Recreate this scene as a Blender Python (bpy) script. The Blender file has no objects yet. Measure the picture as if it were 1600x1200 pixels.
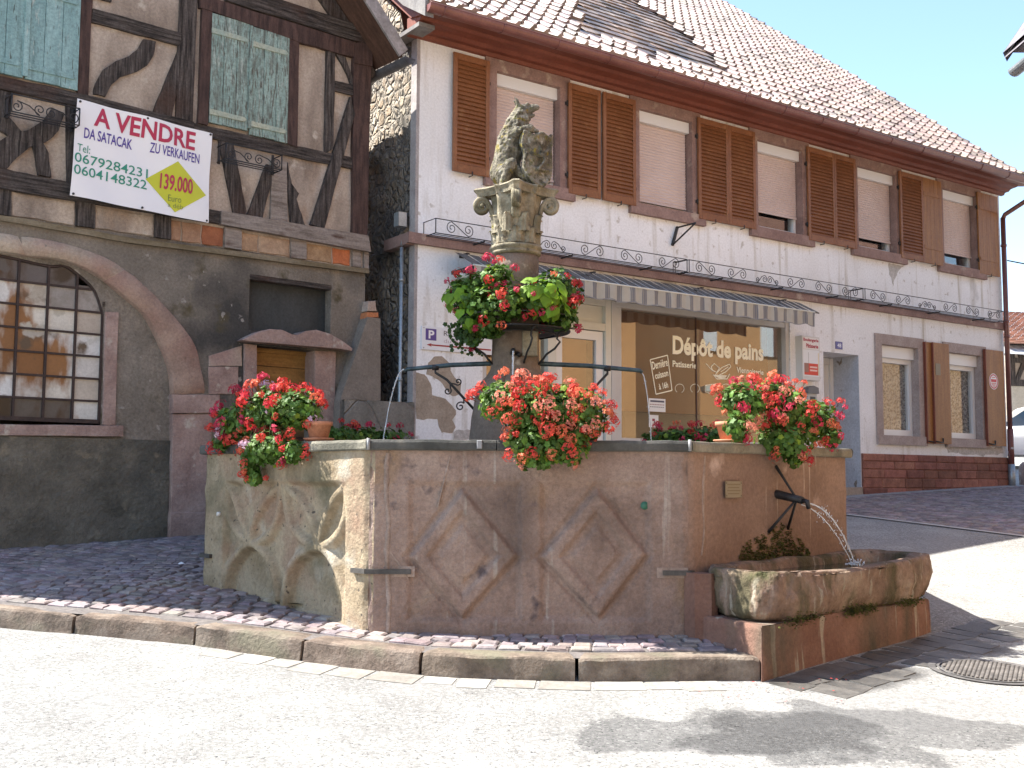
import bpy, bmesh, math, random
from mathutils import Vector, Matrix, noise
R = math.radians
random.seed(7)
S = bpy.context.scene
COL = S.collection
# ------------------------------------------------------------------ camera, world, sun, exposure
EYE = 1.62                      # eye height above the road under the camera
FL = 1738.9                     # focal length in photo pixels (photo 1600 x 1200)
PITCH, ROLL = .0875, .0049
_r0 = Vector((1, 0, 0)); _f = Vector((0, math.cos(PITCH), math.sin(PITCH))); _u0 = Vector((0, -math.sin(PITCH), math.cos(PITCH)))
CR = _r0*math.cos(ROLL)+_u0*math.sin(ROLL); CU = _u0*math.cos(ROLL)-_r0*math.sin(ROLL)
cd = bpy.data.cameras.new('camera'); cam = bpy.data.objects.new('camera', cd); COL.objects.link(cam)
cd.sensor_width = 36; cd.lens = FL/1600*36; cd.clip_start = .05; cd.clip_end = 1000
m3 = Matrix((CR, CU, -_f)).transposed(); cam.matrix_world = Matrix.Translation((0, 0, EYE)) @ m3.to_4x4()
S.camera = cam
SUN_AZ, SUN_EL = 11.5, 52.       # degrees behind the picture plane on the left; height
sd = Vector((-math.cos(R(SUN_AZ))*math.cos(R(SUN_EL)), math.sin(R(SUN_AZ))*math.cos(R(SUN_EL)), math.sin(R(SUN_EL))))
w = bpy.data.worlds.new('World'); S.world = w; w.use_nodes = True
nt = w.node_tree; sky = nt.nodes.new('ShaderNodeTexSky'); sky.sky_type = 'NISHITA'; sky.sun_disc = False
sky.sun_elevation = R(SUN_EL); sky.sun_rotation = math.atan2(sd.x, sd.y); sky.altitude = 200
sky.air_density = 1.1; sky.dust_density = .4; sky.ozone_density = 1.6
nt.links.new(sky.outputs[0], nt.nodes['Background'].inputs[0]); nt.nodes['Background'].inputs[1].default_value = .11
sl = bpy.data.lights.new('sun', 'SUN'); sl.energy = 5.; sl.angle = R(.5); sl.color = (1, .95, .87)
so = bpy.data.objects.new('sun', sl); COL.objects.link(so); so.rotation_euler = sd.to_track_quat('Z', 'Y').to_euler(); so.location = (0, 0, 40)
S.view_settings.view_transform = 'Standard'; S.view_settings.look = 'None'; S.view_settings.gamma = 1
S.view_settings.exposure = 1.75
S.render.engine = 'CYCLES'

def ray(u, v): return CR*((u-800)/FL)+CU*((600-v)/FL)+_f
# ------------------------------------------------------------------ wall frames (metres along the wall, out of the wall, height)
class Frame:
    def __init__(s, P, th, k=1.): s.k = k; s.P = Vector((P[0], P[1], EYE)); s.th = th; s.d = Vector((math.sin(th), math.cos(th), 0)); s.n = Vector((math.cos(th), -math.sin(th), 0)); s.rot = math.pi/2-th
    def pt(s, t, o, z): q = s.P+s.d*t+s.n*o+Vector((0, 0, z)); e = Vector((0, 0, EYE)); return e+(q-e)*s.k
    def at(s, u, v, o=0):
        r = ray(u, v); q = s.P+s.n*o-Vector((0, 0, EYE)); k = (q.x*s.n.x+q.y*s.n.y)/(r.x*s.n.x+r.y*s.n.y); X = r*k
        d = X-s.P; return ((d.x*s.d.x+d.y*s.d.y), X.z)
W = Frame((-1.1403, 13.1694), .9546)
L = Frame((-1.7520, 13.2), .8543, .99)      # the wall was surveyed in its own units, .99 m each
G0 = Frame((0, 0), math.pi/2)          # plain world axes: x, -y, z measured from the eye
# ------------------------------------------------------------------ ground height (above the eye plane), thin plate through surveyed points
_gp = [(0,7.555,-1.02),(-3.5,11.6,-.56),(-4.8,10.5,-.65),(5.6,17.95,-.185),(9.03,20.4,-.03),(0,0,-1.6),(5.85,13.5,-.56),(-9,8,-.8),(9,9,-.95),(1.5,6.9,-1.06),(3.4,8.6,-1.0),(10,0,-1.65),(-10,0,-1.45),(-3.6,8.1,-.9),(14,30,.6),(30,60,2.0),(-20,40,1.5),(0,-15,-2.2),(20,-15,-2.4),(-20,-15,-2),(40,10,-1.2),(-40,10,-.6),(0,20,-.1)]
def _tps():
    import numpy as np
    P = np.array(_gp); n = len(P)
    def U(r): return np.where(r > 1e-9, r*r*np.log(r+1e-12), 0)
    D = np.hypot(P[:, None, 0]-P[None, :, 0], P[:, None, 1]-P[None, :, 1])
    K = U(D)+np.eye(n)*.6; Q = np.c_[np.ones(n), P[:, 0], P[:, 1]]
    A = np.block([[K, Q], [Q.T, np.zeros((3, 3))]]); s = np.linalg.solve(A, np.r_[P[:, 2], 0, 0, 0])
    return P, s
_P, _S = _tps()
_PL = [(float(a), float(b)) for a, b, c in _P]; _SL = [float(x) for x in _S]
def H(x, y):
    x = max(-60, min(60, x)); y = max(-30, min(80, y)); n = len(_PL); z = _SL[n]+_SL[n+1]*x+_SL[n+2]*y
    for (a, b), c in zip(_PL, _SL):
        r2 = (x-a)**2+(y-b)**2
        if r2 > 1e-12: z += c*r2*.5*math.log(r2)
    return z
def sm(a, b, x): t = max(0, min(1, (x-a)/(b-a))); return t*t*(3-2*t)
def HR(x, y): return H(x, y)-.14*(1-.93*sm(8, 13, y)*sm(.5, 2.8, x))
def Gr(u, v, f=HR):           # ground point seen at a photo pixel
    r = ray(u, v); k = 5.
    for i in range(60):
        X = r*k; k += (X.z-f(X.x, X.y))/max(.02, -r.z+.085)*.6
    return r*k
# ------------------------------------------------------------------ materials
def rgb(c): return (c[0], c[1], c[2], 1)
MATS = {}
def mat(name, cols, scale=3, rough=.85, bump=.3, bscale=25, bdist=.01, stretch=(1, 1, 1), attr=False, spec=.4, metal=0, stains=(), detail=6, vor=None, ramp=(.35, .65), trans=0, coat=0, grain=.6):
    if name in MATS: return MATS[name]
    m = bpy.data.materials.new(name); m.use_nodes = True; N = m.node_tree.nodes; K = m.node_tree.links; b = N['Principled BSDF']
    tc = N.new('ShaderNodeTexCoord'); mp = N.new('ShaderNodeMapping'); mp.inputs['Scale'].default_value = stretch; K.new(tc.outputs['Object'], mp.inputs[0])
    n = N.new('ShaderNodeTexNoise'); n.inputs['Scale'].default_value = scale; n.inputs['Detail'].default_value = detail; n.inputs['Roughness'].default_value = .62; K.new(mp.outputs[0], n.inputs[0])
    cr = N.new('ShaderNodeValToRGB'); e = cr.color_ramp.elements
    e[0].position = ramp[0]; e[0].color = rgb(cols[0]); e[1].position = ramp[1]; e[1].color = rgb(cols[-1])
    for i, c in enumerate(cols[1:-1]): q = e.new(ramp[0]+(ramp[1]-ramp[0])*(i+1)/(len(cols)-1)); q.color = rgb(c)
    K.new(n.outputs[0], cr.inputs[0]); out = cr.outputs[0]
    def mix(a, bb, fac=None, mode='MIX', f=1.):
        x = N.new('ShaderNodeMix'); x.data_type = 'RGBA'; x.blend_type = mode; x.inputs[0].default_value = f
        if fac is not None: K.new(fac, x.inputs[0])
        K.new(a, x.inputs[6]) if not isinstance(a, tuple) else setattr(x.inputs[6], 'default_value', rgb(a))
        K.new(bb, x.inputs[7]) if not isinstance(bb, tuple) else setattr(x.inputs[7], 'default_value', rgb(bb))
        return x.outputs[2]
    bh = None
    if vor:                                  # stone courses: (scale, joint colour, joint width)
        v = N.new('ShaderNodeTexVoronoi'); v.feature = 'DISTANCE_TO_EDGE'; v.inputs['Scale'].default_value = vor[0]
        v2 = N.new('ShaderNodeTexVoronoi'); v2.inputs['Scale'].default_value = vor[0]
        dn = N.new('ShaderNodeTexNoise'); dn.inputs['Scale'].default_value = vor[0]*1.5
        ad = N.new('ShaderNodeVectorMath'); ad.operation = 'MULTIPLY_ADD'; ad.inputs[1].default_value = (.12, .12, .12); K.new(dn.outputs[1], ad.inputs[0]); K.new(mp.outputs[0], ad.inputs[2])
        K.new(ad.outputs[0], v.inputs[0]); K.new(ad.outputs[0], v2.inputs[0])
        vr = N.new('ShaderNodeMapRange'); vr.inputs[1].default_value = 0; vr.inputs[2].default_value = vor[2]; K.new(v.outputs[0], vr.inputs[0])
        if len(vor) > 3:
            sx = N.new('ShaderNodeSeparateColor'); K.new(v2.outputs['Color'], sx.inputs[0]); c2 = N.new('ShaderNodeValToRGB'); c2.color_ramp.elements[0].color = (.45, .40, .36, 1); c2.color_ramp.elements[1].color = (1.25, 1.2, 1.1, 1); e2 = c2.color_ramp.elements.new(.5); e2.color = (.95, .78, .66, 1)
            K.new(sx.outputs[0], c2.inputs[0]); out = mix(out, c2.outputs[0], f=vor[3], mode='MULTIPLY')
        out = mix(vor[1], out, vr.outputs[0]); bh = vr.outputs[0]
    for st in stains:                       # (colour, noise scale, lo, hi, stretch)
        s2 = N.new('ShaderNodeTexNoise'); s2.inputs['Scale'].default_value = st[1]; s2.inputs['Detail'].default_value = 5
        mq = N.new('ShaderNodeMapping'); mq.inputs['Scale'].default_value = st[4] if len(st) > 4 else (1, 1, 1); mq.inputs['Location'].default_value = (st[1]*3.1, 1.7, st[2]*9); K.new(tc.outputs['Object'], mq.inputs[0]); K.new(mq.outputs[0], s2.inputs[0])
        rr = N.new('ShaderNodeMapRange'); rr.inputs[1].default_value = st[2]; rr.inputs[2].default_value = st[3]; K.new(s2.outputs[0], rr.inputs[0])
        out = mix(out, st[0], rr.outputs[0])
    if bump:                                # fine grain in the surface colour
        for gs, lo, hi, w_ in ((34, .62, 1.30, grain), (150, .7, 1.25, grain*.8)):
            g = N.new('ShaderNodeTexNoise'); g.inputs['Scale'].default_value = gs; g.inputs['Detail'].default_value = 4; g.inputs['Roughness'].default_value = .75; K.new(mp.outputs[0] if gs > 100 else tc.outputs['Object'], g.inputs[0])
            gr = N.new('ShaderNodeMapRange'); gr.inputs[1].default_value = .3; gr.inputs[2].default_value = .7; gr.inputs[3].default_value = lo; gr.inputs[4].default_value = hi; K.new(g.outputs[0], gr.inputs[0])
            cb = N.new('ShaderNodeCombineColor'); [K.new(gr.outputs[0], cb.inputs[i]) for i in range(3)]; out = mix(out, cb.outputs[0], mode='MULTIPLY', f=w_)
    if attr:
        a = N.new('ShaderNodeVertexColor'); a.layer_name = 'Col'; out = mix(out, a.outputs[0], mode='MULTIPLY')
    K.new(out, b.inputs['Base Color'])
    b.inputs['Roughness'].default_value = rough; b.inputs['Metallic'].default_value = metal; b.inputs['Specular IOR Level'].default_value = spec
    if coat: b.inputs['Coat Weight'].default_value = coat
    if bump:
        n3 = N.new('ShaderNodeTexNoise'); n3.inputs['Scale'].default_value = bscale; n3.inputs['Detail'].default_value = 8; n3.inputs['Roughness'].default_value = .65; K.new(mp.outputs[0], n3.inputs[0])
        bp = N.new('ShaderNodeBump'); bp.inputs['Strength'].default_value = bump; bp.inputs['Distance'].default_value = bdist
        if bh:
            ma = N.new('ShaderNodeMath'); ma.operation = 'MULTIPLY_ADD'; ma.inputs[1].default_value = 2.; K.new(bh, ma.inputs[0]); K.new(n3.outputs[0], ma.inputs[2]); K.new(ma.outputs[0], bp.inputs['Height'])
        else: K.new(n3.outputs[0], bp.inputs['Height'])
        K.new(bp.outputs[0], b.inputs['Normal'])
    if trans:
        t = N.new('ShaderNodeBsdfTranslucent'); K.new(out, t.inputs[0]); mx = N.new('ShaderNodeMixShader'); mx.inputs[0].default_value = trans
        K.new(b.outputs[0], mx.inputs[1]); K.new(t.outputs[0], mx.inputs[2]); K.new(mx.outputs[0], N['Material Output'].inputs[0])
    MATS[name] = m; return m
def mask_patch(m, pts, col, rough=None, noise_s=3., amp=.35, soft=.06):   # a stain or painted shade with a shape of its own: ellipses (x, y, rx, ry, angle) in object metres, axes given by ax
    N = m.node_tree.nodes; K = m.node_tree.links; b = N['Principled BSDF']; old = b.inputs['Base Color'].links[0].from_socket
    tc = N.new('ShaderNodeTexCoord'); ns = N.new('ShaderNodeTexNoise'); ns.inputs['Scale'].default_value = noise_s; ns.inputs['Detail'].default_value = 5; K.new(tc.outputs['Object'], ns.inputs[0])
    acc = None
    for (c, r, ang, euler) in pts:
        mp = N.new('ShaderNodeMapping'); mp.vector_type = 'TEXTURE'; mp.inputs['Location'].default_value = c; mp.inputs['Rotation'].default_value = euler if euler else (0, 0, ang); mp.inputs['Scale'].default_value = r
        K.new(tc.outputs['Object'], mp.inputs[0]); ln = N.new('ShaderNodeVectorMath'); ln.operation = 'LENGTH'; K.new(mp.outputs[0], ln.inputs[0])
        a = N.new('ShaderNodeMath'); a.operation = 'MULTIPLY_ADD'; a.inputs[1].default_value = amp; K.new(ns.outputs[0], a.inputs[0]); K.new(ln.outputs['Value'], a.inputs[2])
        rr = N.new('ShaderNodeMapRange'); rr.inputs[1].default_value = 1+amp*.5+soft; rr.inputs[2].default_value = 1+amp*.5-soft; K.new(a.outputs[0], rr.inputs[0])
        if acc is None: acc = rr.outputs[0]
        else:
            q = N.new('ShaderNodeMath'); q.operation = 'MAXIMUM'; K.new(acc, q.inputs[0]); K.new(rr.outputs[0], q.inputs[1]); acc = q.outputs[0]
    x = N.new('ShaderNodeMix'); x.data_type = 'RGBA'; K.new(acc, x.inputs[0]); K.new(old, x.inputs[6]); x.inputs[7].default_value = rgb(col); 
    if len(col) > 3: x.blend_type = 'MULTIPLY'
    K.new(x.outputs[2], b.inputs['Base Color'])
    if rough is not None:
        y = N.new('ShaderNodeMapRange'); y.inputs[3].default_value = b.inputs['Roughness'].default_value; y.inputs[4].default_value = rough
        K.new(acc, y.inputs[0]); K.new(y.outputs[0], b.inputs['Roughness'])
def flat(name, c, rough=.5, metal=0, spec=.5, emit=0): return mat(name, [c, c], rough=rough, metal=metal, spec=spec, bump=0)
def glass(name, tint=(.9, .95, .95), refl=.12, fm=1.):
    if name in MATS: return MATS[name]
    m = bpy.data.materials.new(name); m.use_nodes = True; N = m.node_tree.nodes; K = m.node_tree.links; N.remove(N['Principled BSDF'])
    g = N.new('ShaderNodeBsdfGlossy'); g.inputs['Roughness'].default_value = .015; t = N.new('ShaderNodeBsdfTransparent'); t.inputs[0].default_value = rgb(tint)
    f0 = N.new('ShaderNodeLayerWeight'); f0.inputs[0].default_value = .5; f = N.new('ShaderNodeMath'); f.operation = 'POWER'; f.inputs[1].default_value = 4.; K.new(f0.outputs['Facing'], f.inputs[0]); a = N.new('ShaderNodeMath'); a.operation = 'MULTIPLY_ADD'; a.inputs[1].default_value = fm; a.inputs[2].default_value = refl; a.use_clamp = True
    K.new(f.outputs[0], a.inputs[0]); x = N.new('ShaderNodeMixShader'); K.new(a.outputs[0], x.inputs[0]); K.new(t.outputs[0], x.inputs[1]); K.new(g.outputs[0], x.inputs[2]); K.new(x.outputs[0], N['Material Output'].inputs[0])
    MATS[name] = m; return m
# ------------------------------------------------------------------ mesh helpers; a builder collects shapes of ONE mesh in wall coordinates (t, o, z)
class B:
    def __init__(s): s.v = []; s.f = []; s.c = []; s.smooth = []
    def add(s, vs, fs, c=(1, 1, 1), sm=False):
        k = len(s.v); s.v += [tuple(v) for v in vs]
        for f in fs: s.f.append([i+k for i in f]); s.c.append(c); s.smooth.append(sm)
    def box(s, t0, t1, o0, o1, z0, z1, c=(1, 1, 1)):
        vs = [(t, o, z) for z in (z0, z1) for o in (o0, o1) for t in (t0, t1)]
        s.add(vs, [(0, 1, 3, 2), (4, 6, 7, 5), (0, 4, 5, 1), (2, 3, 7, 6), (0, 2, 6, 4), (1, 5, 7, 3)], c)
    def cbox(s, t0, t1, o0, o1, z0, z1, b=.01, c=(1, 1, 1)):   # chamfered towards +o
        vs = [(t0, o0, z0), (t1, o0, z0), (t1, o0, z1), (t0, o0, z1), (t0, o1-b, z0), (t1, o1-b, z0), (t1, o1-b, z1), (t0, o1-b, z1), (t0+b, o1, z0+b), (t1-b, o1, z0+b), (t1-b, o1, z1-b), (t0+b, o1, z1-b)]
        s.add(vs, [(0, 1, 2, 3), (0, 4, 5, 1), (1, 5, 6, 2), (2, 6, 7, 3), (3, 7, 4, 0), (4, 8, 9, 5), (5, 9, 10, 6), (6, 10, 11, 7), (7, 11, 8, 4), (8, 11, 10, 9)], c)
    def poly(s, pts, o0, o1, c=(1, 1, 1), b=0, cap=True):          # polygon in (t, z), thick from o0 to o1
        n = len(pts); A = sum(pts[i][0]*pts[(i+1) % n][1]-pts[(i+1) % n][0]*pts[i][1] for i in range(n))
        if A < 0: pts = pts[::-1]
        vs = [(p[0], o0, p[1]) for p in pts]+[(p[0], o1, p[1]) for p in pts]
        fs = [(i, (i+1) % n, n+(i+1) % n, n+i) for i in range(n)]
        s.add(vs, fs+[tuple(range(n))[::-1], tuple(range(n, 2*n))], c)
    def slab(s, p0, p1, w, o0, o1, c=(1, 1, 1)):         # bar between two (t,z) points, width w
        a = Vector(p0); b = Vector(p1); d = (b-a).normalized(); q = Vector((-d.y, d.x))*w/2
        s.poly([a-q, b-q, b+q, a+q], o0, o1, c)
    def tube(s, pts, r, n=8, c=(1, 1, 1), closed=False, sm=True):
        P = [Vector(p) for p in pts]; rr = r if isinstance(r, (list, tuple)) else [r]*len(P); vs = []; fs = []
        up = Vector((.123, .37, .92))
        for i, p in enumerate(P):
            d = (P[min(i+1, len(P)-1)]-P[max(i-1, 0)])
            if d.length < 1e-9: d = Vector((0, 0, 1))
            d.normalize(); x = up.cross(d)
            if x.length < 1e-3: x = Vector((1, 0, 0)).cross(d)
            x.normalize(); y = d.cross(x); up = y
            for k in range(n): a = 2*math.pi*k/n; vs.append(p+x*math.cos(a)*rr[i]+y*math.sin(a)*rr[i])
        for i in range(len(P)-1):
            for k in range(n): fs.append((i*n+k, i*n+(k+1) % n, (i+1)*n+(k+1) % n, (i+1)*n+k))
        fs += [tuple(range(n))[::-1], tuple((len(P)-1)*n+k for k in range(n))]
        s.add(vs, fs, c, sm)
    def lathe(s, prof, cx=0, co=0, n=32, c=(1, 1, 1), fn=None, sm=True):     # prof: (radius, z)
        vs = []; fs = []
        for (r, z) in prof:
            for k in range(n):
                a = 2*math.pi*k/n; q = r*(fn(a, z) if fn else 1); vs.append((cx+q*math.cos(a), co+q*math.sin(a), z))
        for i in range(len(prof)-1):
            for k in range(n): fs.append((i*n+k, i*n+(k+1) % n, (i+1)*n+(k+1) % n, (i+1)*n+k))
        fs += [tuple(range(n))[::-1], tuple((len(prof)-1)*n+k for k in range(n))]
        s.add(vs, fs, c, sm)
    def grid(s, fn, us, vs_, c=(1, 1, 1), sm=True, cf=None):
        nu, nv = len(us), len(vs_); P = [fn(u, v) for v in vs_ for u in us]; k = len(s.v); s.v += [tuple(p) for p in P]
        for j in range(nv-1):
            for i in range(nu-1):
                s.f.append([k+j*nu+i, k+j*nu+i+1, k+(j+1)*nu+i+1, k+(j+1)*nu+i]); s.c.append(cf(us[i], vs_[j]) if cf else c); s.smooth.append(sm)
def lin(a, b, n): return [a+(b-a)*i/(n-1) for i in range(n)]
def mk(name, b, m, org=(0, 0, 0), parent=None, weld=False):
    """one mesh object from a builder; (t,o,z) -> local (t, -o, z) minus the thing's origin"""
    me = bpy.data.meshes.new(name); me.from_pydata([(v[0]-org[0], -(v[1]-org[1]), v[2]-org[2]) for v in b.v], [], [f[::-1] for f in b.f])
    me.polygons.foreach_set('use_smooth', b.smooth)
    ca = me.color_attributes.new('Col', 'FLOAT_COLOR', 'CORNER'); d = []
    for f, c in zip(b.f, b.c): d += [c[0], c[1], c[2], 1]*len(f)
    ca.data.foreach_set('color', d)
    me.materials.append(m); me.update()
    o = bpy.data.objects.new(name, me); COL.objects.link(o)
    if parent: o.parent = parent
    return o
def tag(o, label=None, cat=None, group=None, kind=None):
    if label: o['label'] = label
    if cat: o['category'] = cat
    if group: o['group'] = group
    if kind: o['kind'] = kind
    return o
class Thing:
    def __init__(s, name, label, cat, F, org, group=None):
        s.F = F; s.org = org; s.o = bpy.data.objects.new(name, None); COL.objects.link(s.o); s.o.empty_display_size = .2
        s.o.location = F.pt(*org); s.o.rotation_euler = (0, 0, F.rot); s.o.scale = (F.k,)*3; tag(s.o, label, cat, group)
    def part(s, name, b, m, parent=None, label=None):
        o = mk(name, b, m, s.org, parent or s.o)
        if label: o['label'] = label
        return o
def solo(name, b, m, label, cat, F, org, group=None, kind=None):
    o = mk(name, b, m, org); o.location = F.pt(*org); o.rotation_euler = (0, 0, F.rot); o.scale = (F.k,)*3; tag(o, label, cat, group, kind); return o
def structure(name, b, m): return tag(solo(name, b, m, None, None, G0, (0, 0, 0)), kind='structure')
def copy_tree(o, parent=None):
    c = o.copy(); COL.objects.link(c)
    if parent: c.parent = parent
    for ch in list(o.children): copy_tree(ch, c)
    return c
_fonts = {}
def text(b, body, box, o, c=(1, 1, 1), bold=0., F2=None, thick=.002, rot=0):
    """lettering fitted to a box (t0, t1, z0, z1) at distance o from the wall; F2 maps (s,t) in 0..1 to (t,z) instead"""
    cu = bpy.data.curves.new('t', 'FONT'); cu.body = body; cu.size = 1; cu.offset = bold; cu.resolution_u = 3
    ob = bpy.data.objects.new('t', cu); COL.objects.link(ob); dg = bpy.context.evaluated_depsgraph_get(); dg.update()
    me = bpy.data.meshes.new_from_object(ob.evaluated_get(dg)); vs = [tuple(v.co) for v in me.vertices]; fs = [tuple(p.vertices) for p in me.polygons]
    bpy.data.objects.remove(ob); bpy.data.curves.remove(cu); bpy.data.meshes.remove(me)
    x0 = min(v[0] for v in vs); x1 = max(v[0] for v in vs); y0 = min(v[1] for v in vs); y1 = max(v[1] for v in vs)
    out = []
    for v in vs:
        a = (v[0]-x0)/(x1-x0); q = (v[1]-y0)/(y1-y0)
        t = box[0]+(box[1]-box[0])*a; z = box[2]+(box[3]-box[2])*q
        if rot: cx = (box[0]+box[1])/2; cz = (box[2]+box[3])/2; dx, dz = t-cx, z-cz; t = cx+dx*math.cos(rot)-dz*math.sin(rot); z = cz+dx*math.sin(rot)+dz*math.cos(rot)
        if F2: t, z = F2(t, z)
        out.append((t, o, z))
    b.add(out, [f if True else f for f in fs], c)
def scroll(b, cx, cz, o, r, turns, a0, sgn, rad=.005, c=(1, 1, 1)):
    pts = []
    n = int(14*turns)
    for i in range(n+1):
        k = i/n; rr = r*(1-.82*k); a = a0+sgn*2*math.pi*turns*k; pts.append((cx+rr*math.cos(a), o, cz+rr*math.sin(a)))
    b.tube(pts, rad, 5, c)
def Gr(u, v, f=HR):
    r = ray(u, v); k0 = 1.
    for i in range(400):
        k1 = k0*1.03; X = r*k1
        if X.z < f(X.x, X.y):
            a, c = k0, k1
            for j in range(20):
                m = (a+c)/2; X = r*m
                if X.z < f(X.x, X.y): c = m
                else: a = m
            return r*a
        k0 = k1
    return r*k0
# ------------------------------------------------------------------ ground: asphalt road, cobbled pavements, kerb
WET = Gr(1230, 1135); WET2 = Gr(960, 1130); WET_SHADE = Gr(1330, 1030)
m_road = mat('asphalt', [(.29, .285, .27), (.39, .385, .365)], 1.6, .88, .9, 160, .02, stains=[((.22, .215, .205), .35, .5, .72), ((.50, .49, .46), 45, .56, .64), ((.09, .09, .09), 60, .60, .68), ((.07, .07, .07), 1.1, .695, .705, (1, .25, 1)), ((.33, .325, .31), .8, .6, .62)], grain=1.)
_e = lambda q, u: ((q.x, q.y, q.z+EYE), u, 0, None)
def gp(u, v, rx, ry, a=0): q = Gr(u, v); return ((q.x, q.y, q.z+EYE), (rx, ry, 2.), a, None)
mask_patch(m_road, [gp(1260, 1146, 1.42, .80, -.03), gp(985, 1146, .80, .55), gp(1480, 1150, .75, .48)], (.56, .565, .575, 1), .62, 1.9, .9, .025)
mask_patch(m_road, [gp(1235, 1146, .78, .72, .3)], (.55, .55, .56, 1), .42, 2.6, 1.1, .05)
mask_patch(m_road, [gp(1330, 1060, 1.0, .42, .5), gp(1500, 1010, .5, .5)], (.07, .07, .068), .35, 3.0, .5, .08)  # wet ground by the trough, with its shade painted in too
xs = [-90, -60, -40, -25, -18]+lin(-14, 18, 129)+[22, 28, 36, 50, 80, 120]; ys = [-90, -60, -35, -20, -12]+lin(-8, 26, 137)+[30, 36, 45, 60, 90, 140, 200]
b = B(); b.grid(lambda x, y: (x, -y, HR(x, y)), xs, ys); structure('road', b, m_road)
# kerb front line (foot of the kerb on the road), left to right
KF = [(-9.5, 10.3), (-7.5, 9.4), (-5.6, 8.68), (-4.3, 8.2)]+[tuple(Gr(u, v, lambda x, y: H(x, y)-.14).xy) for u, v in ((0, 981), (115, 990), (305, 1008), (470, 1033), (655, 1056), (790, 1062), (930, 1066), (1190, 1063))]
def along(P, step):
    out = []; acc = 0
    for a, c in zip(P, P[1:]):
        a = Vector(a); c = Vector(c); n = max(1, int((c-a).length/step))
        for i in range(n): out.append(a.lerp(c, i/n))
    out.append(Vector(P[-1])); return out
KL = along(KF, .05)
for _ in range(30): KL = [KL[0]]+[(KL[i-1]+KL[i]*2+KL[i+1])/4 for i in range(1, len(KL)-1)]+[KL[-1]]
def knorm(i):
    d = (KL[min(i+1, len(KL)-1)]-KL[max(i-1, 0)]).normalized(); return Vector((-d.y, d.x))
KW = .21
m_kerb = mat('kerb_sandstone', [(.10, .075, .058), (.18, .135, .105), (.25, .20, .16)], 5, .9, .7, 40, .02, stains=[((.16, .14, .10), 3, .55, .7)], attr=True)
b = B(); joints = set(); jp = [Gr(u, v, lambda x, y: H(x, y)-.14).xy for u, v in ((115, 988), (305, 1008), (470, 1033), (655, 1056), (908, 1066))]
ji = [min(range(len(KL)), key=lambda i: (KL[i]-q).length) for q in jp]
k0 = ji[0]
while k0 > 24: k0 -= 22; ji.append(k0)
ji = sorted(set(ji+[0, len(KL)-1]))
prof = [(-.012, -.2), (-.012, -.06), (-.006, .0), (0, .095), (.004, .122), (.018, .137), (.10, .142), (KW, .140), (KW, -.1)]
for a, c in zip(ji, ji[1:]):
    sh = random.uniform(.82, 1.1); tint = (sh*random.uniform(.96, 1.05), sh, sh*random.uniform(.95, 1.0)); g = .006; dz = random.uniform(-.006, .004); dn = random.uniform(-.006, .006)
    idx = list(range(a, c+1)); n = len(idx)
    def f(i, j, idx=idx, n=n, dz=dz, dn=dn):
        k = idx[i]; p = KL[k].copy(); q = knorm(k); d = Vector((q.y, -q.x)); e = (-.5 if i == 0 else .5 if i == n-1 else 0)
        p += d*.011*(1 if i == 0 else -1 if i == n-1 else 0)
        nz = noise.noise(Vector((k*.35, j*.8, 3)))*.012+noise.noise(Vector((k*.1, j*.4, 8)))*.014
        rd = -.012 if i in (0, n-1) else 0
        pp = p+q*(prof[j][0]+dn+(nz if 0 < j < 7 else 0)-rd*.3); z = H(p.x, p.y)-.14+prof[j][1]+dz+(nz*.6 if 2 < j < 7 else 0)+(rd if j > 2 else 0)
        return (pp.x, -pp.y, z)
    b.grid(f, list(range(n)), list(range(5)), tint, sm=True); b.grid(lambda i, j, f=f: f(i, j), list(range(n)), [4, 5], tint, sm=False); b.grid(lambda i, j, f=f: f(i, j), list(range(n)), [5, 6, 7, 8], tint, sm=True)
    for i in (0, n-1): b.add([f(i, j) for j in range(len(prof))], [tuple(range(len(prof)))], tint)
structure('kerb', b, m_kerb)
# row of flat slabs in the road along the kerb
m_slab = mat('gutter_stone', [(.30, .275, .24), (.42, .39, .34)], 8, .85, .5, 60, .008, attr=True)
qs = Gr(335, 1018, HR).xy; b = B(); i = min(range(len(KL)), key=lambda k: (KL[k]-qs).length)
while i < len(KL)-6:
    l = random.choice((4, 5, 6)); q0 = knorm(i); q1 = knorm(i+l-1); a0 = KL[i]-q0*.02; a1 = KL[i+l-1]-q1*.02; w_ = .19+random.uniform(-.04, .04); d = (a1-a0).normalized()*.025
    P = [a0, a1+d, a1+d-q1*w_, a0-q0*w_]; sh = random.uniform(.6, 1.05); P = [p+Vector((random.uniform(-.008, .008), random.uniform(-.01, .01))) for p in P]
    b.add([(p.x, -p.y, HR(p.x, p.y)+.004) for p in P]+[(p.x, -p.y, HR(p.x, p.y)-.05) for p in P], [(0, 1, 2, 3), (0, 4, 5, 1), (1, 5, 6, 2), (2, 6, 7, 3), (3, 7, 4, 0)], (sh, sh, sh)); i += l
structure('road_edging', b, m_slab)
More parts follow.
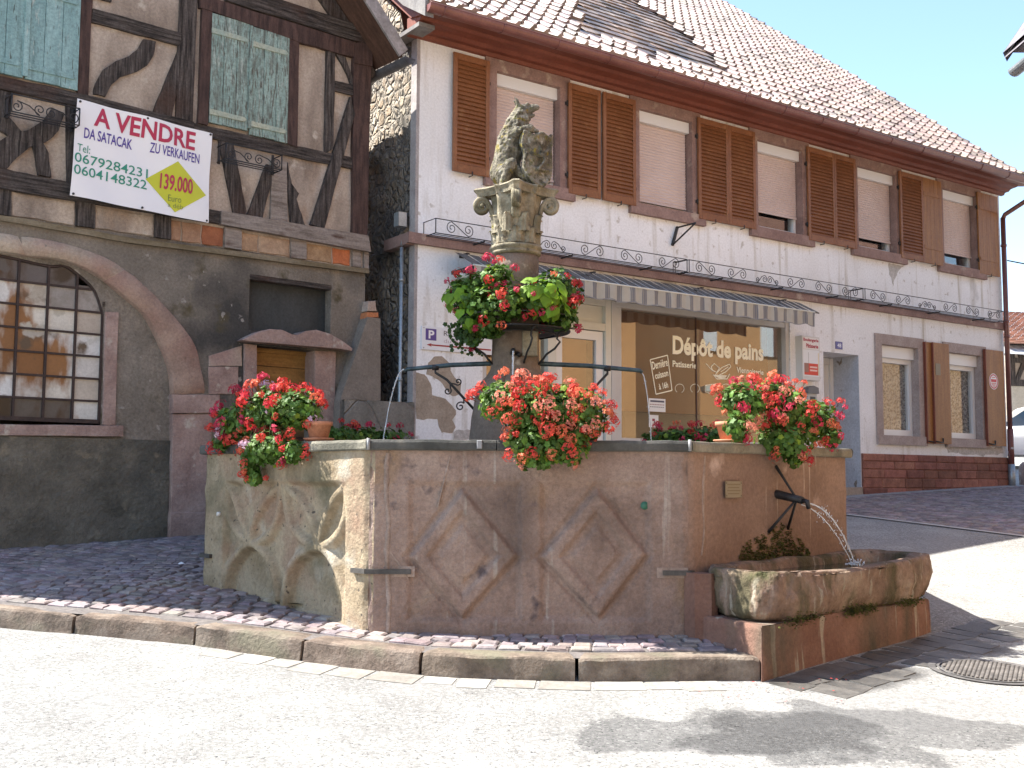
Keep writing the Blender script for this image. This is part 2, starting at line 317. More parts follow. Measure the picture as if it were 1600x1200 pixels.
# cobbles
FC = Vector((.118, 10.175)); RAD = 2.17/(2*math.sin(math.pi/8)); ZR = .28
def inside_oct(p, k=.97):
    d = p-FC; ap = RAD*math.cos(math.pi/8)*k
    return all(d.x*math.cos(j*math.pi/4)+d.y*math.sin(j*math.pi/4) < ap for j in range(8))
def wl(F, p): d = Vector((p.x, p.y, 0))-F.P; return d.x*F.d.x+d.y*F.d.y, d.x*F.n.x+d.y*F.n.y
m_sett = mat('porphyry_setts', [(.17, .14, .138), (.245, .208, .20), (.30, .26, .24)], 6, .75, .5, 50, .008, attr=True, spec=.35)
m_joint = mat('joint_sand', [(.10, .09, .085), (.17, .15, .14)], 20, .95, .5, 80, .01)
def sett(b, p, ang, a, c, h0=0):
    ca, sa = math.cos(ang), math.sin(ang); tx, ty = random.uniform(-.04, .04), random.uniform(-.04, .04); dz = random.uniform(-.003, .004)+h0
    sh = random.uniform(.72, 1.22); col = (sh*random.uniform(.94, 1.1), sh*random.uniform(.95, 1.02), sh*random.uniform(.92, 1.08))
    vs = []
    for (k, zz) in ((1, -.03), (.97, -.006), (.78, .003)):
        for sx, sy in ((-1, -1), (1, -1), (1, 1), (-1, 1)):
            x = sx*a/2*k; y = sy*c/2*k; j = random.uniform(-.004, .004); X = p.x+ca*x-sa*y+j; Y = p.y+sa*x+ca*y+j
            vs.append((X, -Y, H(X, Y)+zz+dz+tx*x+ty*y))
    b.add(vs, [(0, 1, 5, 4), (1, 2, 6, 5), (2, 3, 7, 6), (3, 0, 4, 7), (4, 5, 9, 8), (5, 6, 10, 9), (6, 7, 11, 10), (7, 4, 8, 11), (8, 9, 10, 11)], col)
b = B(); b2 = B()
def kerb_y(x):
    for a, c in zip(KL, KL[1:]):
        if a.x <= x <= c.x: return a.y+(c.y-a.y)*(x-a.x)/(c.x-a.x+1e-9)
    return KL[0].y if x < KL[0].x else KL[-1].y
# rows run beside the kerb, waving gently further in
row = 0
base = [i for i in range(0, len(KL))]
while row < 60:
    off = KW+.062+row*.108; x = random.uniform(0, 2); i = x
    while i < len(KL)-1:
        wdt = random.uniform(.1, .135) if row else random.uniform(.12, .2); k = int(i); q = knorm(k); wv = sm(1, 6, row)*(.16*abs(math.sin((i*.05+.2)*2.1))+.03*math.sin(i*.3))
        p = KL[k].lerp(KL[min(k+1, len(KL)-1)], i-k)+q*(off+wv); dd = Vector((q.y, -q.x)); sl_ = sm(1, 6, row)*.16*2.1*math.cos((i*.05+.2)*2.1)*(1 if math.sin((i*.05+.2)*2.1) > 0 else -1)
        tl, ol = wl(L, p); tw_, ow = wl(W, p)
        if ol > .0 and not inside_oct(p) and p.x > -8 and p.y < 12.4 and ow > .1 and p.x < 1.6: sett(b, p, math.atan2(dd.y, dd.x)+math.atan(sl_), wdt-.012, .098)
        i += wdt/.05/ max(.55, 1+0*off)
    row += 1
ys2 = lin(0, 1, 30); xs2 = lin(-9, 1.62, 60)
b2.grid(lambda x, v: (x, -(kerb_y(x)+.05+v*(15-kerb_y(x))), H(x, kerb_y(x)+.05+v*(15-kerb_y(x)))-.013), xs2, ys2)
structure('pavement_joints', b2, m_joint); structure('cobbled_pavement', b, m_sett)
# forecourt cobbles beside the white house
E0 = Gr(1325, 804, H).xy; E1 = Gr(1572, 834, H).xy; ed = (E1-E0).normalized(); en = Vector((-ed.y, ed.x))
if en.y < 0: en = -en
b = B(); b2 = B(); off = .06
while off < 9:
    i = -5+random.uniform(0, .1)
    while i < 12:
        wdt = random.uniform(.11, .15); p = E0+ed*i+en*(off+.07*abs(math.sin(i*2.2)))
        t_, o_ = wl(W, p)
        if o_ > .16 and t_ > 4 and p.x < 18 and t_ < 16: sett(b, p, math.atan2(ed.y, ed.x)+.14*math.cos(i*2.2), wdt-.012, .112)
        i += wdt
    off += .122
structure('cobbled_forecourt', b, m_sett)
b2 = B(); b2.grid(lambda u, v: ((E0+ed*u+en*v).x, -(E0+ed*u+en*v).y, H((E0+ed*u+en*v).x, (E0+ed*u+en*v).y)-.013+(.02 if 0 else 0)), lin(-5, 12, 50), lin(0, 9, 30)); structure('forecourt_joints', b2, m_joint)
b2 = B(); b2.grid(lambda u, v: ((E0+ed*u-en*v).x, -(E0+ed*u-en*v).y, H((E0+ed*u-en*v).x, (E0+ed*u-en*v).y)+.004), lin(-5, 12, 60), [-.04, .06]); structure('forecourt_edge', b2, flat('edge_concrete', (.42, .40, .37), .9))
# smooth concrete strip at the foot of the white house
b2 = B(); b2.grid(lambda t, o: ((W.pt(t, o, 0)).x, -(W.pt(t, o, 0)).y, H(W.pt(t, o, 0).x, W.pt(t, o, 0).y)+.012-.02*(o > .2)), lin(6.4, 13, 40), [.0, .08, .16, .24]); structure('footpath_strip', b2, mat('strip_concrete', [(.28, .27, .26), (.37, .36, .34)], 5, .9, .4, 60))

# ------------------------------------------------------------------ WHITE HOUSE
m_white = mat('white_render', [(.80, .815, .83), (.87, .885, .90)], 1.1, .92, .35, 45, .006, stains=[((.50, .47, .41), 2.6, .56, .78, (3.5, 3.5, .3)), ((.55, .53, .50), 9, .64, .72), ((.76, .76, .75), .7, .5, .75), ((.42, .41, .39), 1.3, .66, .78, (1, 1, .6))], grain=.35)
m_mauve = mat('painted_sandstone', [(.23, .145, .125), (.33, .22, .19)], 4, .85, .4, 50, .006, stains=[((.42, .33, .27), 5, .62, .72)])
m_brick = mat('red_sandstone_blocks', [(.20, .085, .06), (.31, .14, .10)], 7, .9, .8, 30, .02, attr=True)
m_shut = mat('brown_shutter_paint', [(.21, .082, .032), (.27, .11, .045)], 3, .5, .15, 40, .003, stains=[((.33, .16, .07), 5, .6, .75)])
m_shut2 = mat('varnished_shutter', [(.24, .10, .03), (.33, .15, .045)], 3, .5, .15, 30, .003, stretch=(6, 6, .5))
m_red = mat('oxide_red_wood', [(.17, .045, .025), (.23, .068, .04)], 2, .6, .15, 30, .004)
m_gut = mat('brown_gutter_metal', [(.16, .055, .045), (.22, .085, .07)], 3, .35, .1, 20, .003, spec=.6)
m_pvc = flat('white_frame', (.75, .76, .76), .35)
m_blind = mat('roller_blind', [(.56, .45, .41), (.62, .51, .47)], 2, .6, 0)
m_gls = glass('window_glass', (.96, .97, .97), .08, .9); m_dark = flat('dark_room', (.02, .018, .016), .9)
m_iron = mat('wrought_iron', [(.012, .012, .014), (.03, .028, .028)], 20, .55, .2, 60, .002, spec=.5)
m_zinc = mat('zinc', [(.32, .36, .38), (.42, .46, .48)], 6, .45, .1, 30, .002, metal=.6)
m_stonew = mat('rubble_stone', [(.30, .26, .20), (.46, .40, .31), (.55, .50, .42)], 4, .95, .9, 14, .06, vor=(8, (.44, .40, .34), .22, .7), stains=[((.12, .11, .10), 1.2, .45, .7)])
wh = Thing('white_house', 'white rendered house with brown shutters and bread shop on its ground floor', 'house', W, (0, 0, -1.3))
ZT, ZE = 5.55, -1.3
wins = [.95, 3.37, 5.77, 8.16, 10.53]; gwin = [(8.70, 10.03), (10.59, 11.90)]
holes = [(x+.17, x+1.19, 3.86, 5.22) for x in wins]+[(a+.17, c-.17, .79, 2.30) for a, c in gwin]+[(7.41, 8.29, -.2, 2.07), (.95, 6.64, -.3, 2.46)]
def holed(b, t0, t1, z0, z1, hs, o=0, dep=.28):
    T = sorted({t0, t1, *[h[0] for h in hs], *[h[1] for h in hs]}); Z = sorted({z0, z1, *[h[2] for h in hs], *[h[3] for h in hs]})
    for a, c in zip(T, T[1:]):
        for e, g in zip(Z, Z[1:]):
            x, y = (a+c)/2, (e+g)/2
            if any(h[0] < x < h[1] and h[2] < y < h[3] for h in hs): continue
            b.add([(a, o, e), (c, o, e), (c, o, g), (a, o, g)], [(0, 1, 2, 3)])
    for h in hs:
        a, c, e, g = h[:4]; d = h[4] if len(h) > 4 else dep
        b.add([(a, o, e), (c, o, e), (c, o, g), (a, o, g), (a, o-d, e), (c, o-d, e), (c, o-d, g), (a, o-d, g)], [(0, 4, 5, 1), (1, 5, 6, 2), (2, 6, 7, 3), (3, 7, 4, 0)])
b = B(); holed(b, 0, 12.52, ZE, ZT, [h if i != 7 else (*h, .75) for i, h in enumerate(holes)])
b.box(12.515, 12.52, -13.4, 0, ZE, 5.7); b.box(.05, 12.5, -13.4, -13.2, ZE, 5.7); b.box(0.1, 12.4, -9, -8.9, ZE, 5.5)
wp = wh.part('wall', b, m_white)
b = B(); gv = [(-.012, 0), (-.012, -14)]                                  # rubble gable on the alley
gx = lambda y, z: -.03+.05*noise.noise(Vector((y*2.2, z*2.2, 1)))+.025*noise.noise(Vector((y*6, z*6, 4)))
def gz(y, k): top = (5.45 if y > -.3 else 5.75+(-y-.3)*.82 if y > -7.2 else 11.3-(-y-7.2)*.82); return ZE+(top-ZE)*k
b.grid(lambda y, k: (gx(y, gz(y, k)), y, gz(y, k)), lin(-.13, -14, 90), lin(0, 1, 90)); wh.part('gable_wall', b, m_stonew)
b = B(); b.box(-.045, -.001, -.13, .003, ZE, 5.45); wh.part('corner_strip', b, mat('grey_quoin', [(.30, .27, .265), (.42, .39, .38)], 3, .9, .4))
b = B(); b.box(-.16, 12.56, .001, .06, 2.83, 2.96); b.box(-.16, -.05, -.55, .0, 2.82, 2.955); wh.part('string_course', b, m_mauve)
b = B(); z = .485
for k, h in enumerate((.125, .13, .145, .16, .13, .2)):
    t = 8.30+(.0 if k % 2 else -.0); b_ = 0
    while t < 12.5:
        l = min(random.uniform(.35, .62), 12.5-t); sh = random.uniform(.7, 1.3)
        if 12.5-t-l < .2: l = 12.5-t
        b.cbox(t+.004, t+l-.004, 0, .035+random.uniform(0, .012), z-h+.004, z-.004, .012, (sh, sh*random.uniform(.9, 1.05), sh)); t += l
    z -= h
b.box(8.3, 12.5, .001, .025, z, .48, (.9, .9, .9)); wh.part('stone_plinth', b, m_brick)
# patches where the paint has come off
m_patch = mat('bare_render', [(.33, .27, .21), (.42, .35, .28)], 6, .95, .5, 40, .006)
m_patch2 = mat('scraped_render', [(.40, .38, .35), (.58, .56, .54)], 14, .95, .4, 40, .006)
def px(F, pts, o=0): return [F.at(u, v, o) for u, v in pts]
def jag(pts, amp=.02, n=6):
    out = []
    for i, a in enumerate(pts):
        c = pts[(i+1) % len(pts)]
        for k in range(n): f = k/n; x = a[0]+(c[0]-a[0])*f; z = a[1]+(c[1]-a[1])*f; out.append((x+amp*noise.noise(Vector((x*9, z*9, 2))), z+amp*noise.noise(Vector((x*9, z*9, 7)))))
    return out
def fan(b, pts, o, c=(1, 1, 1)):      # filled thin irregular outline
    from mathutils.geometry import tessellate_polygon
    tr = tessellate_polygon([[Vector((p[0], p[1], 0)) for p in pts]]); b.add([(p[0], o, p[1]) for p in pts], [tuple(t) for t in tr], c)
    n = len(pts); b.add([(p[0], o, p[1]) for p in pts]+[(p[0], 0, p[1]) for p in pts], [(i, (i+1) % n, n+(i+1) % n, n+i) for i in range(n)], c)
b = B(); fan(b, jag(px(W, [(649, 582), (664, 584), (673, 600), (676, 617), (696, 623), (704, 632), (712, 641), (712, 648), (707, 655), (712, 668), (708, 675), (690, 677), (684, 665), (682, 654), (664, 656), (650, 655)])), .003)
fan(b, jag(px(W, [(668, 566), (678, 558), (690, 557), (703, 568), (705, 580), (712, 590), (719, 600), (720, 616), (706, 618), (694, 605), (684, 592), (667, 585)])), .003); wh.part('peeled_patch', b, m_patch)
for P in ([(710, 676), (745, 670), (748, 689), (700, 689)], [(1388, 412), (1412, 414), (1400, 430), (1396, 446), (1390, 430)], [(1478, 697), (1530, 700), (1566, 698), (1568, 709), (1520, 711), (1482, 708)]):
    b = B(); fan(b, jag(px(W, P), .05, 10), .003); wh.part('peeled_patch', b, m_patch2)
# windows
def slats(b, t0, t1, z0, z1, o, n, c=(1, 1, 1)):
    h = (z1-z0)/n; vs = []; fs = []
    for i in range(n): b.add([(t0, o-.006, z0+i*h), (t1, o-.006, z0+i*h), (t1, o+.004, z0+(i+.5)*h), (t0, o+.004, z0+(i+.5)*h), (t1, o-.006, z0+(i+1)*h), (t0, o-.006, z0+(i+1)*h)], [(0, 1, 2, 3), (3, 2, 4, 5)], c)
for i, x in enumerate(wins):
    b = B(); z0, z1 = 3.86, 5.22
    b.box(x, x+1.36, .002, .028, z1, 5.41); b.box(x, x+.17, .002, .028, z0, z1-.001); b.box(x+1.19, x+1.36, .002, .028, z0, z1-.001); b.box(x-.02, x+1.42, .002, .07, z0-.155, z0-.001)
    for a in (x+.166, x+1.188): b.box(a, a+.006, -.2, .002, z0, z1)
    b.box(x+.17, x+1.19, -.2, .002, z1-.004, z1); b.box(x+.17, x+1.19, -.2, .003, z0-.001, z0+.004)
    fr = wh.part('window', b, m_mauve); gap = (.12, .10, .30, .22, .26)[i]
    b = B(); a, c = x+.176, x+1.184
    b.box(a, a+.05, -.19, -.12, z0+.005, z1-.006); b.box(c-.05, c, -.19, -.12, z0+.005, z1-.006); b.box(a+.05, c-.05, -.19, -.121, z0+.005, z0+.07); b.box(a+.05, c-.05, -.19, -.122, z1-.08, z1-.006)
    wh.part('window_frame', b, m_pvc, fr)
    b = B(); b.box(a+.001, c-.001, -.118, -.03, z1-.16, z1-.005); wh.part('blind_box', b, m_pvc, fr)
    b = B(); slats(b, a+.02, c-.02, z0+gap, z1-.16, -.09, 26); b.box(a+.02, c-.02, -.098, -.08, z0+gap-.03, z0+gap-.001); wh.part('roller_blind', b, m_blind, fr)
    b = B(); b.box(a+.05, c-.05, -.165, -.16, z0+.07, z1-.08); wh.part('pane', b, m_gls, fr)
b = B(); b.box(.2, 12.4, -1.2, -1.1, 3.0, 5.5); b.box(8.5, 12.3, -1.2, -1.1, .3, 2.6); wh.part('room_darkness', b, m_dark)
def louver(b, t0, t1, z0, z1, o, plain=False):
    s = .055
    if plain:
        n = 5
        for k in range(n): b.box(t0+(t1-t0)*k/n+.0015, t0+(t1-t0)*(k+1)/n-.0015, o, o+.028, z0, z1)
        b.box(t0+.03, t1-.03, o+.0281, o+.036, z0+.25, z0+.31); b.box(t0+.03, t1-.03, o+.0281, o+.036, z1-.31, z1-.25); return
    b.cbox(t0, t0+s, o, o+.035, z0, z1, .004); b.cbox(t1-s, t1, o, o+.035, z0, z1, .004); b.cbox(t0+s, t1-s, o, o+.034, z0, z0+.1, .004); b.cbox(t0+s, t1-s, o, o+.034, z1-.08, z1, .004)
    n = 24; h = (z1-z0-.18)/n
    for k in range(n): z = z0+.1+k*h; b.add([(t0+s, o+.034, z), (t1-s, o+.034, z), (t1-s, o+.006, z+h*1.05), (t0+s, o+.006, z+h*1.05), (t0+s, o+.026, z-.004), (t1-s, o+.026, z-.004)], [(0, 1, 2, 3), (4, 5, 1, 0)])
    b.box(t0+s, t1-s, o, o+.004, z0+.1, z1-.08)
leaf_px = [((707, 763), (887, 937)), ((941, 992), (1090, 1137)), ((1137, 1179), (1261, 1303)), ((1302, 1336), (1405, 1441)), ((1440, 1470), (1527, 1558))]
for i, (l, r) in enumerate(leaf_px):
    for j, (u0, u1) in enumerate((l, r)):
        vv = 200+(u0-700)*.18; t0 = W.at(u0, vv, .05)[0]; t1 = W.at(u1, vv, .05)[0]; b = B(); plain = i == 4
        louver(b, t0, t1, 3.80, 5.30, .045, plain)
        sh = wh.part('shutter', b, m_shut2 if plain else m_shut)
        if plain: sh['label'] = 'plain boarded shutter'
        b = B()
        hx = t1-.0 if j == 0 else t0
        for z in (4.05, 5.02): b = B(); b.box(hx-.03, hx+.03, .03, .05, z-.02, z+.02); b.tube([(hx, .05, z-.04), (hx, .05, z+.04)], .012, 6); wh.part('shutter_hinge', b, m_iron, sh)
        b = B(); b.tube([((t0+t1)/2, .02, 3.77), ((t0+t1)/2, .1, 3.77), ((t0+t1)/2, .1, 3.82)], .008, 5); wh.part('shutter_catch', b, m_iron, sh)
# ground floor windows
m_lace = mat('lace_curtain', [(.16, .16, .16), (.50, .49, .46)], 28, .9, 0, ramp=(.45, .55))
for i, (a0, c0) in enumerate(gwin):
    b = B(); z0, z1 = .79, 2.30; m_ms = m_mauve; m_gf = mat('pale_sandstone_trim', [(.34, .275, .25), (.44, .37, .34)], 4, .88, .4, 50, .006)
    b.box(a0, c0, .002, .026, z1, z1+.17); b.box(a0, a0+.17, .002, .026, z0, z1-.001); b.box(c0-.17, c0, .002, .026, z0, z1-.001); b.box(a0-.0, c0+.0, .002, .05, z0-.15, z0-.001)
    for a in (a0+.166, c0-.172): b.box(a, a+.006, -.24, .001, z0, z1)
    b.box(a0+.172, c0-.172, -.24, .0015, z1-.006, z1-.001); b.box(a0+.172, c0-.172, -.24, .0015, z0, z0+.005)
    fr = wh.part('window', b, m_gf); a, c = a0+.175, c0-.175
    b = B(); b.box(a, a+.07, -.2, -.12, z0+.006, z1-.2); b.box(c-.07, c, -.2, -.12, z0+.006, z1-.2); b.box(a+.07, c-.07, -.2, -.121, z0+.006, z0+.11); b.box(a+.07, c-.07, -.2, -.121, z1-.28, z1-.2); b.box(a, c, -.2, -.06, z1-.2, z1-.007)
    wh.part('window_frame', b, m_pvc, fr)
    b = B(); b.box(a+.05, c-.05, -.165, -.16, z0+.1, z1-.28); wh.part('pane', b, m_gls, fr)
    b = B(); b.grid(lambda t, z: (t, -.22+.012*math.sin(t*70), z), lin(a+.3, c-.05, 60), [z0+.1, z1-.28]); wh.part('lace_curtain', b, m_lace, fr)
    b = B(); b.grid(lambda t, z: (t, -.21+.02*math.sin(t*60), z), lin(a+.05, a+.28, 40), [z0+.1, z1-.28]); wh.part('curtain', b, flat('cream_curtain', (.62, .58, .50), .9), fr)
for (u0, u1, o, lab) in ((1445, 1456, .03, 'dark shutter leaf folded back'), (1457, 1482, .06, None), (1539, 1567, .045, None)):
    t0 = W.at(u0, 620, o)[0]; t1 = W.at(u1, 620, o)[0]; b = B(); b.box(t0, t1, o, o+.035, .68, 2.42); sh = wh.part('shutter', b, m_shut2)
    if lab: sh['label'] = lab
    b = B(); b.box(t0-.012, t0+.005, o-.01, o+.045, .68, 2.42); wh.part('shutter_hinge', b, m_red, sh); b = B(); b.tube([(t0+.0, o+.05, .72), (t0+.2, o+.05, .70), (t0+.2, o+.05, .78)], .012, 6); wh.part('shutter_catch', b, m_iron, sh)
t0 = W.at(1466, 582, .1)[0]; b = B(); b.box(t0-.07, t0+.07, .096, .1, 1.86, 2.06); solo('notice_plaque', b, flat('weathered_brass', (.22, .17, .10), .5), 'small bronze-coloured plate screwed to the brown shutter leaf between the ground floor windows', 'plaque', W, (t0, .098, 1.86))
# round enamel badge on the last shutter
t0, z0 = W.at(1553, 596, .09); b = B(); Rr = .145
def disc(b, t, z, r0, r1, o, c, n=32, th=.003):
    vs = []; 
    for k in range(n): a = 2*math.pi*k/n; vs += [(t+r0*math.cos(a), o, z+r0*math.sin(a)), (t+r1*math.cos(a), o, z+r1*math.sin(a))]
    b.add(vs, [(2*k, 2*k+1, (2*k+3) % (2*n), (2*k+2) % (2*n)) for k in range(n)], c)
RED = (.55, .03, .04); disc(b, t0, z0, .0, Rr, .084, (.8, .8, .8)); disc(b, t0, z0, .11, .132, .086, RED)
b.box(t0-.085, t0+.085, .0865, .0868, z0-.012, z0+.04, RED)
for k, (w_, dz) in enumerate(((.05, .075), (.075, -.035), (.06, -.062), (.04, -.085))): b.box(t0-w_, t0+w_, .0865, .087, z0+dz-.006, z0+dz+.006, RED)
m_print = mat('printed', [(1, 1, 1), (1, 1, 1)], attr=True, rough=.45, bump=0)
solo('round_badge', b, m_print, 'round white badge with a red ring on the rightmost ground floor shutter', 'sign', W, (t0, .084, z0-Rr))
# entrance
m_peel = mat('peeling_blue_paint', [(.42, .45, .50), (.50, .53, .58)], 2, .7, .3, 30, .004, stains=[((.20, .17, .14), 7, .63, .66, (1, 1, .55))])
b = B(); b.box(8.283, 8.289, -.75, -.002, -.2, 2.065); b.box(7.412, 7.418, -.75, -.002, -.2, 2.06); wh.part('door_reveal', b, m_peel)
b = B(); b.box(7.42, 8.28, -.58, -.54, -.2, 2.06)
b.box(7.42, 7.5, -.54, -.5, -.2, 2.06); b.box(8.2, 8.28, -.54, -.5, -.2, 2.06); b.box(7.5, 8.2, -.54, -.51, 1.95, 2.06); b.box(7.56, 8.14, -.54, -.525, 1.1, 1.88); b.box(7.56, 8.14, -.54, -.525, .0, .95); dr = wh.part('door', b, m_pvc)
b = B(); b.tube([(8.1, -.5, 1.0), (8.1, -.45, 1.0), (8.0, -.45, 1.0)], .012, 6); wh.part('handle', b, m_zinc, dr)
b = B(); b.cbox(7.3, 8.31, -.6, .02, -.45, -.06, .01); b.cbox(7.2, 8.9, .02, .3, -.5, -.24, .01); wh.part('doorstep', b, mat('step_stone', [(.30, .25, .2), (.38, .33, .28)], 6, .9, .3))
# cornice, gutter, downpipe
b = B(); cp = [(-.01, 5.40), (.05, 5.41), (.07, 5.45), (.14, 5.455), (.18, 5.49), (.22, 5.50), (.30, 5.51), (.34, 5.545), (.56, 5.555), (.58, 5.62), (-.01, 5.62)]
b.grid(lambda t, k: (t, cp[int(k)][0], cp[int(k)][1]-.03), [-.18, 12.62], list(range(len(cp))), sm=False); b.add([(12.62, p[0], p[1]-.03) for p in cp], [tuple(range(len(cp)))]); b.add([(-.18, p[0], p[1]-.03) for p in cp], [tuple(range(len(cp)))]); wh.part('cornice', b, m_red)
b = B(); gr_ = .085
def gutter(b, P0, P1, r, ox):   # half round between two (t,o,z)
    n = 10; vs = []
    for p in (P0, P1):
        for k in range(n+1): a = math.pi+math.pi*k/n; vs.append((p[0]+ox[0]*r*math.cos(a), p[1]+ox[1]*r*math.cos(a), p[2]+r*math.sin(a)))
        for k in range(n, -1, -1): a = math.pi+math.pi*k/n; q = r-.006; vs.append((p[0]+ox[0]*q*math.cos(a), p[1]+ox[1]*q*math.cos(a), p[2]+q*math.sin(a)))
    m = 2*n+2; b.add(vs, [(i, (i+1) % m, m+(i+1) % m, m+i) for i in range(m)]+[tuple(range(n+1))[::-1], tuple(range(m, m+n+1))], sm=False)
gutter(b, (-.3, .66, 5.5), (12.85, .66, 5.5), gr_, (0, 1))
for k in range(16):
    t = -.1+k*.84; pts = [(t, .66+.09*math.cos(math.pi+math.pi*j/8), 5.5+.09*math.sin(math.pi+math.pi*j/8)) for j in range(9)]; b.tube(pts, .006, 5)
b.tube([(-.3, .745, 5.505), (12.85, .745, 5.505)], .009, 6); wh.part('gutter', b, m_gut)
b = B(); b.tube([(12.62, .64, 5.46), (12.62, .64, 5.28), (12.58, .5, 5.18), (12.50, .12, 4.98), (12.48, .09, 4.9)], .042, 10); b.tube([(12.48, .09, 4.92), (12.48, .09, 1.0)], .045, 12)
for z in (2.98, 2.7, 4.4): b.tube([(12.48, .09, z-.02), (12.48, .09, z+.02)], .055, 12)
dp = wh.part('downpipe', b, m_gut)
b = B(); b.tube([(12.48, .09, 1.0), (12.49, .09, .35)], .055, 12); wh.part('cast_iron_foot', b, mat('worn_pipe', [(.18, .06, .05), (.2, .08, .07)], 3, .5, .2, 20, stains=[((.45, .47, .48), 9, .58, .62)]), dp)
b = B(); b.tube([(12.49, .09, .36), (12.49, .09, -.1)], .06, 12); wh.part('zinc_shoe', b, m_zinc, dp)
# roof of interlocking tiles
m_tile = mat('clay_tiles', [(.20, .145, .12), (.36, .29, .25)], 3, .42, .35, 60, .006, attr=True, spec=.7, stains=[((.13, .11, .08), 1.1, .56, .70), ((.13, .10, .08), 5, .64, .72)])
def roofpt(s):          # distance up the slope -> (o, z)
    P = [(.66, 5.53), (.12, 5.84), (-1.04, 6.80), (-7.25, 11.79)]
    for a, c in zip(P, P[1:]):
        l = math.hypot(c[0]-a[0], c[1]-a[1])
        if s <= l: return (a[0]+(c[0]-a[0])*s/l, a[1]+(c[1]-a[1])*s/l), ((c[0]-a[0])/l, (c[1]-a[1])/l)
        s -= l
    return P[-1], (-.78, .62)
b = B(); s = 0; TW = .215; LEN = .62+1.505+7.96; rowi = 0
P0_ = Vector(W.at(930, 30, -3)); 
def old_zone(t, s): # weathered plain tiles patch
    return 2.6+ (s-1.2)*.55 < t < 6.3-(s-3.0)*-.35 and s > 1.15+max(0, (t-5.2))*.9 and not (t > 6.6)
while s < LEN:
    (o, z), (do, dz) = roofpt(s); no, nz = -dz*-1, do*-1   # outward normal
    no, nz = dz, -do; step = .30; (o1, z1), _ = roofpt(min(LEN, s+step+.02)); off = (rowi % 2)*TW/2
    nt_ = int(13.15/TW)
    for k in range(nt_):
        ta = -.28+k*TW; h = .042+random.uniform(-.008, .012); old = old_zone(ta+.35*noise.noise(Vector((ta*1.5, s*2, 3))), s+.5*noise.noise(Vector((ta*2, s*1.5, 9))))
        sh = random.uniform(.8, 1.15)*(random.choice((.4, .6, .75)) if random.random() < .16 else 1)
        if old: g_ = random.uniform(.75, 1.3); c = (sh*.62*g_, sh*.58*g_, sh*.50*g_); c = c if random.random() < .8 else (.95, .8, .6)
        else: c = (sh, sh*random.uniform(.88, .98), sh*random.uniform(.86, .97))
        if old: prof_ = [(0, .0), (.03, .006), (.97, .006), (1, 0)]; h = .016+random.uniform(0, .01)
        else: prof_ = [(0, .004), (.14, .0), (.5, .0), (.68, .004), (.78, .032), (.88, .046), (.97, .034), (1, .004)]
        vs = []; jt = random.uniform(-.004, .004)
        for (f_, q) in prof_:
            t = ta+f_*TW+(off if old else 0); vs.append((t, o+no*(q+h+jt), z+nz*(q+h+jt)))
        n = len(prof_)
        for (f_, q) in prof_:
            t = ta+f_*TW+(off if old else 0); vs.append((t, o1+no*q, z1+nz*q))
        for (f_, q) in prof_:
            t = ta+f_*TW+(off if old else 0); vs.append((t, o+no*-.01, z+nz*-.01))
        b.add(vs, [(i, i+1, n+i+1, n+i) for i in range(n-1)]+[(2*n+i, 2*n+i+1, i+1, i) for i in range(n-1)], c)
    s += step; rowi += 1
rf = wh.part('roof', b, m_tile)
b = B(); P = [(.62, 5.51), (.12, 5.80), (-1.04, 6.76), (-7.25, 11.75), (-14, 6.5), (-14, 6.3), (-7.25, 11.5), (-1.04, 6.5), (.1, 5.56), (.6, 5.46)]
b.grid(lambda t, k: (t, P[int(k)][0], P[int(k)][1]), [-.2, 12.8], list(range(10)), sm=False)
for t in (-.2, 12.8): b.add([(t, p[0], p[1]) for p in P], [tuple(range(10))])
wh.part('roof_boarding', b, m_red)
b = B()
for k in range(34):     # verge tiles on the right end
    (o, z), (do, dz) = roofpt(k*.30); (o1, z1), _ = roofpt(min(LEN, k*.30+.34)); h = .05; sh = random.uniform(.6, 1)
    b.add([(12.80, o+dz*h, z-do*h), (12.93, o+dz*h, z-do*h), (12.93, o1+dz*.02, z1-do*.02), (12.80, o1+dz*.02, z1-do*.02), (12.93, o-.0, z-.08), (12.93, o1, z1-.08), (12.80, o, z-.02)], [(0, 1, 2, 3), (1, 4, 5, 2), (0, 6, 4, 1)], (sh*.6, sh*.5, sh*.46))
wh.part('verge_tiles', b, m_tile, rf)
# neighbour's gutter end and lead at the top left corner
b = B(); b.grid(lambda t, k: (t, P[int(k) % 8][0], P[int(k) % 8][1]+(.03 if k % 8 < 4 else 0)), [-.31, -.27], list(range(9)), sm=False) if 0 else None
for (o0, z0_), (o1, z1_) in zip([(.64, 5.53), (.12, 5.84), (-1.04, 6.80)], [(.12, 5.84), (-1.04, 6.80), (-7.25, 11.79)]): b.add([(t, o, z) for t in (-.315, -.20) for o, z in ((o0, z0_-.16), (o1, z1_-.16), (o1, z1_+.03), (o0, z0_+.03))], [(0, 1, 2, 3), (4, 5, 6, 7), (0, 1, 5, 4), (3, 2, 6, 7), (0, 3, 7, 4)])
b.box(-.22, .0, -.3, .34, 5.38, 5.43); wh.part('verge_board', b, mat('grey_board', [(.16, .15, .15), (.25, .24, .23)], 6, .8))

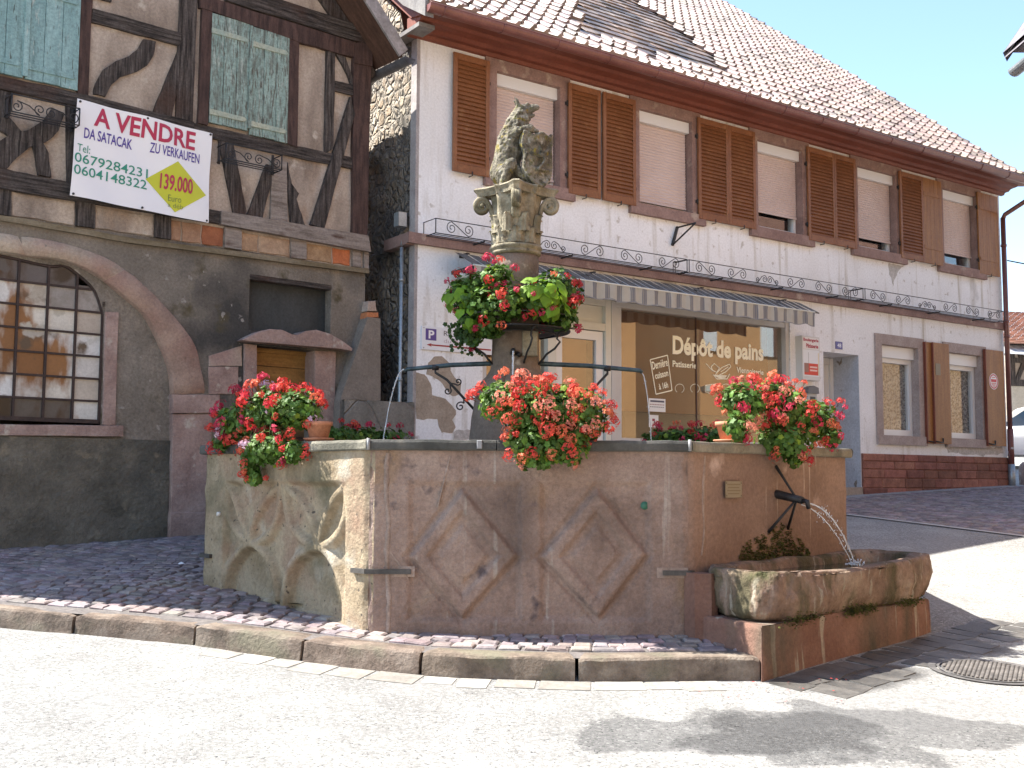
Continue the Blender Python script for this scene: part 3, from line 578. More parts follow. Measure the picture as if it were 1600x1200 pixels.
# ------------------------------------------------------------------ shop front
m_lgrey = mat('grey_metal_frame', [(.50, .50, .49), (.57, .57, .56)], 3, .4, 0); m_cream = mat('cream_frame', [(.60, .59, .52), (.68, .67, .6)], 2, .5, 0)
sf = Thing('shop_front', 'glazed shop front with bread lettering and white door under the awning', 'shop front', W, (.95, -.1, -.3))
b = B(); Z0, Z1 = .60, 2.40
b.box(3.06, 3.13, -.2, -.02, -.3, 2.455); b.box(6.56, 6.635, -.2, -.02, -.3, 2.455); b.box(3.13, 6.56, -.2, -.03, 2.38, 2.455); b.box(3.13, 6.56, -.2, -.025, .53, .60); b.box(3.13, 3.26, -.2, -.05, .6, 2.38)
b.box(.955, 1.02, -.2, -.02, -.3, 2.455); b.box(1.02, 1.98, -.2, -.03, 2.38, 2.455); b.box(1.02, 1.98, -.2, -.025, .53, .6); sf.part('frame', b, m_lgrey)
b = B(); b.box(.96, 1.98, -.19, -.06, -.3, .53); b.box(3.13, 6.56, -.19, -.06, -.3, .53); sf.part('stall_riser', b, m_lgrey)
b = B(); b.box(1.985, 2.12, -.2, -.025, -.3, 2.455); b.box(2.96, 3.055, -.2, -.025, -.3, 2.455); b.box(2.12, 2.96, -.19, -.03, 2.37, 2.455); b.box(2.12, 2.96, -.19, -.03, 2.03, 2.13)
b.box(2.12, 2.96, -.15, -.1, 2.13, 2.37); b.box(2.3, 2.8, -.098, -.09, 2.2, 2.3, (.1, .1, .1)); sf.part('door_surround', b, m_cream)
b = B(); b.box(2.13, 2.25, -.14, -.07, -.2, 2.02); b.box(2.83, 2.95, -.14, -.07, -.2, 2.02); b.box(2.25, 2.83, -.14, -.071, 1.9, 2.02); b.box(2.25, 2.83, -.14, -.071, -.2, .1); dr = sf.part('door', b, m_pvc)
b = B(); b.box(2.25, 2.83, -.11, -.105, .1, 1.9); sf.part('pane', b, glass('shop_glass', (.9, .88, .82), .17, .9), dr)
b = B(); b.box(2.24, 2.84, -.30, -.29, .1, 2.0); sf.part('door_blind', b, mat('ochre_blind', [(.27, .13, .045), (.32, .165, .06)], 1.2, .9, 0), dr)
b = B(); b.box(2.86, 2.9, -.06, -.03, .8, 1.1); sf.part('handle', b, m_zinc, dr)
m_sg = glass('shop_glass')
b = B(); b.box(3.26, 6.56, -.11, -.104, .6, 2.38); sf.part('display_window', b, m_sg)
b = B(); b.box(1.02, 1.98, -.11, -.104, .6, 2.38); sf.part('display_window', b, m_sg)
m_och = MATS['ochre_blind']
b = B(); b.grid(lambda t, z: (t, -.42+.006*math.sin(t*9), z), lin(3.15, 6.6, 60), [1.02, 2.42]); b.box(3.15, 6.6, -.43, -.40, 1.0, 1.03); b.grid(lambda t, z: (t, -.42, z), lin(.98, 2.0, 6), [.9, 2.42]); sf.part('roller_blind', b, m_och)
b = B(); b.box(.96, 6.62, -2.6, -2.5, -.3, 2.6); b.box(.96, 6.62, -2.6, -.2, -.35, -.3); b.box(.96, 6.62, -2.6, -.2, 2.5, 2.55); b.box(3.15, 3.2, -2.5, -.3, -.3, .6); sf.part('shop_interior', b, flat('shop_dark', (.035, .03, .026), .9))
b = B(); b.box(3.75, 6.5, -.6, -.55, .5, 1.0); sf.part('display_panel', b, flat('grey_panel', (.20, .22, .21), .7))
b = B(); b.box(4.715, 4.735, -.103, -.095, .6, 2.38); sf.part('glazing_joint', b, flat('dark_joint', (.05, .02, .015), .6))
# lettering on the glass
m_let = mat('cream_lettering', [(.98, .95, .76), (.98, .95, .76)], rough=.6, bump=0)
b = B(); O = -.100
q = lambda u, v: W.at(u, v, O)
def tb(b, body, tl, br, bold=.0, rot=0): a = q(*tl); c = q(*br); text(b, body, (a[0], c[0], c[1], a[1]), O, bold=bold, rot=rot)
def tq(b, body, c4, bold=.0, c=(1, 1, 1), qf=q, o=None):     # four photo corners TL TR BR BL of the lettering
    P = [Vector(qf(*p)) for p in c4]; f = lambda s, t: tuple((P[3]*(1-s)+P[2]*s)*(1-t)+(P[0]*(1-s)+P[1]*s)*t)
    text(b, body, (0, 1, 0, 1), O if o is None else o, c, bold, F2=f)
tq(b, 'Dépôt de pains', [(1051, 524), (1193, 538), (1193, 572), (1051, 562)], .035); sf.part('lettering', b, m_let); b = B()
tq(b, 'Patisserie', [(1051, 563), (1088, 567), (1088, 576), (1051, 573)], .02); sf.part('lettering', b, m_let); b = B(); tq(b, 'Viennoiserie', [(1151, 573), (1193, 578), (1193, 586), (1151, 582)], .02); sf.part('lettering', b, m_let); b = B()
F4 = [(1016, 562), (1043, 555), (1050, 610), (1025, 616)]
Pq = [Vector(q(*p)) for p in F4]
for i in range(4): b.slab(Pq[i], Pq[(i+1) % 4], .014, O-.001, O+.001)
def inner(s, t): return tuple((Pq[3]*(1-s)+Pq[2]*s)*(1-t)+(Pq[0]*(1-s)+Pq[1]*s)*t)
for body, t0, t1, s0, s1 in (('Dernière', .70, .93, .05, .95), ('cuisson', .42, .60, .12, .9), ('à 16h', .10, .28, .25, .8)):
    text(b, body, (0, 1, 0, 1), O, (1, 1, 1), .02, F2=lambda s, t, t0=t0, t1=t1, s0=s0, s1=s1: inner(s0+(s1-s0)*s, t0+(t1-t0)*t))
sf.part('framed_lettering', b, m_let); b = B()
# bread basket drawing, cake slice and faint rings
def stroke(b, pts, w_=.012):
    P = [q(*p) for p in pts]
    for a, c in zip(P, P[1:]): b.slab(a, c, w_, O-.001, O+.001)
stroke(b, [(1103, 568), (1112, 578), (1120, 582), (1124, 575), (1116, 568), (1111, 573), (1114, 580)]); stroke(b, [(1118, 585), (1128, 574), (1140, 569), (1142, 573), (1134, 581), (1122, 587)]); stroke(b, [(1126, 581), (1138, 573)])
for k in range(5): stroke(b, [(1114+k*2, 586+k), (1136-k, 587+k*1.2)], .009)
stroke(b, [(1115, 586), (1120, 592), (1136, 592), (1140, 584)])
sf.part('basket_drawing', b, m_let); b = B(); stroke(b, [(1102, 602), (1119, 600), (1120, 606), (1108, 615), (1102, 612), (1102, 602), (1109, 606), (1120, 602)], .012); stroke(b, [(1109, 606), (1108, 615)], .02); fan(b, px(W, [(1103, 603), (1108, 606), (1108, 614), (1103, 611)], O), O+.001)
sf.part('cake_drawing', b, m_let); b = B()
for cx_ in (1062, 1086, 1134): stroke(b, [(cx_+7*math.cos(a), 607+7*math.sin(a)) for a in lin(2.2, 7.4, 14)], .006)
sf.part('faint_rings', b, m_let)
def paper(name, P, lab, lines):
    t0, z1 = q(*P[0]); t1, z0 = q(*P[1]); b = B(); b.box(t0, t1, -.103, -.101, z0, z1, (.75, .76, .76))
    for (a, c, z, h, col) in lines: b.box(t0+(t1-t0)*a, t0+(t1-t0)*c, -.101, -.1002, z0+(z1-z0)*z, z0+(z1-z0)*(z+h), col)
    solo(name, b, m_print, lab, 'notice', W, (t0, -.103, z0))
DK = (.08, .08, .12)
paper('notice', [(1014, 622), (1040, 644)], 'white printed notice taped inside the shop window, upper of two', [(.08, .92, .72, .14, DK)]+[(.05+k*.1, .12+k*.1, .5, .07, (.3, .15, .15)) for k in range(9)]+[(.05+k*.11, .13+k*.11, .32, .07, (.2, .2, .22)) for k in range(8)])
paper('notice', [(1014, 648), (1029, 668)], 'small white notice with a dark mark, lower of two in the shop window', [(.35, .62, .5, .2, (.25, .03, .06)), (.5, .65, .32, .15, DK)])
paper('notice', [(918, 655), (932, 683)], 'tall pale sheet stuck low on the glass of the shop door', [(.2, .8, .8, .05, DK)])
# ------------------------------------------------------------------ awning
m_slate = mat('grey_awning_cover', [(.085, .08, .07), (.20, .19, .17)], 7, .95, .5, 25, .008, attr=True)
aw = Thing('awning', 'folded shop awning with grey cover and striped scalloped valance', 'awning', W, (.5, 0, 2.6))
b = B(); t = .42
while t < 6.52:
    w_ = random.uniform(.15, .2); sh = random.uniform(.8, 1.15); lift = random.uniform(0, .008)
    b.add([(t, .16, 2.76+lift), (t+w_-.008, .16, 2.755), (t+w_-.008, .54, 2.555), (t, .54, 2.56+lift), (t, .54, 2.54), (t+w_-.008, .54, 2.535)], [(0, 1, 2, 3), (3, 2, 5, 4)], (sh, sh, sh*1.02)); t += w_
b.box(.42, 6.52, .09, .55, 2.5, 2.54, (.5, .5, .5))
aw.part('cover', b, m_slate)
b = B(); b.tube([(.42, .575, 2.545), (6.53, .575, 2.545)], .012, 8); b.tube([(.42, .3, 2.46), (6.5, .3, 2.46)], .035, 10); aw.part('front_bar', b, m_cream)
b = B()
N_ = 610; ts = lin(.43, 6.52, N_)
def val(t, k): return (t, .58+.008*math.sin(t*37)+(.012*math.sin(t*18) if k else 0), 2.535-k*(.185+.03*abs(math.sin(t*math.pi/.42))))
def vcol(t, k):
    f = (t % .212)/.212
    return (.22, .225, .25) if .50 < f < .57 or .80 < f < .87 or .64 < f < .73 else (.34, .325, .30) if .5 < f < .87 else (.54, .52, .455)
b.grid(val, ts, [0, .33, .66, .94], cf=vcol, sm=True); b.grid(val, ts, [.94, 1.0], (.30, .31, .33)); aw.part('valance', b, mat('valance_cloth', [(.9, .9, .9), (1, 1, 1)], 6, .9, 0, attr=True, trans=.25))
for t in (.6, 2.6, 4.6, 6.35):
    b = B(); b.box(t, t+.04, 0.0, .16, 2.765, 2.78); b.box(t-.01, t+.05, 0, .01, 2.74, 2.79); aw.part('bracket', b, m_iron)
# ------------------------------------------------------------------ window box rails along the string course
def rail(i, t0, t1, lab):
    T = Thing('flower_box_rail', lab, 'railing', W, (t0, 0, 2.93), 'wrought iron flower box rails'); b = B(); z0, z1, o = 2.935, 3.11, .28
    b.tube([(t0, .0, z1), (t0, o, z1), (t1, o, z1), (t1, 0, z1)], .006, 6); b.tube([(t0, .0, z0), (t0, o, z0), (t1, o, z0), (t1, 0, z0)], .007, 6)
    for oo in (.07, .14, .21): b.tube([(t0, oo, z0), (t1, oo, z0)], .005, 5)
    for t in (t0, t1): b.tube([(t, o, z0), (t, o, z1)], .007, 5); b.tube([(t, 0, z0), (t, 0, z1)], .006, 5)
    T.part('frame', b, m_iron)
    n = 6; L_ = (t1-t0)/n
    for k in range(n):
        b = B(); tc = t0+(k+.5)*L_; r = .05; fl = 1 if k % 2 == 0 else -1
        if k in (n//2-1,): 
            for s_ in (-1, 1): scroll(b, tc+s_*.06+.0, z0+.07, o, .055, 1.4, math.pi/2, s_, .0055); scroll(b, tc+s_*.2, z0+.05, o, .04, 1.3, -math.pi/2, s_, .0055); b.tube([(tc+s_*.06, o, z0+.125), (tc+s_*.12, o, z0+.1), (tc+s_*.2, o, z0+.01)], .0055, 5)
        else:
            scroll(b, tc-.12, z0+.0875, o, .075, 1.5, fl*math.pi/2, fl, .0055); scroll(b, tc+.12, z0+.0875, o, .075, 1.5, -fl*math.pi/2, fl, .0055)
            b.tube([(tc-.12, o, z0+.0875+fl*.075), (tc-.05, o, z0+.0875+fl*.035), (tc+.05, o, z0+.0875-fl*.035), (tc+.12, o, z0+.0875-fl*.075)], .0055, 5)
        T.part('scroll', b, m_iron)
    for k in range(3):
        b = B(); t = t0+(k*2+1)*L_; b.box(t-.008, t+.008, .0, .30, z0-.03, z0-.012); T.part('support_bar', b, m_iron)
rail(0, .08, 4.19, 'left iron flower box rail, behind the statue column'); rail(1, 4.23, 8.07, 'middle iron flower box rail, above the shop lettering'); rail(2, 8.12, 12.1, 'right iron flower box rail, ending beside the downpipe')
# bracket of a former sign
t0, z0 = W.at(1048, 384); b = B(); b.slab((0+t0, z0), (t0+.10, z0+.28), .035, .02, .05); b.tube([(t0+.1, .02, z0+.27), (t0+.1, .40, z0+.27)], .012, 6); b.tube([(t0, .03, z0+.0), (t0+.1, .4, z0+.27)], .012, 6)
solo('sign_bracket', b, m_iron, 'bare black iron bracket below the second upstairs window', 'bracket', W, (t0, 0, z0))
# signs
b = B(); tA, zA = W.at(659, 510, .02); tB = 1.25; zB = 1.57; b.box(tA, tB, .005, .02, zB, 1.85, (.74, .76, .80))
b.box(tA+.055, tA+.205, .02, .0215, zB+.115, zB+.255, (.09, .06, .26)); text(b, 'P', (tA+.095, tA+.175, zB+.135, zB+.235), .0235, (.8, .8, .85), .03); text(b, 'RE', (tA+.31, tA+.42, zB+.185, zB+.245), .0225, (.06, .05, .07), -.005); text(b, 'du R', (tA+.31, tA+.52, zB+.10, zB+.145), .0225, (.45, .35, .40), -.01)
b.slab((tA+.12, zB+.06), (tA+1.0, zB+.06), .018, .021, .0225, (.32, .03, .04)); b.poly([(tA+.07, zB+.06), (tA+.14, zB+.082), (tA+.12, zB+.06), (tA+.14, zB+.038)], .021, .0225, (.32, .03, .04))
for (x, z) in ((tA+.03, zB+.02), (tA+.03, zB+.26)): b.box(x-.006, x+.006, .02, .023, z-.006, z+.006, (.3, .3, .3))
solo('parking_sign', b, m_print, 'white parking sign with blue P and long red arrow', 'sign', W, (tA, .005, zB))
b = B(); a, c, z0, z1 = 6.76, 7.17, 1.58, 2.26; b.box(a-.0, c+.0, .0, .13, z0, z1, (.62, .62, .60)); 
b.box(a+.02, c-.02, .13, .1315, z0+.06, z1-.21, (.74, .76, .78)); b.box(a+.02, c-.02, .13, .1315, z1-.2, z1-.02, (.74, .72, .70)); b.box(a+.04, c-.05, .1315, .133, z0+.08, z0+.26, (.62, .06, .03)); b.box(a+.04, a+.14, .133, .134, z0+.12, z0+.26, (.32, .16, .12)); b.box(c-.045, c-.03, .1315, .133, z0+.08, z1-.25, (.7, .6, .35))
for k in range(2): b.box(a+.17, c-.07, .133, .134, z0+.14+k*.05, z0+.165+k*.05, (.8, .55, .5))
b.box(a+.14, a+.147, .1315, .133, z0+.26, z1-.25, (.35, .35, .36)); text(b, 'Boulangerie', (a+.03, c-.03, z1-.095, z1-.03), .1335, (.40, .02, .05), .03); text(b, 'Pâtisserie', (a+.09, c-.04, z1-.18, z1-.115), .1335, (.40, .02, .05), .03)
solo('bakery_sign', b, m_print, 'white box sign with red bakery lettering and red panel', 'sign', W, (a, 0, z0))
b = B(); b.box(6.90, 7.12, 0, .1, .95, 1.40, (.42, .45, .47)); b.poly([(6.88, 1.38), (7.14, 1.38), (7.13, 1.47), (7.02, 1.50), (6.90, 1.46)], 0, .13, (.14, .14, .15)); b.box(6.96, 7.08, .1, .105, 1.18, 1.33, (.05, .05, .06)); b.box(6.99, 7.05, .105, .107, 1.24, 1.28, (.6, .6, .6))
solo('letterbox', b, m_print, 'grey metal letterbox with dark hood below the bakery sign', 'letterbox', W, (6.9, 0, .95))
t0, z0 = W.at(1306, 545, .01); b = B(); b.box(t0, t0+.165, 0, .012, z0, z0+.12, (.09, .09, .25)); b.box(t0+.006, t0+.159, .012, .013, z0+.006, z0+.114, (.13, .13, .33)); text(b, '48', (t0+.035, t0+.13, z0+.028, z0+.092), .0145, (.8, .8, .85), .02)
solo('house_number', b, m_print, 'blue enamel house number plate above the recessed entrance', 'number plate', W, (t0, 0, z0))
b = B(); b.tube([(-.15, -.12, 2.80), (-.15, -.12, -1.2)], .022, 10); b.tube([(-.15, -.12, 2.82), (-.13, -.1, 2.95)], .02, 8); b.box(-.22, -.11, -.2, -.08, 3.05, 3.22)
for z in (2.4, 1.2): b.tube([(-.15, -.12, z-.015), (-.15, -.12, z+.015)], .03, 10)
solo('drainpipe', b, m_zinc, 'thin zinc pipe running down the corner of the rubble gable', 'pipe', W, (-.15, -.12, -1.2))
# ------------------------------------------------------------------ LEFT HOUSE (half timbered)
m_plast = mat('old_plaster', [(.39, .32, .255), (.52, .44, .365)], 1.8, .95, .7, 50, .012, stains=[((.22, .175, .14), 2.5, .52, .72, (1, 1, .35)), ((.50, .44, .37), 5, .62, .7), ((.17, .14, .115), 1.1, .58, .78), ((.30, .20, .13), 1.9, .64, .8, (1, 1, .5))], grain=.7)
m_grey = mat('grey_render', [(.155, .135, .11), (.26, .228, .19)], 1.3, .95, .8, 35, .02, stains=[((.06, .057, .053), 1.0, .5, .68), ((.27, .23, .175), 2.2, .60, .74, (1.5, 1.5, .5)), ((.09, .075, .04), 3, .6, .7), ((.30, .28, .25), 9, .66, .7)], grain=.8)
m_tim = mat('weathered_oak', [(.022, .018, .016), (.085, .068, .06), (.17, .145, .13)], 5, .88, 1., 22, .03, stretch=(9, 9, .6), stains=[((.09, .05, .035), 1.5, .55, .75)], grain=.9)
m_timh = mat('weathered_oak_lying', [(.022, .018, .016), (.085, .068, .058), (.16, .135, .12)], 5, .88, 1., 22, .03, stretch=(.6, 9, 9), stains=[((.10, .05, .035), 1.2, .54, .7)], grain=.9)
m_timr = mat('red_stained_oak', [(.035, .02, .017), (.10, .058, .048)], 4, .85, .9, 22, .01, stretch=(5, 5, .7))
m_timp = mat('pale_grey_oak', [(.16, .13, .11), (.26, .22, .19), (.31, .27, .24)], 4, .88, .7, 22, .01, stretch=(.7, 6, 6), stains=[((.09, .05, .035), 3, .6, .75, (1, 1, 3))])
m_turq = mat('flaking_turquoise', [(.19, .32, .325), (.28, .43, .43)], 1.6, .85, .6, 30, .006, stretch=(4, 4, .7), stains=[((.10, .14, .13), 9, .62, .68, (5, 5, .7)), ((.11, .19, .19), 2.5, .60, .8, (6, 6, .5)), ((.38, .46, .44), 8, .62, .7, (3, 3, .5))], grain=.8)
m_turqw = mat('worn_turquoise', [(.20, .29, .26), (.30, .41, .37)], 2.5, .9, .7, 30, .008, stretch=(5, 5, .8), stains=[((.12, .12, .10), 9, .535, .60, (7, 7, .8)), ((.16, .19, .165), 3, .5, .65, (6, 6, 1)), ((.36, .42, .38), 10, .6, .68, (5, 5, .6))], grain=1.)
m_sand = mat('pink_sandstone', [(.27, .18, .155), (.40, .29, .25)], 3.5, .92, .8, 26, .02, stains=[((.46, .40, .34), 6, .6, .68), ((.15, .11, .09), 1.5, .6, .8)])
m_ltstone = mat('arch_stone', [(.34, .28, .23), (.48, .41, .34)], 3, .92, .8, 20, .02, stains=[((.33, .22, .19), 1.5, .5, .7), ((.2, .17, .14), 9, .66, .72)], attr=True)
lh = Thing('half_timbered_house', 'old half-timbered house with turquoise shutters and arched stone gateway', 'house', L, (0, 0, -.6))
TL_ = -6.3
Lp = lambda pts, o=0: [L.at(u, v, o) for u, v in pts]
# plaster wall of the upper storey with gable
b = B(); RI = -1.75; ZR_ = 7.05  # unseen ridge, shaped low and off-centre so the sun reaches the column
b.poly([(TL_, 2.52), (-.05, 2.52), (-.05, 5.25), (RI, ZR_-.15), (TL_, 4.9)], -.3, 0); lh.part('upper_wall', b, m_plast)
b = B(); b.box(TL_, TL_+.2, -9, -.3, -1.5, 5.2); b.box(-.25, -.03, -9, -.3, -1.5, 5.2); b.box(TL_, -.03, -9, -8.8, -1.5, 5.2); lh.part('side_wall', b, m_grey)
# ground floor wall with openings
top = px(L, [(388, 430), (518, 443)]); AX, AZ = -4.2, .95
b = B()
hs = [(-1.54, -.49, 1.66, 2.28, .13), (-1.44, -.70, -.8, 1.49, .22)]
holed(b, -2.1, -.02, -1.2, 2.53, hs, 0)
b.add([(-.02, 0, 2.53), (-.02, 0, 1.99), (.10, 0, 1.9), (.10, 0, -1.2), (-.02, 0, -1.2)], [(0, 1, 2, 3, 4)]); b.add([(.10, 0, 1.9), (.10, 0, -1.2), (.10, -9, -1.2), (.10, -9, 1.9)], [(0, 1, 2, 3)]); b.add([(-.02, 0, 2.53), (-.02, 0, 1.99), (.1, 0, 1.9), (.1, -9, 1.9), (-.02, -9, 2.53)], [(0, 1, 2, 3, 4)])
# wall above the arch: fan between the arch outline and the top
outer = px(L, [(30, 368), (100, 380), (180, 410), (240, 460), (300, 530), (315, 580), (322, 617)]); inner_ = px(L, [(40, 400), (100, 408), (150, 430), (200, 470), (230, 500), (262, 570), (268, 617)])
def mir(P): return [(2*AX-p[0], p[1]) for p in P][::-1]
def smooth(P, n=4):
    out = []
    for i in range(len(P)-1):
        p0 = P[max(i-1, 0)]; p1 = P[i]; p2 = P[i+1]; p3 = P[min(i+2, len(P)-1)]
        for k in range(n):
            t = k/n; out.append(tuple(.5*((2*p1[j])+(-p0[j]+p2[j])*t+(2*p0[j]-5*p1[j]+4*p2[j]-p3[j])*t*t+(-p0[j]+3*p1[j]-3*p2[j]+p3[j])*t**3) for j in (0, 1)))
    return out+[P[-1]]
OU = smooth(mir(outer)+[(AX, 2.345)]+outer); IN = smooth(mir(inner_)+[(AX, 2.16)]+inner_)
mids = [((a[0]+c[0])/2, (a[1]+c[1])/2) for a, c in zip(OU, IN)]
vs = [(p[0], 0, p[1]) for p in mids]+[(p[0], 0, 2.53) for p in mids]; n = len(mids); b.add(vs, [(i, i+1, n+i+1, n+i) for i in range(n-1)])
b.add([(mids[-1][0], 0, mids[-1][1]), (-2.1, 0, mids[-1][1]), (-2.1, 0, 2.53), (mids[-1][0], 0, 2.53)], [(0, 1, 2, 3)]); b.box(TL_, 2*AX+2.15, -.3, 0, -1.4, 2.53)
b.box(mids[-1][0]-.02, -2.095, -.1, -.0005, -1.2, mids[-1][1]+.01)
lh.part('lower_wall', b, m_grey)
# infill inside the arch, set back a little, around the iron window
gl = smooth([(-5.3, 1.78), (-5.15, 2.0), (-4.6, 2.12), (-4.2, 2.15)]+px(L, [(80, 413), (105, 412), (130, 430), (152, 452), (165, 490)]), 3)
b = B(); IO = -.05
ii = [(p[0]+.0, p[1]) for p in IN]
# polygon ring: arch inner minus window
win = [(-5.3, .56)]+gl+[(-3.12, .56)]
top_i = [p for p in IN]
def ring(b, A, C, o):
    n = len(A); m = len(C)
    # resample both to the same count
    def rs(P, k):
        d = [0]
        for a, c in zip(P, P[1:]): d.append(d[-1]+math.hypot(c[0]-a[0], c[1]-a[1]))
        out = []
        for i in range(k):
            s = d[-1]*i/(k-1); j = 0
            while j < len(d)-2 and d[j+1] < s: j += 1
            f = (s-d[j])/(d[j+1]-d[j]+1e-9); out.append((P[j][0]+(P[j+1][0]-P[j][0])*f, P[j][1]+(P[j+1][1]-P[j][1])*f))
        return out
    A = rs(A, 60); C = rs(C, 60); b.add([(p[0], o, p[1]) for p in A]+[(p[0], o, p[1]) for p in C], [(i, i+1, 61+i, 60+i) for i in range(59)])
ring(b, [(IN[0][0]-.05, .45)]+[(p[0], p[1]+.03) for p in IN]+[(IN[-1][0]+.05, .45)], [(-5.3, .45)]+gl+[(-3.12, .45)], IO)
b.grid(lambda t, z: (t, IO+.0+.012*noise.noise(Vector((t*3, z*3, 5))), z), lin(2*AX+2.35, -2.36, 60), lin(-1.3, .46, 30)); lh.part('arch_infill', b, m_grey)
m_crazy = mat('rough_base_render', [(.10, .09, .07), (.185, .165, .13)], 2.2, .95, 1., 12, .05, stains=[((.07, .07, .06), 1.2, .5, .7), ((.22, .19, .14), 4, .62, .7)])
b = B(); b.grid(lambda t, z: (t, -.02+.012*noise.noise(Vector((t*4, z*4, 15))), z), lin(2*AX+2.35, -2.39, 70), lin(-1.3, .40, 40)); b.box(-6.0, -2.39, -.05, -.021, .38, .41); lh.part('rough_base', b, m_crazy)
# arch stones
cut = [0, 9, 16, 22, len(OU)//2+0, len(OU)//2+4, len(OU)//2+14, len(OU)-1]
cut = sorted(set([0, 9, 17, len(OU)//2-5, len(OU)//2, len(OU)//2+4, len(OU)//2+13, len(OU)-1]))
for a, c in zip(cut, cut[1:]):
    b = B(); P = [OU[i] for i in range(a, c+1)]; Q = [IN[min(i, len(IN)-1)] for i in range(a, c+1)]; sh = random.uniform(.75, 1.15)
    if a >= len(OU)//2+10 or c <= 17: tint = (sh*.92, sh*.76, sh*.72)
    else: tint = (sh*1.02, sh, sh*.95)
    m_ = len(P)
    def f(i, k, P=P, Q=Q, m_=m_):
        k0_ = [0, .03, .06, .5, .94, .97, 1][k]; oo = [-.06, .012, .03, .034, .03, .012, -.06][k]; i2 = i; p = P[i2]; q_ = Q[i2]; e = .022 if i in (0, m_-1) else 0
        t = p[0]+(q_[0]-p[0])*k0_; z = p[1]+(q_[1]-p[1])*k0_; return (t, oo-e*1.6+.014*noise.noise(Vector((t*7, z*7, 3)))*(0 < k < 6), z)
    b.grid(f, list(range(m_)), list(range(7)), tint); lh.part('arch_stone', b, m_ltstone)
def stone(name, pts, o0, o1, m_, c=(1, 1, 1), F=L, par=lh, lab=None, amp=.006, px_=True):
    P = px(F, pts) if px_ else pts; A = sum(P[i][0]*P[(i+1) % len(P)][1]-P[(i+1) % len(P)][0]*P[i][1] for i in range(len(P)))
    if A < 0: P = P[::-1]
    P = jag(P, amp, 5); n = len(P); cx = sum(p[0] for p in P)/n; cz = sum(p[1] for p in P)/n; b = B(); k = 1-.012/max(.05, min(max(p[0] for p in P)-min(p[0] for p in P), max(p[1] for p in P)-min(p[1] for p in P)))
    vs = [(p[0], o0, p[1]) for p in P]+[(p[0], o1-.008, p[1]) for p in P]+[(cx+(p[0]-cx)*k, o1, cz+(p[1]-cz)*k) for p in P]
    fs = [(i, (i+1) % n, n+(i+1) % n, n+i) for i in range(n)]+[(n+i, n+(i+1) % n, 2*n+(i+1) % n, 2*n+i) for i in range(n)]
    b.add(vs, fs+[tuple(range(2*n, 3*n))], c); return par.part(name, b, m_, label=lab)
stone('impost_stone', [(267, 617), (341, 617), (341, 646), (267, 646)], -.1, .045, m_sand)
stone('jamb_stone', [(268, 647), (330, 647), (326, 838), (265, 840)], -.1, .03, m_sand); stone('jamb_stone', [(264, 800), (322, 800), (322, 860), (262, 862)], -.12, .04, m_sand)
stone('wall_stone', [(325, 573), (372, 573), (372, 616), (326, 616)], -.05, .012, m_sand); stone('wall_stone', [(326, 556), (378, 540), (378, 572), (326, 572)], -.05, .008, m_ltstone)
stone('window_jamb', [(166, 487), (187, 488), (182, 664), (162, 663)], -.1, -.02, m_sand); stone('window_sill', [(-60, 662), (193, 665), (193, 682), (-60, 680)], -.1, .0, m_sand)
# iron window
iw = Thing('iron_window', 'arched iron grid window with patchy dirty panes', 'window', L, (-4.2, -.08, .56)); m_rust = mat('dark_iron', [(.03, .02, .018), (.055, .035, .03)], 12, .7, .3, 50, .003)
zt = lambda t: next((a[1]+(c[1]-a[1])*(t-a[0])/(c[0]-a[0]) for a, c in zip(gl, gl[1:]) if a[0] <= t <= c[0]), 1.8)
b = B(); b.tube([(p[0], -.07, p[1]-.01) for p in gl], .016, 6); b.box(-5.31, -3.11, -.09, -.05, .56, .60); b.box(-3.145, -3.115, -.09, -.05, .56, 1.8)
tc_ = [-3.40, -3.68, -3.96, -4.24, -4.52, -4.8, -5.08]; zc_ = [.56+.225*k for k in range(1, 7)]
for t in tc_: b.box(t-.011, t+.011, -.085, -.055, .58, zt(t))
for z in zc_: b.box(-5.3, -3.13 if z < 1.7 else -3.25, -.086, -.058, z-.01, z+.01)
iw.part('bars', b, m_rust)
cols_ = [(.62, .62, .60), (.52, .50, .47), (.42, .38, .33), (.60, .58, .52), (.30, .29, .28), (.5, .46, .40), (.07, .07, .07), (.66, .68, .68)]
m_pane = mat('painted_panes', [(.75, .75, .75), (1, 1, 1)], 2.5, .35, .1, 20, .004, attr=True, stains=[((.36, .16, .06), 1.9, .50, .58, (1.6, 1, .7)), ((.12, .09, .07), 2.6, .58, .66), ((.7, .7, .68), 3.3, .60, .64)], spec=.7, grain=.4)
ed_ = [-5.3]+tc_[::-1]+[-3.13]; zz_ = [.585]+zc_+[2.3]
random.seed(21)
for r_, (z0, z1) in enumerate(zip(zz_, zz_[1:])):
    for t0, t1 in zip(ed_, ed_[1:]):
        zb = min(z1, max(z0+.01, zt((t0+t1)/2)-.01)); 
        if zb < z0+.03: continue
        c = random.choice(cols_[:6]+[cols_[7]]) if 0 < r_ < 6 else (cols_[6] if r_ == 0 else (.09, .09, .10)); 
        if r_ == 0 and t1 > -3.2: c = (.6, .62, .6)
        b = B(); b.box(t0+.012, t1-.012, -.088+random.uniform(0, .004), -.078, z0+.006, zb-.006, c); iw.part('pane', b, m_pane)
random.seed(5)
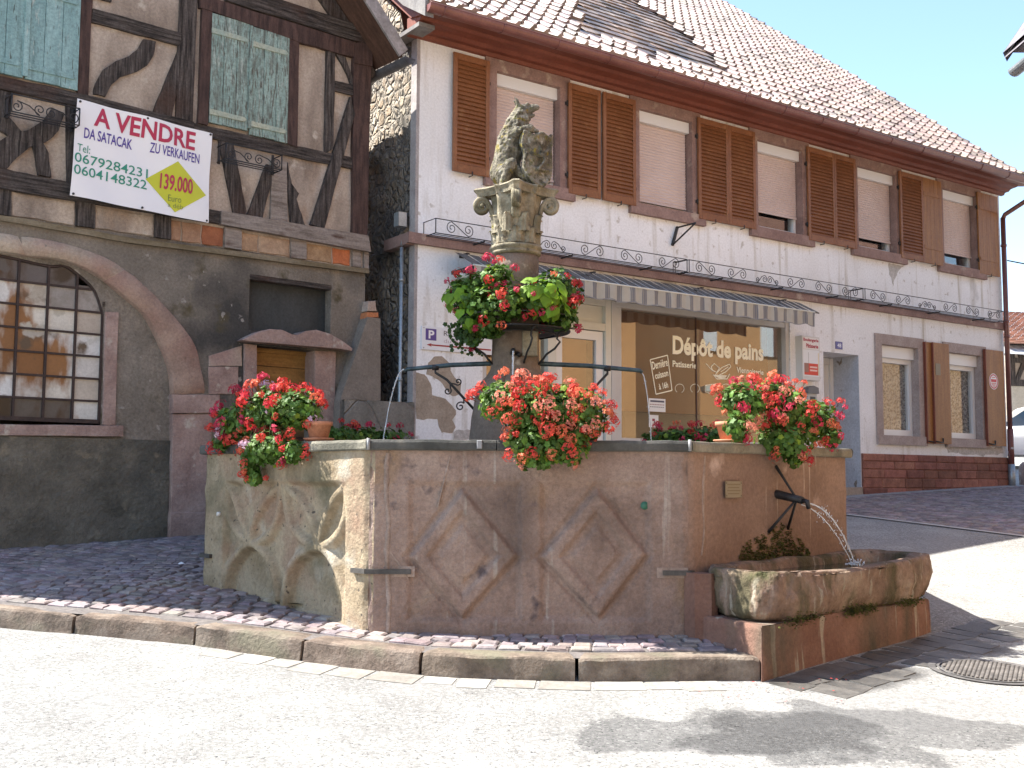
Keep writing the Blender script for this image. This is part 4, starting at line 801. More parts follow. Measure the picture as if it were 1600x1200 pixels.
# door recess
b = B(); b.box(-1.55, -.48, -.14, -.125, 1.64, 2.3); lh.part('boarded_opening', b, mat('dark_board', [(.035, .04, .04), (.055, .06, .06)], 4, .8, .3, 30, stretch=(1, 1, .3)))
b = B(); b.box(-1.54, -.485, -.12, .0, 2.225, 2.278); lh.part('opening_lintel', b, m_timh)
m_ochd = mat('ochre_door_wood', [(.20, .10, .028), (.34, .19, .06)], 3, .7, .4, 25, .006, stretch=(.5, 5, 5), stains=[((.06, .035, .02), 2, .58, .7)])
b = B()
for k in range(6): b.box(-1.45, -.69, -.21, -.19+.002*(k % 2), 1.49-.2*(k+1)+.004, 1.49-.2*k-.003)
b.box(-1.45, -.69, -.215, -.2, -.8, .3); b.box(-1.44, -.70, -.19, -.17, 1.44, 1.49); lh.part('door', b, m_ochd)
stone('door_lintel', [(369, 533), (380, 527), (395, 520), (412, 516), (430, 517), (446, 524), (455, 525), (468, 519), (485, 517), (505, 523), (527, 535), (541, 546), (540, 550), (523, 547), (450, 541), (380, 535)], -.1, .14, m_sand, amp=.003)
stone('door_jamb', [(380, 537), (400, 539), (399, 720), (379, 720)], -.2, .03, m_sand); stone('door_jamb', [(490, 548), (523, 550), (520, 720), (489, 720)], -.2, .03, m_sand)
# leaning buttress with broken brick head
P = px(L, [(563, 500), (583, 500), (582, 640), (522, 640), (530, 600), (545, 545)])
b = B(); bot = [(-.42, .2), (.12, .2)]
A = [(-.08, 1.93), (.10, 1.93), (.12, .93), (.12, -1.0), (-.5, -1.0), (-.44, .93), (-.25, 1.45)]
b.poly(A, -.3, .16); 
lh.part('buttress', b, mat('buttress_render', [(.17, .145, .12), (.24, .21, .18)], 2, .95, .5, 35, .012))
stone('broken_brick', [(564, 490), (581, 490), (582, 498), (562, 499)], -.1, .14, mat('orange_brick', [(.42, .15, .06), (.50, .20, .09)], 6, .9, .6, 40)); stone('broken_brick', [(567, 472), (578, 472), (580, 488), (565, 488)], -.1, .12, m_ltstone)
# low wall closing the alley
b = B(); a_, c_ = L.pt(-.42, .22, 0), W.pt(-.03, .02, 0); T_ = (c_-a_); LW = T_.length; FW = Frame((a_.x, a_.y), math.atan2(T_.x, T_.y))
b.grid(lambda t, z: (t, .012*noise.noise(Vector((t*4, z*4, 1))), z), lin(0, LW, 40), lin(-1.2, .925, 30)); b.grid(lambda t, o: (t, -o, .925+.012*noise.noise(Vector((t*5, o*5, 6)))), lin(0, LW, 40), lin(0, .3, 6)); b.box(0, LW, -.3, -.29, -1.2, .92)
solo('alley_wall', b, mat('alley_wall_render', [(.16, .15, .13), (.27, .25, .22)], 2.2, .95, .7, 30, .015, vor=(1.4, (.20, .18, .16), .015), stains=[((.1, .1, .085), 1.3, .55, .7)]), 'low rendered wall closing the alley between the two houses', 'wall', FW, (0, 0, -1.1))
# timbers
_ti = [0]
def beam(name, pts, m_=None, th=.03, lab=None, px_=True, amp=.010):
    _ti[0] += 1; o1 = th+.0017*(_ti[0] % 9); P = px(L, pts) if px_ else pts; P = jag(P, amp, 6); n = len(P); b = B()
    cx = sum(p[0] for p in P)/n; cz = sum(p[1] for p in P)/n
    b.poly(P, -.05, o1); return lh.part(name, b, m_ or m_tim, label=lab)
beam('post', [(124, -60), (146, -60), (136, 150), (119, 146)], m_timr); beam('post', [(281, -60), (309, -60), (299, 196), (273, 190)])
beam('brace', [(280, 70), (281, 112), (266, 188), (236, 180)]); beam('window_post', [(314, -10), (330, -6), (322, 197), (307, 194)], m_timr, .045); beam('window_post', [(448, 50), (464, 55), (461, 232), (446, 226)], m_timr, .045)
beam('tie_beam', [(309, -6), (551, 68), (551, 92), (464, 68), (331, 21), (309, 14)], m_timr, .05); beam('rail', [(143, 15), (281, 53), (280, 73), (142, 36)], m_timh)
beam('rail', [(138, -75), (310, -24), (310, -10), (138, -60)], m_timh)
beam('curved_brace', [(223, 62), (242, 67), (238, 88), (228, 104), (213, 113), (187, 121), (173, 133), (163, 152), (145, 148), (148, 131), (159, 111), (179, 97), (200, 89), (212, 80)])
beam('plate_beam', [(350, -14), (578, 60), (576, 74), (350, 4)], m_timh, .07); beam('plate_beam', [(300, -42), (560, 42), (560, 52), (300, -30)], m_timh, .055)
beam('corner_post', [(549, 100), (576, 104), (570, 372), (547, 366)], m_timr, .05); beam('corner_post_head', [(550, 70), (578, 64), (577, 106), (549, 101)], m_timr, .062)
beam('carved_brace', [(523, 85), (537, 90), (551, 130), (547, 134), (541, 118), (533, 103)]); beam('post', [(508, 80), (521, 84), (518, 234), (505, 240)]); beam('rail', [(521, 127), (550, 134), (550, 150), (520, 143)], m_timh)
beam('long_brace', [(545, 152), (551, 180), (503, 358), (483, 352)], None, .042); beam('sill_beam', [(300, 193), (460, 229), (549, 247), (549, 265), (460, 247), (300, 211)], m_timh, .036)
beam('sill_beam', [(-120, 92), (0, 121), (120, 147), (300, 192), (300, 211), (120, 168), (0, 141), (-120, 116)], m_timh, .05)
beam('bottom_plate', [(-120, 240), (0, 265), (110, 288), (340, 331), (340, 351), (110, 314), (0, 297), (-120, 275)], m_timh, .06)
beam('bottom_plate', [(341, 331), (570, 370), (574, 395), (341, 352)], m_timp, .075, 'pale grey weathered plank', amp=.004); beam('corner_post', [(-300, -100), (-270, -100), (-270, 260), (-300, 255)], px_=False) if 0 else None
beam('stud', [(-6, 142), (18, 146), (13, 190), (-6, 200)]); beam('stud', [(101, 162), (119, 166), (117, 289), (103, 286)])
beam('curved_brace', [(80, 170), (98, 180), (90, 205), (70, 224), (45, 230), (25, 248), (8, 266), (-10, 262), (-8, 225), (12, 212), (40, 205), (66, 190)]); beam('curved_brace', [(46, 214), (60, 216), (74, 240), (78, 278), (58, 274), (54, 248)])
beam('curved_brace', [(0, 190), (14, 186), (30, 206), (50, 214), (40, 226), (16, 216), (-4, 204)])
beam('brace', [(340, 219), (363, 224), (384, 338), (363, 334)]); beam('brace', [(414, 257), (428, 262), (408, 342), (384, 338)]); beam('stud', [(424, 250), (446, 254), (447, 352), (420, 347)], m_timp)
beam('carved_brace', [(447, 255), (453, 288), (465, 303), (461, 312), (466, 330), (475, 354), (452, 350), (450, 330)])
for k, (u0, u1) in enumerate([(-60, -30), (-2, 16), (117, 147), (240, 265), (349, 375), (453, 477), (549, 562), (567, 574)]):
    f0 = lambda u: 264+(u)*.186+33-(.012*u); f1 = lambda u: 337+u*.147
    beam('joist_end', [(u0, f0(u0)-3), (u1, f0(u1)-3), (u1, f1(u1)-1), (u0, f1(u0)-1)], m_tim if k < 4 else m_timp, .03, amp=.003)
m_bt = mat('infill_brick', [(.30, .22, .16), (.42, .33, .25)], 8, .9, .8, 40, .01, attr=True)
for u0, u1, c in [(16, 117, (1.1, 1.0, .95)), (147, 240, (1.05, .98, .95)), (266, 282, (.9, .7, .6)), (284, 313, (.95, .75, .65)), (315, 348, (.85, .42, .28)), (376, 402, (1.1, .95, .8)), (404, 452, (1.1, 1.0, .9)), (478, 517, (1.0, .85, .65)), (519, 546, (1.3, .55, .3))]:
    stone('infill_block', [(u0, f0(u0)), (u1, f0(u1)), (u1, f1(u1)-2), (u0, f1(u0)-2)], -.1, .012, m_bt if u0 > 240 else m_plast, c if u0 > 240 else (1, 1, 1), amp=.012)
beam('bottom_board', [(-120, 319), (0, 337), (200, 372), (573, 421), (573, 428), (200, 380), (0, 345), (-120, 327)], mat('mossy_board', [(.14, .11, .06), (.24, .20, .14)], 3, .9, .5, 30, stretch=(.6, 3, 3)), .045)
for z0_, z1_, m__ in ((2.77, 2.955, m_timh), (3.73, 3.87, m_timh), (4.93, 5.1, m_timh)): beam('rail', [(TL_+.02, z0_), (-4.9, z0_), (-4.9, z1_), (TL_+.02, z1_)], m__, .064, px_=False)
beam('bottom_board', [(TL_+.02, 2.46), (-4.8, 2.46), (-4.8, 2.52), (TL_+.02, 2.52)], MATS['mossy_board'], .05, px_=False)
for t_ in (-6.0, -5.2): beam('stud', [(t_, 2.95), (t_+.15, 2.95), (t_+.15, 5.1), (t_, 5.1)], px_=False)
# upper gable timbers out of the photo
for P in ([(TL_, 4.95), (RI, ZR_-.1), (RI, ZR_-.32), (TL_+.25, 4.85)], [(-.05, 5.22), (RI, ZR_-.1), (RI, ZR_-.35), (-.33, 5.22)], [(-3.5, 5.2), (-3.25, 5.2), (-3.25, 6.1), (-3.5, 6.0)], [(TL_, 2.9), (TL_+.25, 2.9), (TL_+.25, 5.2), (TL_, 5.2)], [(TL_, 4.9), (-3.2, 4.9), (-3.2, 5.15), (TL_, 5.15)]): beam('gable_timber', P, px_=False)
beam('gable_timber', [(528, -12), (545, -4), (574, 56), (560, 52)], None, .045)
# shutters
def plank_leaf(t0, t1, z0, z1, o, m_, nm='shutter', split=None):
    b = B(); n = 3; w_ = (t1-t0)/n
    for k in range(n): b.cbox(t0+k*w_+.002, t0+(k+1)*w_-.002, o, o+.03+random.uniform(-.002, .002), z0+random.uniform(0, .015), z1, .003)
    s = lh.part(nm, b, m_)
    for z in (z0+.13, z1-.2):
        b = B(); b.poly([(t0+.0, z-.03), (t1-.05, z-.025), (t1-.02, z), (t1-.05, z+.025), (t0+.0, z+.03)], o+.03, o+.042); b.poly([(t0+.12, z-.036), (t0+.16, z), (t0+.12, z+.036), (t0+.08, z)], o+.042, o+.046)
        for q_ in (.05, .2, .35): b.box(t0+q_*(t1-t0)*2, t0+q_*(t1-t0)*2+.012, o+.042, o+.048, z-.006, z+.006)
        lh.part('strap_hinge', b, m_turq if m_ is m_turq else mat('worn_strap', [(.30, .38, .33), (.42, .44, .34)], 6, .8, .3, 30), s)
    return s
plank_leaf(-2.10, -1.635, 3.86, 5.10, .02, m_turqw); plank_leaf(-1.615, -1.14, 3.83, 5.08, .025, m_turqw)
plank_leaf(-4.02, -3.51, 3.88, 4.98, .02, m_turq); plank_leaf(-4.56, -4.04, 3.88, 4.98, .024, m_turq)
b = B(); b.box(-1.645, -1.605, .05, .07, 3.9, 5.08); lh.part('cover_strip', b, m_turqw); b = B(); b.box(-4.05, -4.0, .055, .075, 3.9, 4.98); lh.part('cover_strip', b, m_turq)
# roof
m_lt = mat('old_roof_tiles', [(.20, .10, .07), (.32, .18, .13)], 5, .85, .5, 30, .02, attr=True)
b = B()
for sgn in (1, -1):
    e = (.12, 5.07) if sgn > 0 else (-6.15, 4.92)
    for k in range(26):
        f0_, f1_ = k/26, (k+1)/26+.01; a = (e[0]+(RI-e[0])*f0_, e[1]+(ZR_+.12-e[1])*f0_+.03); c = (e[0]+(RI-e[0])*f1_, e[1]+(ZR_+.12-e[1])*f1_)
        for j in range(40): o0 = .55-j*.24; sh = random.uniform(.7, 1.2); b.add([(a[0], o0, a[1]), (a[0], o0-.235, a[1]), (c[0], o0-.235, c[1]), (c[0], o0, c[1]), (a[0], o0, a[1]-.03), (a[0], o0-.235, a[1]-.03)], [(0, 1, 2, 3), (0, 4, 5, 1)], (sh, sh, sh))
lh.part('roof', b, m_lt)
b = B()
for e in ((.11, 5.08), (-6.15, 4.92)): 
    d = Vector((RI-e[0], ZR_+.08-e[1])).normalized(); q_ = Vector((-d.y, d.x)) if e[0] < 0 and e[0] < -5 else Vector((d.y, -d.x)); q_ = -abs(q_.y)*Vector((0, 1))*.04
    b.add([(e[0], .52, e[1]), (RI, .52, ZR_+.08), (RI, -9, ZR_+.08), (e[0], -9, e[1]), (e[0], .52, e[1]-.04), (RI, .52, ZR_+.04), (RI, -9, ZR_+.04), (e[0], -9, e[1]-.04)], [(0, 1, 2, 3), (4, 7, 6, 5), (0, 4, 5, 1), (3, 2, 6, 7), (0, 3, 7, 4)])
lh.part('roof_boarding', b, mat('soffit_boards', [(.07, .035, .022), (.12, .06, .04)], 4, .8, .4, 25, stretch=(1, 5, 1)))
b = B(); b.slab((RI, ZR_+.02), (.11, 5.08), .16, .525, .555); b.slab((RI, ZR_+.02), (-6.15, 4.92), .16, .525, .555); lh.part('barge_board', b, mat('silver_board', [(.22, .20, .19), (.36, .33, .32)], 4, .8, .5, 25, stretch=(2, 2, 2), stains=[((.12, .08, .06), 4, .6, .7)]))
b = B(); gutter(b, (.17, .60, 5.02), (.17, -9, 5.02), .075, (1, 0)); b.add([(.17+.075*math.cos(math.pi+math.pi*k/10), .60, 5.02+.075*math.sin(math.pi+math.pi*k/10)) for k in range(11)], [tuple(range(11))]); b.tube([(.17, -.3, 4.98), (.17, -.3, 4.72), (.12, -.35, 4.6), (.0, -.35, 4.56)], .05, 8); lh.part('gutter', b, mat('aged_zinc', [(.10, .10, .11), (.2, .2, .22)], 4, .55, .2, 20, metal=.4))
b = B(); b.slab((.08, 4.96), (-.05, 5.05), .12, -.2, -.02); b.box(-.05, .10, -9, -.3, 4.96, 5.0); lh.part('eaves_timber', b, m_tim)
# flower rails of the old house
def rail2(t0, t1, z0, lab):
    T = Thing('flower_box_rail', lab, 'railing', L, (t0, 0, z0), 'iron flower box rails on the timber house'); b = B(); z1 = z0+.17; o = .24
    b.tube([(t0, .03, z1), (t0, o, z1), (t1, o, z1), (t1, .03, z1)], .007, 6); b.tube([(t0, .03, z0), (t0, o, z0), (t1, o, z0), (t1, .03, z0)], .007, 6)
    for oo in (.1, .17): b.tube([(t0, oo, z0), (t1, oo, z0)], .006, 5)
    for t in (t0, t1): b.tube([(t, o, z0), (t, o, z1)], .008, 5)
    T.part('frame', b, m_iron)
    n = 2
    for k in range(n):
        tc = t0+(k+.5)*(t1-t0)/n; b = B(); fl = 1 if k else -1
        scroll(b, tc-.11, z0+.06, o, .055, 1.4, math.pi/2, fl, .006); scroll(b, tc+.1, z0+.07, o, .055, 1.4, -math.pi/2, fl, .006); b.tube([(tc-.11, o, z0+.115), (tc, o, z0+.09), (tc+.1, o, z0+.015)], .006, 5); T.part('scroll', b, m_iron)
    for t in (t0+.01, t1-.01): b = B(); b.box(t-.012, t+.012, .04, .06, z0-.02, z1+.04); T.part('wall_strap', b, m_iron)
a = L.at(18, 170, .24); c = L.at(124, 190, .24); rail2(a[0], c[0], 3.47, 'iron flower box rail left of the for-sale banner')
a = L.at(353, 250, .24); c = L.at(440, 270, .24); rail2(a[0], c[0], 3.45, 'iron flower box rail right of the for-sale banner')
# banner
bn = Thing('for_sale_banner', 'white for-sale banner with red and blue lettering and yellow diamond', 'banner', L, (-3.5, .12, 2.8))
C4 = [Vector(L.at(u, v, .14)) for u, v in ((120.5, 154), (331.5, 208.5), (325, 348.5), (109, 305))]
def bq(s, t): p = (C4[3]*(1-s)+C4[2]*s)*(1-t)+(C4[0]*(1-s)+C4[1]*s)*t; return (p.x, p.y)
def bo(s, t): return .14+.012*math.sin(s*9+t*3)*(1-abs(2*t-1)*.3)+.01*math.sin(t*7+s*14)-.02*math.sin(math.pi*s)*math.sin(math.pi*t)
b = B(); b.grid(lambda s, t: (bq(s, t)[0], bo(s, t), bq(s, t)[1]), lin(0, 1, 50), lin(0, 1, 34)); bn.part('cloth', b, mat('vinyl', [(.78, .78, .80), (.80, .80, .82)], 2, .4, .1, 3, .01, grain=0))
def bt(b, body, s0, s1, t0, t1, c, bold=0.):
    k = len(b.v); text(b, body, (s0, s1, 1-t1, 1-t0), 0, c, bold)
    for i in range(k, len(b.v)): s, _, t = b.v[i]; p = bq(s, t); b.v[i] = (p[0], bo(s, t)+.004, p[1])
RD = (.42, .03, .08); BL = (.08, .05, .28); GN = (.03, .25, .17)
b = B(); bt(b, 'A VENDRE', .125, .875, .035, .235, RD, .025); bt(b, 'DA SATACAK', .065, .41, .275, .385, BL, .015); bt(b, 'ZU VERKAUFEN', .535, .915, .262, .368, BL, .01)
bt(b, 'Tel:', .025, .115, .455, .535, GN); bt(b, '0679284231', .01, .535, .55, .65, GN, .005); bt(b, '0604148322', .01, .53, .675, .775, GN, .005)
k = len(b.v); D4 = [(.745, .40), (.975, .70), (.745, .955), (.52, .66)]; gs = lin(0, 1, 8); b.grid(lambda x, y: ((D4[0][0]*(1-x)+D4[1][0]*x)*(1-y)+(D4[3][0]*(1-x)+D4[2][0]*x)*y, 0, 1-((D4[0][1]*(1-x)+D4[1][1]*x)*(1-y)+(D4[3][1]*(1-x)+D4[2][1]*x)*y)), gs, gs, (.52, .54, .04))
for i in range(k, len(b.v)): s, _, t = b.v[i]; p = bq(s, t); b.v[i] = (p[0], bo(s, t)+.003, p[1])
def bt2(body, s0, s1, t0, t1, c, bold=0.):
    k = len(b.v); bt(b, body, s0, s1, t0, t1, c, bold)
    for i in range(k, len(b.v)): v = b.v[i]; b.v[i] = (v[0], v[1]+.003, v[2])
bt2('139.000', .625, .865, .56, .73, RD, .02); bt2('Euro', .69, .785, .775, .845, (.15, .2, .06), -.005); bt2('a déb', .69, .80, .86, .91, (.15, .2, .06), -.01)
bn.part('lettering', b, m_print)
b = B()
for s, t in ((.02, .975), (.5, .98), (.985, .98), (.02, .02), (.5, .02), (.985, .02)): p = bq(s, t); b.tube([(p[0], .145, p[1]), (p[0], .158, p[1])], .012, 8)
bn.part('grommets', b, flat('grommet', (.03, .03, .03), .5))
# ------------------------------------------------------------------ house across the street, behind the viewer (seen mirrored in the shop glass)
m_op = mat('ochre_facade', [(.36, .21, .10), (.42, .26, .13)], .6, .9, .2, 30)
oh = Thing('facing_house', 'ochre rendered house across the street, reflected in the shop window', 'house', W, (6, 14.5, -2.2)); FO = 14.5
b = B(); b.box(-8, 36, FO, FO+8, -3, 7.4); oh.part('wall', b, m_op)
b = B(); b.add([(-8.5, FO-.6, 7.3), (36.5, FO-.6, 7.3), (36.5, FO+4, 11.5), (-8.5, FO+4, 11.5), (-8.5, FO+8.6, 7.3), (36.5, FO+8.6, 7.3)], [(0, 1, 2, 3), (3, 2, 5, 4)]); oh.part('roof', b, m_lt)
m_ps = flat('pale_blue_shutter', (.50, .55, .57), .6); m_df = flat('dark_window_surround', (.10, .05, .03), .8)
for k in range(8):
    for z in (-.6, 4.35):
        t = -6.9+k*4.4-(1.0 if z > 0 else 0); b = B(); b.box(t, t+1.0, FO-.05, FO-.002, z, z+1.4); w_ = oh.part('window', b, m_df)
        for s in (-.62, 1.02): b = B(); b.box(t+s, t+s+.6, FO-.06, FO-.003, z, z+1.4); oh.part('shutter', b, m_ps, w_)
# ------------------------------------------------------------------ right edge: house corner overhead
rh = Thing('street_house', 'house corner with overhanging eaves at the top right edge', 'house', G0, (8.3, -14, -1.2))
m_cw = mat('cream_wall', [(.50, .44, .34), (.58, .52, .42)], 2, .9, .2)
V0 = Vector((ray(1586, 66)*(14/ray(1586, 66).y))); ex, ez = V0.x, V0.z
b = B(); b.box(ex+.9, ex+8, -14, -6, -1.8, ez+.2); b.poly([(ex+.9, ez+.2), (ex+8, ez+.2), (ex+4.45, ez+4.8)], -14, -13.8); rh.part('wall', b, m_op)
b = B(); sl = 1.45; up = lambda x: ez+(x-ex)*sl
b.add([(ex, -14.35, ez), (ex+4.5, -14.35, up(ex+4.5)), (ex+4.5, -5.5, up(ex+4.5)), (ex, -5.5, ez), (ex+9, -14.35, ez), (ex+9, -5.5, ez)], [(0, 1, 2, 3), (1, 4, 5, 2)])
b.add([(ex, -14.35, ez-.09), (ex+4.5, -14.35, up(ex+4.5)-.12), (ex+4.5, -5.5, up(ex+4.5)-.12), (ex, -5.5, ez-.09)], [(0, 1, 2, 3)]); rh.part('roof', b, mat('grey_slate', [(.12, .11, .12), (.22, .2, .22)], 4, .8))
b = B(); b.add([(ex, -14.36, ez+.0), (ex+4.5, -14.36, up(ex+4.5)), (ex+4.5, -14.36, up(ex+4.5)-.2), (ex+.05, -14.36, ez-.12)], [(0, 1, 2, 3)]); b.box(ex+.1, ex+.9, -14.3, -6, ez-.02, ez+.02); rh.part('barge_board', b, mat('grey_purple_board', [(.10, .085, .10), (.16, .14, .155)], 4, .8))
b = B(); gutter(b, (ex+.12, -14.3, ez-.26), (ex+.12, -5.5, ez-.26), .09, (1, 0)); b.tube([(ex+.12, -14.0, ez-.3), (ex+.3, -14.0, ez-.05)], .012, 5); rh.part('gutter', b, m_zinc)
# ------------------------------------------------------------------ far end of the street
def Gd(u, Y): r = ray(u, 700); return Vector((r.x/r.y*Y, Y))
fp = Gd(1578, 34); FF = Frame((fp.x, fp.y), R(76)); gz0 = H(fp.x, fp.y)
fh = Thing('distant_timber_house', 'distant half-timbered house with red tiled roof beyond the downpipe', 'house', FF, (0, 0, gz0))
zz = lambda v, Y=34: (ray(1590, v)*(Y/ray(1590, v).y)).z
b = B(); b.box(0, 12, -8, 0, gz0-1, zz(530)); fh.part('wall', b, m_plast)
b = B(); b.box(0, 12, .0, .02, gz0-.5, zz(598)); fh.part('ground_floor', b, m_cw)
z0, z1 = zz(598), zz(535)
for P in ([(0, z0-.1), (12, z0-.1), (12, z0+.1), (0, z0+.1)], [(0, z1-.2), (12, z1-.2), (12, z1), (0, z1)], [(0, z0), (.25, z0), (.25, z1), (0, z1)], [(.9, z0), (1.1, z0), (1.1, z1), (.9, z1)], [(2.2, z0), (2.4, z0), (2.4, z1), (2.2, z1)], [(0.2, z0), (.35, z0), (.95, z1), (.8, z1)], [(0.8, z0), (.95, z0), (.35, z1), (.2, z1)], [(1.2, z0), (1.35, z0), (2.1, z1), (1.95, z1)], [(0, (z0+z1)/2), (12, (z0+z1)/2), (12, (z0+z1)/2+.15), (0, (z0+z1)/2+.15)]):
    b = B(); b.poly(P, 0, .05+.001*len(fh.o.children)); fh.part('timber', b, m_tim)
b = B(); zr1 = zz(432)
for k in range(24):
    for j in range(50): sh = random.uniform(.75, 1.25); a0 = k/24; a1 = (k+1)/24+.01; b.add([(-.4+j*.26, .5-6*a0, z1-.1+(zr1-z1)*a0+.05), (-.4+j*.26+.25, .5-6*a0, z1-.1+(zr1-z1)*a0+.05), (-.4+j*.26+.25, .5-6*a1, z1-.1+(zr1-z1)*a1), (-.4+j*.26, .5-6*a1, z1-.1+(zr1-z1)*a1), (-.4+j*.26, .5-6*a0, z1-.1+(zr1-z1)*a0), (-.4+j*.26+.25, .5-6*a0, z1-.1+(zr1-z1)*a0)], [(0, 1, 2, 3), (0, 4, 5, 1)], (sh*1.6, sh*1.5, sh*1.35))
fh.part('roof', b, m_lt)
for k in range(2):
    b = B(); t = .35+k*1.3; b.box(t, t+.8, .02, .03, zz(680), zz(640)); fh.part('window', b, m_dark)
b = B(); b.add([(-.8, .8, z1-.45), (6, .8, z1-.55), (6, 0.02, z1-.1), (-.8, 0.02, z1-.05)], [(0, 1, 2, 3)]); fh.part('lean_to_roof', b, flat('sheet_metal', (.55, .56, .56), .4, .3))
# second roof: pale tiles lower
# cable
b = B(); c0 = ray(1574, 407)*(20/ray(1574, 407).y); c1 = Vector((c0.x+14, c0.y+6, c0.z+.6)); b.tube([(c0.lerp(c1, k/12).x, -c0.lerp(c1, k/12).y, c0.lerp(c1, k/12).z-.5*math.sin(math.pi*k/12)) for k in range(13)], .012, 5)
solo('overhead_cable', b, flat('cable', (.03, .03, .03)), 'thin overhead cable running right from the corner of the white house', 'cable', G0, (c0.x, -c0.y, c0.z))
# stone post at the corner
p = W.pt(12.95, .15, 0); zb = H(p.x, p.y); b = B()
b.lathe([(.17, zb-.2), (.17, zb+.3), (.15, zb+.38), (.10, zb+.43), (.0, zb+.44)], 0, 0, 20); bo_ = B(); bo_.v = [(v[0]+p.x, v[1]-p.y, v[2]) for v in b.v]; bo_.f = b.f; bo_.c = b.c; bo_.smooth = b.smooth
solo('guard_stone', bo_, m_sand, 'low rounded sandstone post at the foot of the downpipe', 'bollard', G0, (p.x, -p.y, zb))
# parked car
cp_ = Gd(1610, 27); CF = Frame((cp_.x, cp_.y), R(100)); cz = H(cp_.x, cp_.y)
car = Thing('parked_car', 'white parked car partly hidden behind the corner downpipe', 'car', CF, (0, 0, cz)); m_car = mat('white_car_paint', [(.75, .76, .77), (.76, .77, .78)], 1, .25, 0, spec=.6, coat=.6)
# profile along the length (t), height; seen from the front-left
sec = [(-2.0, .35, .5, .62), (-1.9, .30, .72, .76), (-1.2, .28, .92, .84), (-.75, .28, .98, .86), (0, .28, 1.0, .86), (1.2, .28, 1.0, .86), (1.9, .3, .95, .8), (2.0, .4, .7, .7)]
b = B()
def bodyf(i, k):
    t, zb_, zt_, hw = sec[i]; a = [(-1, 0), (-1, .55), (-.93, .95), (-.7, 1.), (0, 1.02), (.7, 1.), (.93, .95), (1, .55), (1, 0)][k]; return (t, a[0]*hw, cz+zb_+(zt_-zb_)*a[1])
b.grid(bodyf, list(range(8)), list(range(9)));
for i in (0, 7): b.add([bodyf(i, k) for k in range(9)], [tuple(range(9))])
b.add([(-.1, -.66, cz+1.46), (1.3, -.66, cz+1.46), (1.3, .66, cz+1.46), (-.1, .66, cz+1.46), (-.2, -.68, cz+1.40), (1.45, -.68, cz+1.40), (1.45, .68, cz+1.40), (-.2, .68, cz+1.40)], [(0, 1, 2, 3), (0, 4, 5, 1), (2, 6, 7, 3), (1, 5, 6, 2), (3, 7, 4, 0)]); car.part('body', b, m_car)
b = B(); b.add([(-.88, -.76, cz+.95), (1.85, -.76, cz+.95), (1.85, .76, cz+.95), (-.88, .76, cz+.95), (-.2, -.67, cz+1.40), (1.45, -.67, cz+1.40), (1.45, .67, cz+1.40), (-.2, .67, cz+1.40)], [(0, 4, 5, 1), (1, 5, 6, 2), (2, 6, 7, 3), (3, 7, 4, 0)]); car.part('windows', b, flat('car_glass', (.05, .09, .14), .05, spec=1.))
for t in (-1.3, 1.3):
    for s in (-1, 1): b = B(); vs = []; b.tube([(t, s*.72, cz+.31), (t, s*.88, cz+.31)], .31, 20); wl_ = car.part('wheel', b, flat('tyre', (.02, .02, .02), .8)); b = B(); b.tube([(t, s*.87, cz+.31), (t, s*.89, cz+.31)], .19, 16); car.part('rim', b, m_zinc, wl_)
for s in (-1, 1): b = B(); b.add([(-1.99, s*.35, cz+.58), (-1.97, s*.66, cz+.58), (-1.86, s*.68, cz+.76), (-1.94, s*.36, cz+.72)], [(0, 1, 2, 3)]); b.v = [(v[0]-.03, v[1], v[2]) for v in b.v]; car.part('headlight', b, flat('lamp_glass', (.5, .55, .6), .1))
# ------------------------------------------------------------------ FOUNTAIN: octagonal basin
OF = Frame((FC.x, FC.y), math.pi/2)
AP = RAD*math.cos(math.pi/8); SD = 2.17
m_bpink = mat('pink_basin_stone', [(.19, .13, .102), (.28, .195, .155), (.345, .255, .205)], 1.7, .92, .9, 30, .02, stains=[((.30, .22, .165), 3.5, .62, .75), ((.38, .32, .27), 3, .63, .70, (4, 4, .18)), ((.27, .17, .09), 1.7, .6, .75), ((.115, .08, .065), 1.3, .55, .78), ((.10, .075, .075), 6, .64, .75)])
m_byel = mat('yellow_basin_stone', [(.22, .165, .10), (.34, .27, .18), (.27, .18, .12)], 1.9, .92, .9, 26, .018, stains=[((.42, .37, .29), 3, .6, .7), ((.13, .11, .065), 1.6, .56, .72), ((.10, .08, .06), 22, .66, .7)])
m_bright = mat('stained_basin_stone', [(.19, .12, .09), (.27, .18, .135)], 1.5, .9, .7, 30, .012, stains=[((.42, .31, .255), 2.2, .62, .68), ((.40, .32, .26), 4, .64, .70, (4, 4, .2)), ((.16, .10, .07), 2, .56, .8)])
sp0 = Vector((.118+2.0, 0, 0))
m_rim = mat('rim_stone', [(.045, .045, .04), (.10, .096, .085)], 4, .85, .6, 40, .01, stains=[((.20, .18, .14), 2, .64, .75)])
m_rimy = mat('rim_stone_pale', [(.16, .145, .105), (.26, .24, .19)], 4, .85, .8, 40, .01, stains=[((.09, .085, .065), 3, .52, .68)])
m_mort = mat('pale_mortar', [(.22, .155, .12), (.35, .27, .225)], 9, .95, .7, 50, .008)
fb = Thing('fountain_basin', 'large octagonal sandstone fountain basin carved with lozenges and arches', 'fountain', G0, (FC.x, -FC.y, -1.0))
def face_pt(j, u, d, z):     # face j (0 front, 1 right-front ... ), u along, d outwards from the face, world metres -> (t,o,z) in G0
    a = -math.pi/2+j*math.pi/4; n_ = Vector((math.cos(a), math.sin(a))); t_ = Vector((-n_.y, n_.x)); p = FC+n_*(AP+d)+t_*u
    return (p.x, -p.y, z)
